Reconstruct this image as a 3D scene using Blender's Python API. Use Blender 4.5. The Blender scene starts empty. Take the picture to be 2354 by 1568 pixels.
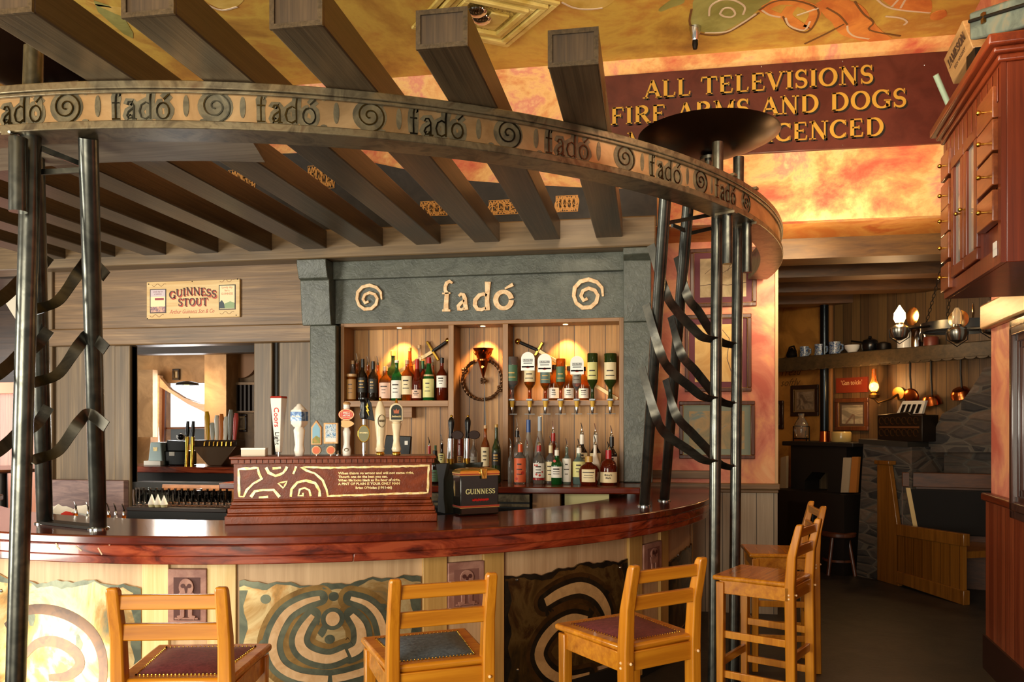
import bpy, math, random
from mathutils import Vector, Matrix

# ---------------------------------------------------------------- camera
SC = bpy.context.scene
COL = SC.collection
F, CX, CY, EYE = 1830.0, 1177.0, 975.0, 1.6
YAW = math.atan(314 / 1830.0)
CS, SN = math.cos(YAW), math.sin(YAW)
cam_data = bpy.data.cameras.new('camera')
cam_data.sensor_width = 36.0
cam_data.lens = F / 2354 * 36.0
cam_data.shift_y = (CY - 784) / 2354
cam_data.clip_start = 0.05
cam_ob = bpy.data.objects.new('camera', cam_data)
COL.objects.link(cam_ob)
cam_ob.location = (0, 0, EYE)
cam_ob.rotation_euler = (math.pi / 2, 0, YAW)
SC.camera = cam_ob

# ---------------------------------------------------------------- world, lamps, exposure
SC.view_settings.view_transform = 'Standard'
SC.view_settings.look = 'None'
SC.view_settings.gamma = 1.0
SC.view_settings.use_curve_mapping = False
SC.view_settings.exposure = 0.6
cy = SC.cycles
cy.max_bounces = 7
cy.diffuse_bounces = 3
cy.glossy_bounces = 3
cy.transmission_bounces = 6
cy.transparent_max_bounces = 6
cy.caustics_reflective = False
cy.caustics_refractive = False
cy.sample_clamp_indirect = 4.0
world = bpy.data.worlds.new('world')
SC.world = world
world.use_nodes = True
world.node_tree.nodes['Background'].inputs[0].default_value = (1.0, 0.93, 0.78, 1)
world.node_tree.nodes['Background'].inputs[1].default_value = 0.27


def lamp(name, kind, loc, target, power, color=(1, 1, 1), size=1.0, size_y=None, spot=60, blend=0.5, radius=0.05):
    d = bpy.data.lights.new(name, kind)
    d.energy = power
    d.color = color
    if kind == 'AREA':
        d.size = size
        if size_y:
            d.shape = 'RECTANGLE'
            d.size_y = size_y
    elif kind == 'SPOT':
        d.spot_size = math.radians(spot)
        d.spot_blend = blend
        d.shadow_soft_size = radius
    elif kind == 'POINT':
        d.shadow_soft_size = radius
    elif kind == 'SUN':
        d.angle = math.radians(0.6)
    o = bpy.data.objects.new(name, d)
    COL.objects.link(o)
    o.location = loc
    o.rotation_euler = (Vector(target) - Vector(loc)).to_track_quat('-Z', 'Y').to_euler()
    return o


WARM = (1.0, 0.58, 0.24)
# daylight through the tall windows on the left and behind the camera
lamp('window_daylight_left', 'AREA', (-6.8, 0.2, 1.5), (-1.0, 5.2, 1.6), 310, (1.0, 0.95, 0.82), 2.2, 2.6)
lamp('window_daylight_rear', 'AREA', (-2.2, -2.6, 1.7), (-1.2, 5.5, 2.1), 255, (1.0, 0.92, 0.74), 3.2, 2.4)
# low sun through the left window, falling on the bar front
lamp('low_sunlight', 'SPOT', (-6.6, -3.2, 2.9), (-2.98, 3.50, 0.30), 20000, (1.0, 0.90, 0.72), spot=6.2, blend=0.8, radius=0.04)
# warm lamps of the room
lamp('wall_wash', 'SPOT', (1.35, 5.35, 2.80), (1.30, 6.4, 3.45), 66, (1.0, 0.86, 0.60), spot=110, blend=0.9, radius=0.1)
lamp('wall_wash_middle', 'SPOT', (-0.6, 5.0, 3.35), (-0.75, 6.5, 3.65), 16, (1.0, 0.8, 0.55), spot=120, blend=0.9, radius=0.1)
lamp('wall_wash_side', 'SPOT', (1.35, 5.9, 3.0), (0.98, 7.0, 2.75), 60, (1.0, 0.80, 0.48), spot=75, blend=0.9, radius=0.08)
lamp('ceiling_wash', 'AREA', (0.6, 3.3, 3.3), (0.8, 4.6, 4.5), 26, (1.0, 0.86, 0.62), 1.2)

# ---------------------------------------------------------------- pixel -> place helpers (2354 x 1568 frame)
def ray(px, py):
    a = (px - CX) / F
    return Vector((a * CS - SN, a * SN + CS, -(py - CY) / F))


EYEV = Vector((0, 0, EYE))


def cam(px, py, z):
    return EYEV + ray(px, py) * z


def at_y(px, py, Y):
    r = ray(px, py)
    return EYEV + r * (Y / r.y)


def at_z(px, py, Z):
    r = ray(px, py)
    return EYEV + r * ((Z - EYE) / r.z)


def at_plane(px, py, p, n):
    r = ray(px, py)
    return EYEV + r * ((Vector(p) - EYEV).dot(Vector(n)) / r.dot(Vector(n)))


BC = Vector((-2.645, 6.55, 0))


def at_cyl(px, py, R, far=False):
    r = ray(px, py)
    ox, oy = -BC.x, -BC.y
    A = r.x * r.x + r.y * r.y
    B = 2 * (ox * r.x + oy * r.y)
    Cc = ox * ox + oy * oy - R * R
    disc = max(B * B - 4 * A * Cc, 0)
    t = (-B + (math.sqrt(disc) if far else -math.sqrt(disc))) / (2 * A)
    p = EYEV + r * t
    return math.atan2(p.y - BC.y, p.x - BC.x), p.z


def cylf(R):
    def fr(s, z, d):
        t = s / R
        return Vector((BC.x + (R + d) * math.cos(t), BC.y + (R + d) * math.sin(t), z))
    return fr


def pxc(pts, R):
    out = []
    for p in pts:
        t, z = at_cyl(p[0], p[1], R)
        out.append((t * R, z))
    return out


def planey(Y):
    return lambda u, v, d: Vector((u, Y - d, v))


def pxy(pts, Y):
    return [(q.x, q.z) for q in (at_y(p[0], p[1], Y) for p in pts)]


def frame(o, u, v):
    o, u, v = Vector(o), Vector(u).normalized(), Vector(v).normalized()
    n = u.cross(v)
    return lambda a, b, d: o + u * a + v * b + n * d


# ---------------------------------------------------------------- mesh builder
class M:
    def __init__(s):
        s.v, s.f = [], []

    def add(s, vs, fs):
        b = len(s.v)
        s.v += [Vector(p) for p in vs]
        s.f += [[b + i for i in f] for f in fs]
        return s

    def box(s, x0, x1, y0, y1, z0, z1, m=None):
        vs = [(x, y, z) for x in (x0, x1) for y in (y0, y1) for z in (z0, z1)]
        if m:
            vs = [m @ Vector(p) for p in vs]
        return s.add(vs, [(0, 1, 3, 2), (4, 6, 7, 5), (0, 4, 5, 1), (2, 3, 7, 6), (0, 2, 6, 4), (1, 5, 7, 3)])

    def bar(s, p0, p1, w, h, up=(0, 0, 1)):
        p0, p1 = Vector(p0), Vector(p1)
        d = (p1 - p0).normalized()
        a = d.cross(Vector(up)).normalized()
        b = a.cross(d)
        a, b = a * w / 2, b * h / 2
        vs = [p + i + j for p in (p0, p1) for i in (-a, a) for j in (-b, b)]
        return s.add(vs, [(0, 1, 3, 2), (4, 6, 7, 5), (0, 4, 5, 1), (2, 3, 7, 6), (0, 2, 6, 4), (1, 5, 7, 3)])

    def tube(s, pts, r, n=10, caps=True):
        pts = [Vector(p) for p in pts]
        rs = r if isinstance(r, (list, tuple)) else [r] * len(pts)
        up = Vector((0, 0, 1))
        d0 = (pts[1] - pts[0]).normalized()
        if abs(d0.dot(up)) > 0.95:
            up = Vector((1, 0, 0))
        b = len(s.v)
        a = d0.cross(up).normalized()
        for i, p in enumerate(pts):
            d = (pts[min(i + 1, len(pts) - 1)] - pts[max(i - 1, 0)]).normalized()
            a = (a - d * a.dot(d)).normalized()
            c = d.cross(a)
            for k in range(n):
                t = 2 * math.pi * k / n
                s.v.append(p + (a * math.cos(t) + c * math.sin(t)) * rs[i])
        for i in range(len(pts) - 1):
            for k in range(n):
                k2 = (k + 1) % n
                s.f.append([b + i * n + k, b + i * n + k2, b + (i + 1) * n + k2, b + (i + 1) * n + k])
        if caps:
            s.f.append([b + k for k in range(n)][::-1])
            s.f.append([b + (len(pts) - 1) * n + k for k in range(n)])
        return s

    def cyl(s, p0, p1, r0, r1=None, n=16):
        return s.tube([p0, p1], [r0, r0 if r1 is None else r1], n)

    def lathe(s, prof, c=(0, 0, 0), n=20, m=None, ph=0.0, sx=1.0, sy=1.0):
        c = Vector(c)
        b = len(s.v)
        for (r, z) in prof:
            for k in range(n):
                t = 2 * math.pi * k / n + ph
                p = Vector((r * math.cos(t) * sx, r * math.sin(t) * sy, z))
                s.v.append((m @ p if m else p) + c)
        for i in range(len(prof) - 1):
            for k in range(n):
                k2 = (k + 1) % n
                s.f.append([b + i * n + k, b + i * n + k2, b + (i + 1) * n + k2, b + (i + 1) * n + k])
        s.f.append([b + k for k in range(n)][::-1])
        s.f.append([b + (len(prof) - 1) * n + k for k in range(n)])
        return s

    def ball(s, c, r, n=12, sz=1.0):
        return s.lathe([(max(r * math.sin(math.pi * i / 8), 1e-4), -r * sz * math.cos(math.pi * i / 8)) for i in range(9)], c, n)

    def ring(s, R0, R1, z0, z1, c=(0, 0, 0), n=48, a0=0.0, a1=2 * math.pi):
        c = Vector(c)
        full = abs(a1 - a0 - 2 * math.pi) < 1e-6
        m = n if full else n + 1
        b = len(s.v)
        for k in range(m):
            t = a0 + (a1 - a0) * k / n
            for (r, z) in ((R0, z0), (R1, z0), (R1, z1), (R0, z1)):
                s.v.append(Vector((r * math.cos(t), r * math.sin(t), z)) + c)
        for k in range(n):
            k2 = (k + 1) % m
            for q in range(4):
                q2 = (q + 1) % 4
                s.f.append([b + k * 4 + q2, b + k * 4 + q, b + k2 * 4 + q, b + k2 * 4 + q2])
        if not full:
            s.f.append([b, b + 1, b + 2, b + 3])
            e = b + (m - 1) * 4
            s.f.append([e + 3, e + 2, e + 1, e])
        return s

    def prism(s, pts, fr, d0, d1):
        n = len(pts)
        b = len(s.v)
        s.v += [fr(u, v, d0) for u, v in pts] + [fr(u, v, d1) for u, v in pts]
        s.f.append([b + i for i in range(n)][::-1])
        s.f.append([b + n + i for i in range(n)])
        for i in range(n):
            j = (i + 1) % n
            s.f.append([b + i, b + j, b + n + j, b + n + i])
        return s

    def stroke(s, pts, w, fr, d0, d1, closed=False):
        P = [Vector((p[0], p[1])) for p in pts]
        n = len(P)
        ws = w if isinstance(w, (list, tuple)) else [w] * n
        L = []
        for i in range(n):
            a = P[i - 1] if (i > 0 or closed) else P[i]
            c = P[(i + 1) % n] if (i < n - 1 or closed) else P[i]
            d = (c - a)
            if d.length < 1e-9:
                d = Vector((1, 0))
            d.normalize()
            nn = Vector((-d.y, d.x)) * ws[i] / 2
            L.append((P[i] + nn, P[i] - nn))
        b = len(s.v)
        for l, r in L:
            s.v += [fr(l.x, l.y, d0), fr(r.x, r.y, d0), fr(r.x, r.y, d1), fr(l.x, l.y, d1)]
        for i in range(n if closed else n - 1):
            j = (i + 1) % n
            for q in range(4):
                q2 = (q + 1) % 4
                s.f.append([b + i * 4 + q2, b + i * 4 + q, b + j * 4 + q, b + j * 4 + q2])
        if not closed:
            s.f.append([b, b + 1, b + 2, b + 3])
            e = b + (n - 1) * 4
            s.f.append([e + 3, e + 2, e + 1, e])
        return s

    def slab(s, us, lo, hi, fr, d0, d1):
        """plate between two edge functions, following a curved surface"""
        b = len(s.v)
        for u in us:
            l, h = (lo(u) if callable(lo) else lo), (hi(u) if callable(hi) else hi)
            s.v += [fr(u, l, d0), fr(u, l, d1), fr(u, h, d1), fr(u, h, d0)]
        n = len(us)
        for i in range(n - 1):
            for q in range(4):
                q2 = (q + 1) % 4
                s.f.append([b + i * 4 + q2, b + i * 4 + q, b + (i + 1) * 4 + q, b + (i + 1) * 4 + q2])
        s.f.append([b, b + 1, b + 2, b + 3])
        e = b + (n - 1) * 4
        s.f.append([e + 3, e + 2, e + 1, e])
        return s

    def strap(s, pts, wid, th=0.004):
        """twisting flat strip: pts centre line, wid half-width vectors"""
        b = len(s.v)
        n = len(pts)
        for i in range(n):
            p, w = Vector(pts[i]), Vector(wid[i])
            d = (Vector(pts[min(i + 1, n - 1)]) - Vector(pts[max(i - 1, 0)])).normalized()
            t = w.cross(d).normalized() * th / 2
            s.v += [p - w - t, p + w - t, p + w + t, p - w + t]
        for i in range(n - 1):
            for q in range(4):
                q2 = (q + 1) % 4
                s.f.append([b + i * 4 + q2, b + i * 4 + q, b + (i + 1) * 4 + q, b + (i + 1) * 4 + q2])
        s.f.append([b, b + 1, b + 2, b + 3])
        e = b + (n - 1) * 4
        s.f.append([e + 3, e + 2, e + 1, e])
        return s


def tagit(o, label=None, cat=None, group=None, kind=None):
    if label:
        o['label'] = label
    if cat:
        o['category'] = cat
    if group:
        o['group'] = group
    if kind:
        o['kind'] = kind
    return o


def thing(name, label, cat, loc=(0, 0, 0), group=None, rz=0.0):
    o = bpy.data.objects.new(name, None)
    o.empty_display_size = 0.1
    COL.objects.link(o)
    o.location = loc
    o.rotation_euler = (0, 0, rz)
    return tagit(o, label, cat, group)


def root_of(o):
    while o.parent:
        o = o.parent
    return o


def obj(name, m, mat, parent=None, label=None, cat=None, group=None, kind=None, local=False, bevel=0.0, flat=False, angle=38):
    """link one mesh object; world coordinates unless local"""
    vs = [Vector(p) for p in m.v]
    off = Vector((0, 0, 0))
    if parent is not None:
        if not local:
            off = Vector(root_of(parent).location)
    elif not local:
        lo = Vector((min(p.x for p in vs), min(p.y for p in vs), min(p.z for p in vs)))
        hi = Vector((max(p.x for p in vs), max(p.y for p in vs), max(p.z for p in vs)))
        off = Vector(((lo.x + hi.x) / 2, (lo.y + hi.y) / 2, lo.z))
    me = bpy.data.meshes.new(name)
    me.from_pydata([p - off for p in vs], [], m.f)
    me.materials.append(mat)
    import bmesh
    bm = bmesh.new()
    bm.from_mesh(me)
    bmesh.ops.recalc_face_normals(bm, faces=bm.faces)
    bm.to_mesh(me)
    bm.free()
    if not flat:
        for p in me.polygons:
            p.use_smooth = True
        me.set_sharp_from_angle(angle=math.radians(angle))
    o = bpy.data.objects.new(name, me)
    COL.objects.link(o)
    if parent is not None:
        o.parent = parent
    elif not local:
        o.location = off
    if bevel:
        b = o.modifiers.new('bevel', 'BEVEL')
        b.width = bevel
        b.segments = 2
        b.limit_method = 'ANGLE'
        b.angle_limit = math.radians(40)
    return tagit(o, label, cat, group, kind)


def struct(name, m, mat, **k):
    return obj(name, m, mat, kind='structure', **k)


def dup(root, loc=None, rz=None, label=None, group=None):
    r = root.copy()
    COL.objects.link(r)
    if loc is not None:
        r.location = loc
    if rz is not None:
        r.rotation_euler = (0, 0, rz)
    if label:
        r['label'] = label
    if group:
        r['group'] = group
    for ch in list(root.children):
        c = ch.copy()
        COL.objects.link(c)
        c.parent = r
        for g in ch.children:
            d = g.copy()
            COL.objects.link(d)
            d.parent = c
    return r


def txt(name, s, mat, fr, size, parent, o=(0, 0), depth=0.002, xs=1.0, bold=0.0, align='CENTER', d0=0.0, shear=0.0, local=False, spacing=1.0):
    cu = bpy.data.curves.new(name, 'FONT')
    cu.body = s
    cu.size = size
    cu.align_x = align
    cu.align_y = 'CENTER'
    cu.offset = bold
    cu.shear = shear
    cu.space_character = spacing
    cu.resolution_u = 2
    cu.extrude = depth / 2
    ob = bpy.data.objects.new(name, cu)
    me = bpy.data.meshes.new_from_object(ob)
    m = M()
    m.v = [fr(o[0] + p.co.x * xs, o[1] + p.co.y, d0 + p.co.z + depth / 2) for p in me.vertices]
    m.f = [list(p.vertices) for p in me.polygons]
    bpy.data.objects.remove(ob)
    bpy.data.curves.remove(cu)
    bpy.data.meshes.remove(me)
    return obj(name, m, mat, parent, flat=True, local=local)


# ---------------------------------------------------------------- letter shapes drawn by stroke
def arc(cx, cy_, rx, ry, a0, a1, n=14):
    return [(cx + rx * math.cos(math.radians(a0 + (a1 - a0) * i / n)), cy_ + ry * math.sin(math.radians(a0 + (a1 - a0) * i / n))) for i in range(n + 1)]


def arcw(a0, a1, thick, thin, n=14):
    return [thin + (thick - thin) * abs(math.cos(math.radians(a0 + (a1 - a0) * i / n))) for i in range(n + 1)]


TK, TN = 0.185, 0.08


def L_(x0, y0, x1, y1, w):
    return ([(x0, y0), (x1, y1)], w)


def A_(cx, cy_, rx, ry, a0, a1):
    return (arc(cx, cy_, rx, ry, a0, a1), arcw(a0, a1, TK, TN))


def S_(x, y, w=0.3):
    return ([(x - w / 2, y), (x + w / 2, y)], 0.055)


SERIF = {
    'A': (0.86, [L_(0.12, 0, 0.43, 1, TN), L_(0.74, 0, 0.43, 1, TK), L_(0.22, 0.34, 0.64, 0.34, TN), S_(0.12, 0.03, 0.26), S_(0.74, 0.03)]),
    'L': (0.70, [L_(0.2, 0, 0.2, 1, TK), L_(0.1, 0.035, 0.62, 0.035, 0.07), L_(0.59, 0.02, 0.64, 0.26, 0.06), S_(0.2, 0.97)]),
    'T': (0.80, [L_(0.4, 0, 0.4, 1, TK), L_(0.06, 0.96, 0.74, 0.96, 0.075), L_(0.07, 0.97, 0.04, 0.74, 0.06), L_(0.73, 0.97, 0.76, 0.74, 0.06), S_(0.4, 0.03)]),
    'E': (0.74, [L_(0.2, 0, 0.2, 1, TK), L_(0.1, 0.035, 0.64, 0.035, 0.07), L_(0.1, 0.965, 0.62, 0.965, 0.07), L_(0.2, 0.52, 0.5, 0.52, TN), L_(0.62, 0.02, 0.66, 0.24, 0.06), L_(0.60, 0.98, 0.62, 0.78, 0.06), L_(0.5, 0.42, 0.5, 0.62, 0.05)]),
    'F': (0.70, [L_(0.2, 0, 0.2, 1, TK), L_(0.1, 0.965, 0.62, 0.965, 0.07), L_(0.2, 0.52, 0.5, 0.52, TN), L_(0.60, 0.98, 0.63, 0.76, 0.06), L_(0.5, 0.42, 0.5, 0.62, 0.05), S_(0.2, 0.03)]),
    'V': (0.84, [L_(0.12, 1, 0.42, 0, TK), L_(0.72, 1, 0.42, 0, TN), S_(0.12, 0.97), S_(0.72, 0.97, 0.26)]),
    'I': (0.40, [L_(0.2, 0, 0.2, 1, TK), S_(0.2, 0.03), S_(0.2, 0.97)]),
    'S': (0.66, [(arc(0.33, 0.73, 0.2, 0.24, 20, 265) + arc(0.33, 0.26, 0.21, 0.24, 88, -160), [0.06 + 0.1 * math.sin(math.pi * i / 29) for i in range(30)]), L_(0.53, 0.72, 0.53, 1.0, 0.055), L_(0.11, 0.0, 0.11, 0.28, 0.055)]),
    'O': (0.90, [A_(0.45, 0.5, 0.33, 0.47, 0, 180), A_(0.45, 0.5, 0.33, 0.47, 180, 360)]),
    'N': (0.90, [L_(0.18, 0, 0.18, 1, TN), L_(0.18, 1, 0.72, 0, TK), L_(0.72, 0, 0.72, 1, TN), S_(0.18, 0.03), S_(0.16, 0.97, 0.24), S_(0.72, 0.97)]),
    'R': (0.82, [L_(0.2, 0, 0.2, 1, TK), A_(0.36, 0.74, 0.26, 0.23, -90, 90), L_(0.2, 0.97, 0.38, 0.97, 0.07), L_(0.2, 0.51, 0.38, 0.51, 0.07), L_(0.42, 0.5, 0.72, 0.0, TK), S_(0.2, 0.03), S_(0.74, 0.03, 0.2)]),
    'M': (1.04, [L_(0.18, 0, 0.18, 1, TN), L_(0.18, 1, 0.52, 0.05, TK), L_(0.86, 1, 0.52, 0.05, TN), L_(0.86, 0, 0.86, 1, TK), S_(0.18, 0.03), S_(0.86, 0.03), S_(0.15, 0.97, 0.22), S_(0.89, 0.97, 0.22)]),
    'D': (0.88, [L_(0.2, 0, 0.2, 1, TK), A_(0.38, 0.5, 0.36, 0.47, -90, 90), L_(0.1, 0.965, 0.4, 0.965, 0.07), L_(0.1, 0.035, 0.4, 0.035, 0.07)]),
    'G': (0.88, [A_(0.46, 0.5, 0.34, 0.47, 40, 320), L_(0.72, 0.06, 0.72, 0.42, TK), S_(0.70, 0.42, 0.3), L_(0.73, 0.7, 0.73, 0.98, 0.055)]),
    'C': (0.82, [A_(0.46, 0.5, 0.34, 0.47, 42, 318), L_(0.73, 0.7, 0.73, 0.98, 0.055), L_(0.73, 0.05, 0.73, 0.28, 0.05)]),
    'U': (0.86, [L_(0.18, 1, 0.18, 0.32, TK), (arc(0.43, 0.32, 0.25, 0.3, 180, 360), arcw(180, 360, 0.14, TN)), L_(0.68, 1, 0.68, 0.32, TN), S_(0.18, 0.97), S_(0.68, 0.97, 0.26)]),
    'B': (0.80, [L_(0.2, 0, 0.2, 1, TK), A_(0.38, 0.75, 0.22, 0.22, -90, 90), A_(0.38, 0.27, 0.28, 0.25, -90, 90), L_(0.1, 0.965, 0.4, 0.965, 0.07), L_(0.2, 0.53, 0.4, 0.53, 0.06), L_(0.1, 0.035, 0.4, 0.035, 0.07)]),
    'J': (0.5, [L_(0.3, 1, 0.3, 0.2, TK), (arc(0.14, 0.2, 0.16, 0.2, 0, -150), [0.12] * 15), S_(0.3, 0.97)]),
    ' ': (0.42, []),
}


def serif_width(s):
    return sum(SERIF[c][0] for c in s)


def serif(m, s, x0, x1, y0, h, fr, d0, d1, ramp=None):
    """letters filling x0..x1, baseline y0; ramp(u 0..1) -> (dy, scale)"""
    k = (x1 - x0) / serif_width(s)
    x = x0
    for c in s:
        w, strokes = SERIF[c]
        dy, sc = (0, 1) if ramp is None else ramp((x + w * k / 2 - x0) / (x1 - x0))
        for pts, wd in strokes:
            wk = [q * (k + h * sc) / 2 for q in wd] if isinstance(wd, list) else wd * (k + h * sc) / 2
            m.stroke([(x + p[0] * k, y0 + dy + p[1] * h * sc) for p in pts], wk, fr, d0, d1)
        x += w * k


def spiral_pts(cx, cy_, r, turns=2.1, a0=20, n=40, cw=True):
    out = []
    for i in range(n + 1):
        t = i / n
        a = math.radians(a0) + (-1 if cw else 1) * -turns * 2 * math.pi * t
        rr = r * (1 - 0.9 * t)
        out.append((cx + rr * math.cos(a), cy_ + rr * math.sin(a)))
    return out


HAND = {  # hand-drawn word, unit height
    'f': [[(0.30, 0.93), (0.24, 1.0), (0.15, 0.95), (0.12, 0.8), (0.11, 0.5), (0.12, 0.05)], [(0.0, 0.60), (0.24, 0.60)], [(0.0, 0.02), (0.26, 0.02)]],
    'a': [[(0.50, 0.52), (0.54, 0.63), (0.64, 0.64), (0.71, 0.5), (0.72, 0.05)], [(0.70, 0.42), (0.54, 0.28), (0.49, 0.14), (0.54, 0.03), (0.64, 0.06), (0.72, 0.2)], [(0.66, 0.02), (0.80, 0.02)]],
    'd': [[(1.24, 0.55), (1.10, 0.62), (0.96, 0.52), (0.90, 0.3), (0.96, 0.08), (1.10, 0.02), (1.24, 0.12)], [(1.27, 1.0), (1.24, 0.7), (1.25, 0.02)], [(1.18, 0.97), (1.34, 1.0)]],
    'o': [arc(1.66, 0.31, 0.20, 0.29, 90, 450, 14), [(1.68, 0.72), (1.86, 0.92)]],
}
HANDW = 1.9


def hand(m, x, y, h, w, fr, d0, d1, jit=None, wf=1.0):
    for c in 'fado':
        for st in HAND[c]:
            ws = [w * (1 + (jit.uniform(-0.22, 0.22) if jit else 0)) for _ in st]
            m.stroke([(x + (p[0] - HANDW / 2) * h * wf, y + (p[1] - 0.5) * h) for p in st], ws, fr, d0, d1)


# ---------------------------------------------------------------- materials
MATS = {}


def new_mat(name):
    m = bpy.data.materials.new(name)
    m.use_nodes = True
    b = m.node_tree.nodes['Principled BSDF']
    return m, m.node_tree, b


def lin(c):
    return tuple((x / 12.92 if x <= 0.04045 else ((x + 0.055) / 1.055) ** 2.4) for x in c) + (1,)


def hexc(h):
    return lin(tuple(int(h[i:i + 2], 16) / 255 for i in (0, 2, 4)))


def plain(name, col, rough=0.5, metal=0.0, trans=0.0, ior=1.45, emit=0.0, coat=0.0, alpha=1.0):
    if name in MATS:
        return MATS[name]
    m, t, b = new_mat(name)
    c = hexc(col)
    b.inputs['Base Color'].default_value = c
    b.inputs['Roughness'].default_value = rough
    b.inputs['Metallic'].default_value = metal
    b.inputs['IOR'].default_value = ior
    b.inputs['Transmission Weight'].default_value = trans
    b.inputs['Coat Weight'].default_value = coat
    b.inputs['Alpha'].default_value = alpha
    if emit:
        b.inputs['Emission Color'].default_value = c
        b.inputs['Emission Strength'].default_value = emit
    MATS[name] = m
    return m


def coords(t, scale, rot=(0, 0, 0)):
    tc = t.nodes.new('ShaderNodeTexCoord')
    mp = t.nodes.new('ShaderNodeMapping')
    mp.inputs['Scale'].default_value = scale
    mp.inputs['Rotation'].default_value = rot
    t.links.new(tc.outputs['Object'], mp.inputs['Vector'])
    return mp.outputs['Vector']


def noise(t, vec, scale, detail=4, rough=0.55, dist=0.0):
    n = t.nodes.new('ShaderNodeTexNoise')
    n.inputs['Scale'].default_value = scale
    n.inputs['Detail'].default_value = detail
    n.inputs['Roughness'].default_value = rough
    n.inputs['Distortion'].default_value = dist
    t.links.new(vec, n.inputs['Vector'])
    return n.outputs['Fac']


def ramp(t, fac, stops):
    r = t.nodes.new('ShaderNodeValToRGB')
    els = r.color_ramp.elements
    while len(els) < len(stops):
        els.new(0.5)
    for e, (p, c) in zip(els, stops):
        e.position = p
        e.color = hexc(c)
    t.links.new(fac, r.inputs['Fac'])
    return r.outputs['Color']


def bump(t, b, h, strength=0.3, dist=0.01):
    n = t.nodes.new('ShaderNodeBump')
    n.inputs['Strength'].default_value = strength
    n.inputs['Distance'].default_value = dist
    t.links.new(h, n.inputs['Height'])
    t.links.new(n.outputs['Normal'], b.inputs['Normal'])


def mathn(t, op, a, b):
    n = t.nodes.new('ShaderNodeMath')
    n.operation = op
    for i, x in enumerate((a, b)):
        if isinstance(x, (int, float)):
            n.inputs[i].default_value = x
        else:
            t.links.new(x, n.inputs[i])
    return n.outputs[0]


def wood(name, c0, c1, axis='X', fine=60, rough=0.5, along=1.6, bstr=0.25, coat=0.0, mid=None, metal=0.0):
    if name in MATS:
        return MATS[name]
    m, t, b = new_mat(name)
    sc = {'X': (along, fine, fine), 'Y': (fine, along, fine), 'Z': (fine, fine, along)}[axis]
    f1 = noise(t, coords(t, sc), 1.0, 5, 0.6, 0.6)
    lo = {'X': (0.7, 5, 5), 'Y': (5, 0.7, 5), 'Z': (5, 5, 0.7)}[axis]
    f2 = noise(t, coords(t, lo), 1.0, 3, 0.5, 1.5)
    fac = mathn(t, 'ADD', mathn(t, 'MULTIPLY', f1, 0.55), mathn(t, 'MULTIPLY', f2, 0.45))
    stops = [(0.33, c0), (0.66, c1)] if mid is None else [(0.33, c0), (0.5, mid), (0.66, c1)]
    t.links.new(ramp(t, fac, stops), b.inputs['Base Color'])
    b.inputs['Roughness'].default_value = rough
    b.inputs['Metallic'].default_value = metal
    b.inputs['Coat Weight'].default_value = coat
    b.inputs['Coat Roughness'].default_value = 0.08
    bump(t, b, f1, bstr, 0.004)
    MATS[name] = m
    return m


def mottle(name, stops, scale=3.0, rough=0.6, metal=0.0, detail=6, dist=1.0, bstr=0.0, bscale=40, sc=(1, 1, 1), nrough=0.6, coat=0.0, bd=0.01, spec=0.5):
    if name in MATS:
        return MATS[name]
    m, t, b = new_mat(name)
    v = coords(t, sc)
    stops = [(0.5 + (p - 0.5) * 0.62, c) for p, c in stops]
    t.links.new(ramp(t, noise(t, v, scale, detail, nrough, dist), stops), b.inputs['Base Color'])
    b.inputs['Roughness'].default_value = rough
    b.inputs['Metallic'].default_value = metal
    b.inputs['Coat Weight'].default_value = coat
    b.inputs['Specular IOR Level'].default_value = spec
    if bstr:
        bump(t, b, noise(t, v, bscale, 4, 0.6, 1.5), bstr, bd)
    MATS[name] = m
    return m


def planks(name, c0, c1, gap, width, axis='X', rough=0.5, grain='Z', coat=0.0, rot=0.0, seam=0.05):
    """boards side by side along axis with dark seams"""
    m, t, b = new_mat(name)
    v = coords(t, (1, 1, 1), (0, 0, rot))
    sep = t.nodes.new('ShaderNodeSeparateXYZ')
    t.links.new(v, sep.inputs[0])
    x = mathn(t, 'DIVIDE', sep.outputs[axis], width)
    fr = mathn(t, 'FRACT', x, 0)
    idx = mathn(t, 'FLOOR', x, 0)
    sm = mathn(t, 'LESS_THAN', fr, seam)
    sc = {'X': (1.5, 50, 50), 'Z': (50, 50, 1.5), 'Y': (50, 1.5, 50)}[grain]
    f1 = noise(t, coords(t, sc, (0, 0, rot)), 1.0, 5, 0.6, 0.6)
    wn = t.nodes.new('ShaderNodeTexWhiteNoise')
    wn.noise_dimensions = '1D'
    t.links.new(idx, wn.inputs['W'])
    fac = mathn(t, 'ADD', mathn(t, 'MULTIPLY', f1, 0.7), mathn(t, 'MULTIPLY', wn.outputs['Value'], 0.3))
    col = ramp(t, fac, [(0.3, c0), (0.72, c1)])
    mx = t.nodes.new('ShaderNodeMix')
    mx.data_type = 'RGBA'
    t.links.new(sm, mx.inputs[0])
    t.links.new(col, mx.inputs[6])
    mx.inputs[7].default_value = hexc(gap)
    t.links.new(mx.outputs[2], b.inputs['Base Color'])
    b.inputs['Roughness'].default_value = rough
    b.inputs['Coat Weight'].default_value = coat
    bump(t, b, mathn(t, 'SUBTRACT', f1, mathn(t, 'MULTIPLY', sm, 2.0)), 0.3, 0.004)
    MATS[name] = m
    return m


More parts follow.
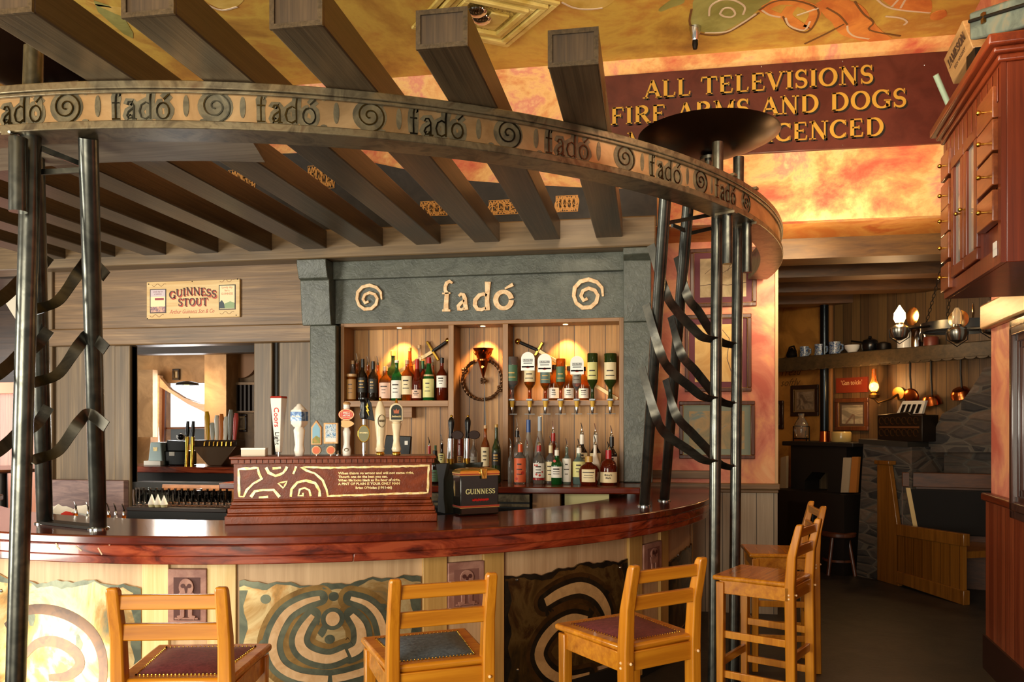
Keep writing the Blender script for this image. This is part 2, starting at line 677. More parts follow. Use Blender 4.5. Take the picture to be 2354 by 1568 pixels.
def stonemat(name):
    m, t, b = new_mat(name)
    v = coords(t, (3.2, 3.2, 9.0))
    vo = t.nodes.new('ShaderNodeTexVoronoi')
    vo.inputs['Scale'].default_value = 1.15
    t.links.new(v, vo.inputs['Vector'])
    ve = t.nodes.new('ShaderNodeTexVoronoi')
    ve.feature = 'DISTANCE_TO_EDGE'
    ve.inputs['Scale'].default_value = 1.15
    t.links.new(v, ve.inputs['Vector'])
    sp = t.nodes.new('ShaderNodeSeparateColor')
    t.links.new(vo.outputs['Color'], sp.inputs[0])
    fac = mathn(t, 'ADD', mathn(t, 'MULTIPLY', sp.outputs[0], 0.6), mathn(t, 'MULTIPLY', noise(t, v, 4, 5), 0.4))
    col = ramp(t, fac, [(0.2, '262322'), (0.5, '463d36'), (0.75, '5e4b3c'), (0.95, '746a5c')])
    mx = t.nodes.new('ShaderNodeMix')
    mx.data_type = 'RGBA'
    t.links.new(mathn(t, 'LESS_THAN', ve.outputs['Distance'], 0.05), mx.inputs[0])
    t.links.new(col, mx.inputs[6])
    mx.inputs[7].default_value = hexc('544c42')
    t.links.new(mx.outputs[2], b.inputs['Base Color'])
    b.inputs['Roughness'].default_value = 0.85
    bump(t, b, mathn(t, 'MINIMUM', ve.outputs['Distance'], 0.2), 0.9, 0.08)
    return m


RAFT = wood('rafter_wood', '2a2016', '5c4a34', 'Y', 70, 0.36, 1.2)
RAFTEND = wood('rafter_end_wood', '2e2116', '58432c', 'Z', 90, 0.5, 2.0)
GREYW = wood('weathered_wood', '55402a', '9a7a54', 'X', 42, 0.45, 1.2, mid='765a3c')
GREYV = wood('weathered_wood_upright', '4f4130', '8d7656', 'Z', 42, 0.5, 1.0, mid='6a563e')
CHAR = mottle('charcoal_paint', [(0.3, '42453b'), (0.7, '585b50')], 6, 0.42, bstr=0.55, bscale=22, bd=0.006)
FRIEZE = mottle('dark_frieze_paint', [(0.3, '1d1a19'), (0.7, '302a27')], 6, 0.6)
NICHE = planks('niche_planks', '85561f', 'c8904a', '402710', 0.125, 'X', 0.45)
NICHEW = wood('niche_frame_wood', '7a5229', 'a9794a', 'Z', 50, 0.4, 1.5)
NICHEH = wood('shelf_wood', '7a5229', 'a9794a', 'X', 50, 0.4, 1.5)
MAHO = wood('polished_mahogany', '3a120a', '7a2f18', 'X', 26, 0.19, 1.0, 0.05, coat=0.3, mid='5a1c0e')
MAHOF = mottle('mahogany_edge', [(0.3, '4a170c'), (0.5, '7e2e16'), (0.7, '9a4526')], 2.2, 0.2, detail=5, dist=2.0, sc=(1, 1, 5), coat=0.4)
TOWERW = mottle('draft_box_paint', [(0.3, '642810'), (0.7, '803818')], 8, 0.32, bstr=0.35, bscale=45, bd=0.003, coat=0.02, spec=0.22)
COPPER = mottle('copper_band', [(0.3, '94744e'), (0.55, 'b08e64'), (0.75, 'c2a278')], 3, 0.4, metal=0.7, bstr=0.0)
BLUED = mottle('blued_steel', [(0.3, '5a5444'), (0.7, '7c725a')], 14, 0.35, metal=0.5)
WELD = plain('weld_bead', '4a463a', 0.15, 1.0)
FLANGE = mottle('ring_steel', [(0.3, '5b4f3d'), (0.6, '85775c'), (0.8, '6d5a44')], 9, 0.38, metal=0.7)
PIPE = mottle('steel_pipe', [(0.3, '51524d'), (0.7, '6e6e66')], 10, 0.27, metal=0.92)
STRAP = mottle('steel_strap', [(0.3, '3a3833'), (0.7, '5a564c')], 6, 0.36, metal=0.9)
IRON = plain('dark_iron', '26221e', 0.45, 0.8)
DISH = plain('bronze_dish', '2e1c12', 0.32, 0.85)
GOLD = plain('gold_paint', 'd9a647', 0.38, 0.35)
PALEGOLD = mottle('pale_gold_leaf', [(0.3, 'd7b46a'), (0.7, 'f4e2ac')], 30, 0.35, 0.3)
CREAM = mottle('pale_wood_letters', [(0.35, 'dcb07e'), (0.65, 'f3d2a4')], 20, 0.5)
BRASS = plain('brass', 'c79a3e', 0.18, 1.0)
CHROME = plain('chrome', 'c9c9c6', 0.1, 1.0)
BLACK = plain('black_plastic', '0d0d0e', 0.25)
BLACKM = plain('black_matt', '15120f', 0.6)
WHITE = plain('white_enamel', 'ece6da', 0.25)
PAPER = plain('paper', 'e6dac4', 0.7)
PINE = wood('honey_pine', '9c5a0e', 'd08a20', 'Z', 45, 0.26, 1.5, 0.06, coat=0.35, mid='ba7416')
PINEX = wood('honey_pine_cross', '9c5a0e', 'd08a20', 'X', 45, 0.26, 1.5, 0.06, coat=0.35, mid='ba7416')
OXBLOOD = mottle('oxblood_leather', [(0.3, '5c2730'), (0.7, '7b3b42')], 60, 0.45, bstr=0.3, bscale=140, bd=0.002)
BLUELEA = mottle('blue_leather', [(0.3, '3c4a58'), (0.7, '5a6b7a')], 60, 0.5, bstr=0.3, bscale=140, bd=0.002)
REDWOOD = wood('cherry_wood', '4a180a', '742e12', 'Z', 55, 0.35, 1.2, 0.12, coat=0.12)
REDWOODX = wood('cherry_wood_cross', '4a180a', '742e12', 'Y', 55, 0.35, 1.2, 0.12, coat=0.12)
STONE = stonemat('field_stone')

# ================================================================ the setting
YB, YW, YH, YN, YP = 6.05, 6.24, 6.40, 6.47, 7.0   # beam front, bar wall, upper wall, niche back, picture wall
ZC = 4.50
X = lambda px, Y: at_y(px, 900, Y).x
Z = lambda px, py, Y: at_y(px, py, Y).z
FLAME = mottle('flame_paint', [(0.14, 'ac3420'), (0.31, 'c86244'), (0.44, 'da965c'), (0.54, 'ebbc78'), (0.64, 'dc8c74'), (0.75, 'f0c88c'), (0.9, 'f8e4b0')], 1.5, 0.6, detail=9, dist=0.35, sc=(1, 1, 1.25), nrough=0.66)
GOLDC = mottle('ceiling_paint', [(0.16, '7a5224'), (0.36, 'a87c34'), (0.52, 'c4a046'), (0.66, 'b07a34'), (0.84, 'ccae5c')], 1.2, 0.55, detail=8, dist=0.4, nrough=0.64)
PINKW = mottle('salmon_plaster', [(0.3, 'c0604c'), (0.5, 'd9876a'), (0.62, 'e8a070'), (0.78, 'f0bb86')], 2.2, 0.55, detail=6, dist=0.8)
FLOORM = mottle('slate_floor', [(0.3, '1c1a18'), (0.7, '332d28')], 3.5, 0.5, bstr=0.2, bscale=12)
WAINS = planks('grey_wainscot', '8c7a63', 'b3a189', '54493b', 0.14, 'X', 0.45)
WAINR = planks('red_wainscot', '6a2a16', '94492a', '2b0f08', 0.085, 'X', 0.3, coat=0.2, rot=-math.radians(83))
OCHRE = mottle('ochre_plaster', [(0.3, '8a5a24'), (0.7, 'b57f38')], 3, 0.6)
JOIST = wood('joist_wood', '3a230e', '66411a', 'X', 30, 0.5, 4.0)
LINT = wood('lintel_wood', '4a3018', '7a5628', 'X', 30, 0.5, 4.0)

struct('floor', M().box(-9, 6, -3.2, 13, -0.1, 0), FLOORM)
struct('ceiling', M().box(-9, 4.4, -3.2, 6.45, ZC, ZC + 0.1), GOLDC)
struct('wall_upper', M().box(-9, 2.42, YH, YH + 0.08, 3.16, ZC), FLAME)
struct('soffit', M().box(-0.4, 2.42, YH + 0.081, YP + 0.1, 3.16, 3.22), mottle('soffit_paint', [(0.3, 'd07a30'), (0.6, 'e2a050'), (0.8, 'c86a2c')], 2, 0.6))
xr = X(1785, YP)
struct('wall_picture', M().box(-0.12, xr, YP, YP + 0.16, 0, 3.16), PINKW)
zc = Z(1740, 1111, YP)
struct('wainscot_picture_wall', M().box(-0.12, xr + 0.004, YP - 0.03, YP - 0.002, 0, zc - 0.05), WAINS)
struct('trim_1', M().box(-0.12, xr + 0.02, YP - 0.06, YP - 0.002, zc - 0.05, zc).box(-0.12, xr + 0.01, YP - 0.045, YP - 0.002, zc - 0.08, zc - 0.05), GREYW, bevel=0.008)
struct('trim_2', M().box(X(1500, YP), X(1638, YP), YP - 0.03, YP - 0.002, Z(1560, 1105, YP) + 0.02, Z(1560, 1081, YP)), GREYW, bevel=0.004)
struct('trim_3', M().box(xr - 0.012, xr + 0.012, YP - 0.012, YP + 0.17, 1.1, 3.0), wood('pale_corner_trim', 'b98e60', 'd9b080', 'Z', 40, 0.5))

# lintel and joists of the back room
zl = Z(1950, 591, YP)
struct('lintel', M().box(xr - 0.02, 2.6, YP, YP + 0.3, zl, 3.19), LINT)
for k in range(7):
    y0 = YP + 0.88 * (k + 1)
    struct('joist', M().box(xr - 0.8, 5.4, y0, y0 + 0.26, zl, zl + 0.16), JOIST)
struct('ceiling_back_room', M().box(-0.6, 5.6, YP + 0.1, 13, zl + 0.15, zl + 0.25), mottle('dark_board_ceiling', [(0.3, '2c1c0e'), (0.7, '4a3018')], 4, 0.6))
struct('wall_partition', M().box(-0.6, -0.45, YP + 0.1, 13, 0, 3.2), OCHRE)

# right hand wall
DR = Vector((math.sin(math.radians(7.07)), math.cos(math.radians(7.07)), 0))
NR = Vector((-DR.y, DR.x, 0))
KR = Vector((2.206, 5.654, 0))
WR = frame(KR, -DR, (0, 0, 1))          # u towards the camera; normal is -DR x Z


def wr(u, v, d):                        # d out of the wall into the room
    return KR - DR * u + Vector((0, 0, v)) + NR * d


struct('wall_right', M().prism([(0, 0), (3.4, 0), (3.4, ZC), (0, ZC)], wr, -0.2, 0), PINKW)
struct('wall_right_above', M().prism([(0, 3.1), (-0.85, 3.1), (-0.85, ZC), (0, ZC)], wr, -0.2, 0), PINKW)
WAR = struct('wainscot_right', M().prism([(-0.01, 0.22), (3.4, 0.22), (3.4, 1.10), (-0.01, 1.10)], wr, 0.0, 0.03), WAINR)
struct('rail_right', M().prism([(-0.03, 1.10), (3.4, 1.10), (3.4, 1.15), (-0.03, 1.15)], wr, 0.0, 0.055), REDWOODX, bevel=0.01)
struct('baseboard_right', M().prism([(-0.02, 0), (3.4, 0), (3.4, 0.22), (-0.02, 0.22)], wr, 0.0, 0.045), plain('dark_baseboard', '2a130c', 0.4))
struct('trim_4', M().prism([(-0.03, 2.22), (0.9, 2.22), (0.9, 2.38), (-0.03, 2.38)], wr, 0.0, 0.06), wood('pale_cornice', 'b5824c', 'd9ac74', 'Y', 30, 0.4, 1.5), bevel=0.012)

# bar back wall: weathered timber left of the painted surround
xo0, xo1 = X(304, YW), X(590, YW)
xl, xs = X(116, YW), X(722, YW)
zo = Z(450, 792, YW)
struct('wall_bar', M().box(xl, xo0, YW, YW + 0.07, 0, 2.98), GREYV)
struct('wall_bar_pier', M().box(xo1, xs, YW, YW + 0.07, 0, zo), GREYV)
struct('wall_bar_header', M().box(xl, xs + 0.02, YW - 0.012, YW + 0.16, zo + 0.15, 2.98), GREYW)
struct('trim_5', M().box(xl - 0.02, xs + 0.01, YW - 0.05, YW + 0.16, zo, zo + 0.152), GREYW, bevel=0.012)
struct('trim_6', M().box(X(268, YW), xo0, YW - 0.03, YW + 0.07, 0.3, zo), GREYV, bevel=0.008)
struct('trim_7', M().box(xo1, X(632, YW), YW - 0.05, YW + 0.07, 0.3, zo), GREYV, bevel=0.008)
struct('trim_8', M().box(X(634, YW), X(640, YW), YW - 0.02, YW, 0.3, zo), BLACKM)
struct('trim_9', M().box(xl - 0.02, xl + 0.05, YW - 0.04, YW + 0.2, 0.0, 2.98), GREYV, bevel=0.008)
struct('sill_wall', M().box(xo0, xo1, YW, YW + 0.16, 0, Z(450, 1110, YW)), BLACKM)
struct('backboard', M().box(xl + 0.05, X(284, YW - 0.1), YW - 0.1, YW - 0.03, 0.5, Z(200, 1104, YW - 0.1)), mottle('worn_mauve_board', [(0.3, '6f5656'), (0.7, '92756f')], 4, 0.5, sc=(1, 1, 6)), bevel=0.006)
# beam carrying the rafters, with a dark painted frieze above it
struct('beam_back', M().box(-7.0, X(1508, YB), YB, YW + 0.1, 2.935, 3.165), wood('beam_wood', '54432f', '8a7252', 'X', 40, 0.45, 1.2), bevel=0.012)
YF = YH - 0.03
fz = [(-7, 3.16), (X(1510, YF), 3.16)] + [(X(a, YF), Z(a, b, YF)) for a, b in ((1510, 438), (1331, 433), (1200, 427), (1082, 418), (980, 402), (864, 377), (760, 352))] + [(-7, 4.0)]
struct('frieze', M().prism(fz, planey(YF), 0, 0.03), FRIEZE)
rk = random.Random(5)
for (px, py, w, h) in ((1000, 482, 62, 32), (1160, 479, 68, 32), (1304, 471, 50, 36), (742, 410, 60, 50), (560, 420, 60, 50)):
    m = M()
    c = at_y(px, py, YF)
    s = (at_y(px + 10, py, YF) - c).x / 10
    a, b = w * s / 2, h * s / 2
    fr = planey(YF - 0.031)
    for q in range(4):
        ox, oy = c.x + (q - 1.5) * a * 0.5, c.z + (0.25 if q % 2 else -0.2) * b
        m.stroke(arc(ox, oy, a * 0.34, b * 0.7, 0, 360, 18), 0.008, fr, 0, 0.006)
        m.stroke(arc(ox, oy, a * 0.2, b * 0.42, 0, 360, 14), 0.007, fr, 0, 0.006)
    for q in range(5):
        u0 = -1 + q * 0.4
        m.stroke([(c.x + a * (u0 + 0.45 * t), c.z + b * math.sin(math.pi * (2 * t + q)) * 0.9) for t in [i / 12 for i in range(13)]], 0.008, fr, 0.001, 0.007)
        m.stroke([(c.x + a * (u0 + 0.45 * t), c.z - b * math.sin(math.pi * (2 * t + q)) * 0.9) for t in [i / 12 for i in range(13)]], 0.008, fr, 0.002, 0.008)
    m.stroke([(c.x - a, c.z - b), (c.x + a, c.z - b), (c.x + a, c.z + b), (c.x - a, c.z + b)], 0.006, fr, 0, 0.006, closed=True)
    o = obj('knotwork_carving', m, plain('gilt_knotwork', 'c9924e', 0.45, 0.2), label='', cat='carving', group='knotwork carvings on the dark frieze')
    o['label'] = {1000: 'gilt knotwork carving on the dark frieze left of two rafters, middle of three clear ones',
                  1160: 'gilt knotwork carving on the dark frieze, widest one, above the letters of the bar sign',
                  1304: 'gilt knotwork carving on the dark frieze beside the last rafter at the right',
                  742: 'gilt knotwork carving mostly hidden between rafters left of the painted surround',
                  560: 'gilt knotwork carving almost wholly hidden behind the left rafters'}[px]

# room seen through the opening in the timber wall
YR = 9.4
TANP = mottle('tan_plaster', [(0.3, 'a07a50'), (0.7, 'c69c6c')], 3, 0.6)
DARKT = wood('dark_tavern_timber', '20150d', '3d2a1b', 'X', 30, 0.5)
struct('ceiling_snug', M().box(-10, -0.6, YW + 0.16, 12, 2.93, 3.0), DARKT)
w0, w1, wz0, wz1 = X(382, YR), X(476, YR), Z(430, 1022, YR), Z(400, 880, YR)
struct('wall_snug', M().box(-12, w0, YR, YR + 0.1, 0, 2.95).box(w1, -0.6, YR, YR + 0.1, 0, 2.95).box(w0, w1, YR, YR + 0.1, 0, wz0).box(w0, w1, YR, YR + 0.1, wz1, 2.95), TANP)
struct('beam_snug', M().box(X(300, 8.6), X(600, 8.6), 8.6, 8.8, Z(450, 812, 8.6), 2.93), DARKT)
PW = wood('whitewashed_wood', 'c9a58e', 'e6cdb8', 'X', 30, 0.5)
fr = planey(YR - 0.06)
struct('window_1', M().prism(pxy([(358, 864), (375, 864), (372, 1040), (354, 1040)], YR - 0.06), fr, 0, 0.08)
       .prism(pxy([(375, 869), (398, 895), (430, 915), (465, 928), (510, 934), (510, 956), (478, 948), (440, 930), (405, 908), (375, 890)], YR - 0.06), fr, 0, 0.07), PW)
struct('window_2', M().prism(pxy([(375, 890), (383, 896), (380, 1030), (371, 1030)], YR - 0.04), planey(YR - 0.04), 0, 0.03).prism(pxy([(380, 983), (478, 981), (478, 985), (380, 987)], YR), planey(YR), 0, 0.03), plain('brown_sash', '5d3420', 0.4))
struct('column_snug', M().box(X(470, 8.9), X(520, 8.9), 8.9, 9.2, 0, 2.93), TANP)
struct('wall_panel_snug', M().box(X(317, 9.0), X(351, 9.0), 9.0, 9.1, Z(330, 1005, 9.0), Z(330, 850, 9.0)), TANP)
struct('wall_dark_snug', M().box(X(520, 9.25), X(640, 9.25), 9.25, 9.35, 0, 2.93), mottle('dim_plaster', [(0.3, '5c4328'), (0.7, '7c5d3a')], 3, 0.6))  # plaster darkened in its colour for the dim end of the room
sky = struct('exterior_sky', M().box(-13, -3, 12.2, 12.3, 1.55, 4.5), plain('bright_sky', 'f6fbff', 1, emit=1.35))
struct('exterior_snow', M().box(-13, -3, YR + 0.3, 12.2, -0.1, 0.9), plain('snow_ground', 'f4f6f8', 0.9))
struct('exterior_trees', M().box(-13, -3, 12.0, 12.1, 0.9, 1.52), plain('distant_trees', '9aa4a8', 1))
lamp('outdoor_daylight', 'AREA', (-6.5, 10.4, 4.2), (-6.8, 11.6, 0.9), 420, (0.95, 0.98, 1.0), 3.0, 1.6)
# beyond the left end of the bar
struct('wall_left_room', M().box(-12, X(120, 8.2), 8.2, 8.3, 0, 2.95), DARKT)
struct('wainscot_left_room', M().box(-12, X(120, 7.8), 7.8, 7.9, 0, Z(30, 905, 7.8)), planks('rosy_wainscot', '8a4c35', 'b37558', '5c3020', 0.1, 'X', 0.4))
struct('trim_11', M().box(-12, X(120, 7.8), 7.72, 7.9, Z(30, 905, 7.8), Z(30, 880, 7.8)), plain('rosy_cap', 'c07a55', 0.5))

# ================================================================ iron ring above the bar
RR, ZT, ZBT = 3.645, 3.01, 2.812
AL, AR = math.radians(-140), math.radians(6)
ring = thing('canopy_ring', 'great curved steel ring over the bar with a copper band of words and spirals', 'canopy ring', (BC.x, BC.y, ZBT))
N = 110
obj('copper_band', M().ring(RR - 0.05, RR - 0.02, ZBT + 0.03, ZT - 0.03, BC, N, AL, AR), COPPER, ring)
obj('flange', M().ring(RR - 0.16, RR, ZT - 0.034, ZT, BC, N, AL, AR).ring(RR - 0.02, RR - 0.006, ZT - 0.05, ZT - 0.034, BC, N, AL, AR), FLANGE, ring, bevel=0.004)
obj('flange', M().ring(RR - 0.16, RR, ZBT, ZBT + 0.034, BC, N, AL, AR), FLANGE, ring, bevel=0.004)
obj('inner_band', M().ring(RR - 0.155, RR - 0.14, ZBT + 0.03, ZT - 0.03, BC, N, AL, AR), FLANGE, ring)
obj('platform_board', M().ring(RR - 0.42, RR - 0.15, ZBT + 0.004, ZBT + 0.03, BC, 40, math.radians(-125), math.radians(-74)), wood('grey_platform_board', '6f614e', '9a8b73', 'X', 40, 0.5), ring)
frc = cylf(RR - 0.02)
zm = (ZT + ZBT) / 2
rj = random.Random(3)


def band_t(px, py):
    return at_cyl(px, py, RR - 0.02)[0] * (RR - 0.02)


for px, py in ((38, 255), (325, 243), (660, 245), (1005, 280), (1305, 327), (1530, 385), (1668, 432)):
    s = band_t(px, py)
    hm = M()
    hand(hm, s, zm, 0.115, 0.040, frc, 0.0005, 0.0012, rj, 1.1)
    e = obj('heat_stain', hm, BLUED, ring)
    wm = M()
    hand(wm, s, zm, 0.115, 0.006, frc, 0.001, 0.005, rj, 1.1)
    obj('welded_word', wm, WELD, ring)
for px, py in ((153, 247), (495, 245), (850, 262), (1168, 302), (1436, 357), (1610, 412), (1715, 462)):
    s = band_t(px, py)
    obj('heat_stain', M().prism(arc(s, zm, 0.072, 0.068, 0, 352, 22), frc, 0.0005, 0.0015), BLUED, ring)
    obj('welded_spiral', M().stroke(spiral_pts(s, zm, 0.066, 2.0, -80, 44), 0.0055, frc, 0.001, 0.006), WELD, ring)
for px, py in ((93, 247), (225, 246), (428, 242), (558, 242), (773, 252), (917, 275), (1100, 296), (1232, 314), (1376, 342), (1476, 367), (1580, 400), (1636, 424)):
    s = band_t(px, py)
    obj('welded_dash', M().prism([(s - 0.012 * math.cos(a) - (0.0), zm + 0.045 * math.sin(a)) for a in [2 * math.pi * i / 14 for i in range(14)]], frc, 0.0005, 0.003), BLUED, ring)
for i in range(32):
    s = (AL + 0.4 + (AR - AL - 0.4) * (i + 0.5) / 32) * (RR - 0.02)
    for zz in (ZT - 0.043, ZBT + 0.038):
        obj('tack_weld', M().prism(arc(s, zz, 0.014, 0.009, 0, 330, 8), frc, 0.0005, 0.004), BLUED, ring)
for px, py in ((17, 200), (1688, 404), (1738, 436)):
    t = at_cyl(px, py, RR)[0]
    for zz in ((ZBT - 0.012,) if px < 100 else (ZT, ZBT - 0.012)):
        p = BC + Vector((math.cos(t), math.sin(t), 0)) * (RR - 0.05)
        obj('clip', M().bar(p + Vector((-math.sin(t), math.cos(t), 0)) * -0.02 + Vector((0, 0, zz + 0.006)), p + Vector((-math.sin(t), math.cos(t), 0)) * 0.02 + Vector((0, 0, zz + 0.006)), 0.12, 0.014), FLANGE, ring)

# ---------------------------------------------------------------- rafters
names = ['rightmost of all', 'second from the right', 'third from the right', 'fourth from the right', 'fifth from the right', 'sixth from the right', 'seventh from the right', 'eighth from the right', 'ninth from the right', 'tenth from the right', 'eleventh from the right']
for i in range(11):
    xc = -0.293 - 0.471 * i
    yf = BC.y - math.sqrt(max((RR + 0.02) ** 2 - (xc - BC.x) ** 2, 0.1)) - (0.60 if i == 0 else 0.5)
    lab = 'dark stained rafter resting on the steel ring, ' + names[i]
    if i < 5:
        lab += ', its squared end showing'
    if i >= 5:
        lab = 'dark stained rafter in the shade behind the steel ring, ' + names[i]
        yf += 0.85
    r = thing('rafter', lab, 'rafter', (xc, yf, ZT), 'dark rafters fanned over the bar')
    obj('timber', M().box(xc - 0.1, xc + 0.1, yf, YB + 0.02, ZT + 0.001, ZT + 0.147), RAFT, r, bevel=0.006)
    e = M()
    t = 0.018
    e.box(xc - 0.1, xc - 0.1 + t, yf - 0.012, yf, ZT, ZT + 0.147).box(xc + 0.1 - t, xc + 0.1, yf - 0.012, yf, ZT, ZT + 0.147)
    e.box(xc - 0.1 + t, xc + 0.1 - t, yf - 0.012, yf, ZT, ZT + t).box(xc - 0.1 + t, xc + 0.1 - t, yf - 0.012, yf, ZT + 0.147 - t, ZT + 0.147)
    obj('end_frame', e, RAFT, r)
    obj('end_panel', M().box(xc - 0.083, xc + 0.083, yf - 0.004, yf - 0.0005, ZT + 0.016, ZT + 0.131), RAFTEND, r)

# ---------------------------------------------------------------- welded pipe columns
ZB1 = 1.07


def pol(R, deg, z):
    a = math.radians(deg)
    return Vector((BC.x + R * math.cos(a), BC.y + R * math.sin(a), z))


def column(name, label, outer, inner, rad, straps, sockets, braces, plate):
    base = (outer[0][0] + inner[0][0]) / 2
    root = thing(name, label, 'column', (base.x, base.y, 0))
    root['kind'] = 'thing'
    for a, b in outer + inner:
        obj('post', M().tube([a, b], rad, 20), PIPE, root)
    for a, b in inner:
        obj('foot_collar', M().lathe([(rad + 0.012, 0), (rad + 0.012, 0.006), (rad + 0.003, 0.012)], a, 20), CHROME, root)
    if plate:
        obj('foot_plate', M().bar(inner[0][0] + Vector((0, 0, 0.008)), inner[1][0] + Vector((0, 0, 0.008)), 0.085, 0.014), IRON, root)
    for pts, wid in straps:
        obj('strap', M().strap(pts, wid), STRAP, root)
    for p in sockets:
        obj('socket', M().tube([p, p - Vector((0, 0, 0.30))], rad * 0.9, 18).tube([p + Vector((0.02, -0.07, 0.0)), p + Vector((0.0, 0, 0.02)), p + Vector((-0.03, 0.05, 0.01))], 0.006, 6), PIPE, root)
    for a, b in braces:
        obj('brace', M().bar(a, b, 0.012, 0.022), PIPE, root)
    return root


def at_t(p, q, t):
    return p + (q - p) * t


def band_straps(px_pts, zs, half=0.026):
    """strip through pixel way-points at given camera depths; the strip turns as it goes"""
    pts, wid = [], []
    ctl = [cam(a, b, z) for (a, b), z in zip(px_pts, zs)]
    n = len(ctl)
    K = 6
    for i in range(n - 1):
        p0, p1, p2, p3 = ctl[max(i - 1, 0)], ctl[i], ctl[i + 1], ctl[min(i + 2, n - 1)]
        for k in range(K if i < n - 2 else K + 1):
            t = k / K
            pts.append(0.5 * ((2 * p1) + (p2 - p0) * t + (2 * p0 - 5 * p1 + 4 * p2 - p3) * t * t + (3 * p1 - p0 - 3 * p2 + p3) * t ** 3))
    m = len(pts)
    for i in range(m):
        d = (pts[min(i + 1, m - 1)] - pts[max(i - 1, 0)]).normalized()
        up = Vector((0, 0, 1))
        side = d.cross(up).normalized()
        up = side.cross(d).normalized()
        tw = math.radians(12 + 62 * max(0, (i / (m - 1) - 0.25)) ** 1.0)
        wid.append((up * math.cos(tw) + side * math.sin(tw)) * half)
    return pts, wid


# left column
lo1a, lo1b = at_z(40, 1568, 0.0) if False else cam(38, 1640, 3.36), cam(67, 315, 3.36)
lo1a = Vector((lo1a.x - 0.02, lo1a.y, 0.0))
lo2a, lo2b = cam(-230, 1000, 3.25), cam(-205, 1000, 3.25)
L_out = [(lo1a, cam(78, 110, 3.36)), (Vector((lo2a.x, lo2a.y, 0)), Vector((lo2b.x, lo2b.y, 2.81)))]
ia, ib = at_z(103, 1203, ZB1), at_z(226, 1216, ZB1)
L_in = [(ia, cam(80, 330, 3.62)), (ib, cam(203, 318, 3.36))]
ls = []
for y in (0, 168, 345):
    ls.append(band_straps([(245, 636 + y), (205, 600 + y * 1.02), (180, 628 + y), (135, 690 + y), (92, 708 + y), (66, 716 + y)], [3.62, 3.66, 3.6, 3.56, 3.5, 3.36]))
    ls.append(band_straps([(112, 590 + y), (80, 628 + y * 1.02), (52, 640 + y), (20, 672 + y), (-20, 700 + y), (-80, 712 + y)], [3.86, 3.8, 3.6, 3.45, 3.3, 3.2]))
lb = [(cam(50, 323, 3.34), cam(212, 388, 3.5)), (cam(60, 398, 3.40), cam(205, 390, 3.45))]
column('pipe_column', 'black steel pipe column with twisting straps at the left end of the bar', L_out, L_in, 0.039, ls, [cam(42, 318, 3.25)], lb, True)
pst = cam(78, 110, 3.72)
# right column
po1, po2 = cam(1650, 328, 4.72), cam(1698, 362, 4.96)
f1, f2 = cam(1640, 1568, 4.72), cam(1687, 1568, 4.96)
R_out = [(Vector((f1.x, f1.y, 0)), po1), (Vector((f2.x, f2.y, 0)), po2)]
ja, jb = at_z(1481, 1164, ZB1), at_z(1527, 1152, ZB1)
R_in = [(ja, cam(1530, 446, 4.35)), (jb, cam(1582, 470, 4.62))]
rs = []
for y, dx in ((0, 0), (137, -14), (282, -26)):
    rs.append(band_straps([(1496 + dx * .8, 563 + y), (1530 + dx * .9, 672 + y), (1556 + dx, 715 + y), (1590 + dx * .3, 752 + y), (1615, 775 + y), (1646, 782 + y)], [4.62, 4.58, 4.62, 4.66, 4.68, 4.70], 0.027))
    rs.append(band_straps([(1556 + dx, 590 + y), (1580 + dx, 680 + y * 0.97), (1605 + dx * .5, 715 + y), (1630, 755 + y), (1655, 785 + y), (1690, 795 + y)], [4.84, 4.8, 4.84, 4.88, 4.92, 4.95], 0.027))
rb = [(cam(1538, 512, 4.45), cam(1642, 492, 4.70)), (cam(1545, 518, 4.5), cam(1590, 536, 4.75)), (cam(1588, 536, 4.75), cam(1690, 512, 4.95))]
column('pipe_column', 'black steel pipe column with twisting straps at the right end of the bar', R_out, R_in, 0.0335, rs, [cam(1672, 487, 4.58), cam(1717, 512, 4.80)], rb, False)

# ---------------------------------------------------------------- uplighter bowls
def bowl(c, label, rad=0.425, power=12):
    b = thing('uplighter_bowl', label, 'uplighter', c, 'bronze uplighter bowls')
    pr = [(0.02, -0.12), (0.12, -0.115), (0.24, -0.085), (0.34, -0.045), (rad, 0.0), (rad + 0.008, 0.006), (rad - 0.004, 0.008), (0.33, -0.03), (0.2, -0.075), (0.02, -0.10)]
    obj('dish', M().lathe(pr, c, 48), DISH, b, angle=60)
    c = Vector(c)
    obj('stem', M().cyl(c + Vector((0, 0, -0.33)), c + Vector((0, 0, -0.11)), 0.022).lathe([(0.05, -0.15), (0.05, -0.13), (0.022, -0.12)], c, 16), PIPE, b)
    lamp('bowl_light', 'SPOT', c + Vector((0, 0, 0.02)), c + Vector((0, 0.35, 1)), power, (1.0, 0.8, 0.5), spot=150, blend=0.8, radius=0.12)
    return b


rc = cam(1628, 313, 4.97)
bowl(rc, 'shallow bronze uplighter bowl on top of the right pipe column, before the painted sign')
bowl(Vector((-2.87, 3.47, 3.354)), 'shallow bronze uplighter bowl behind the top left rafters', power=3)
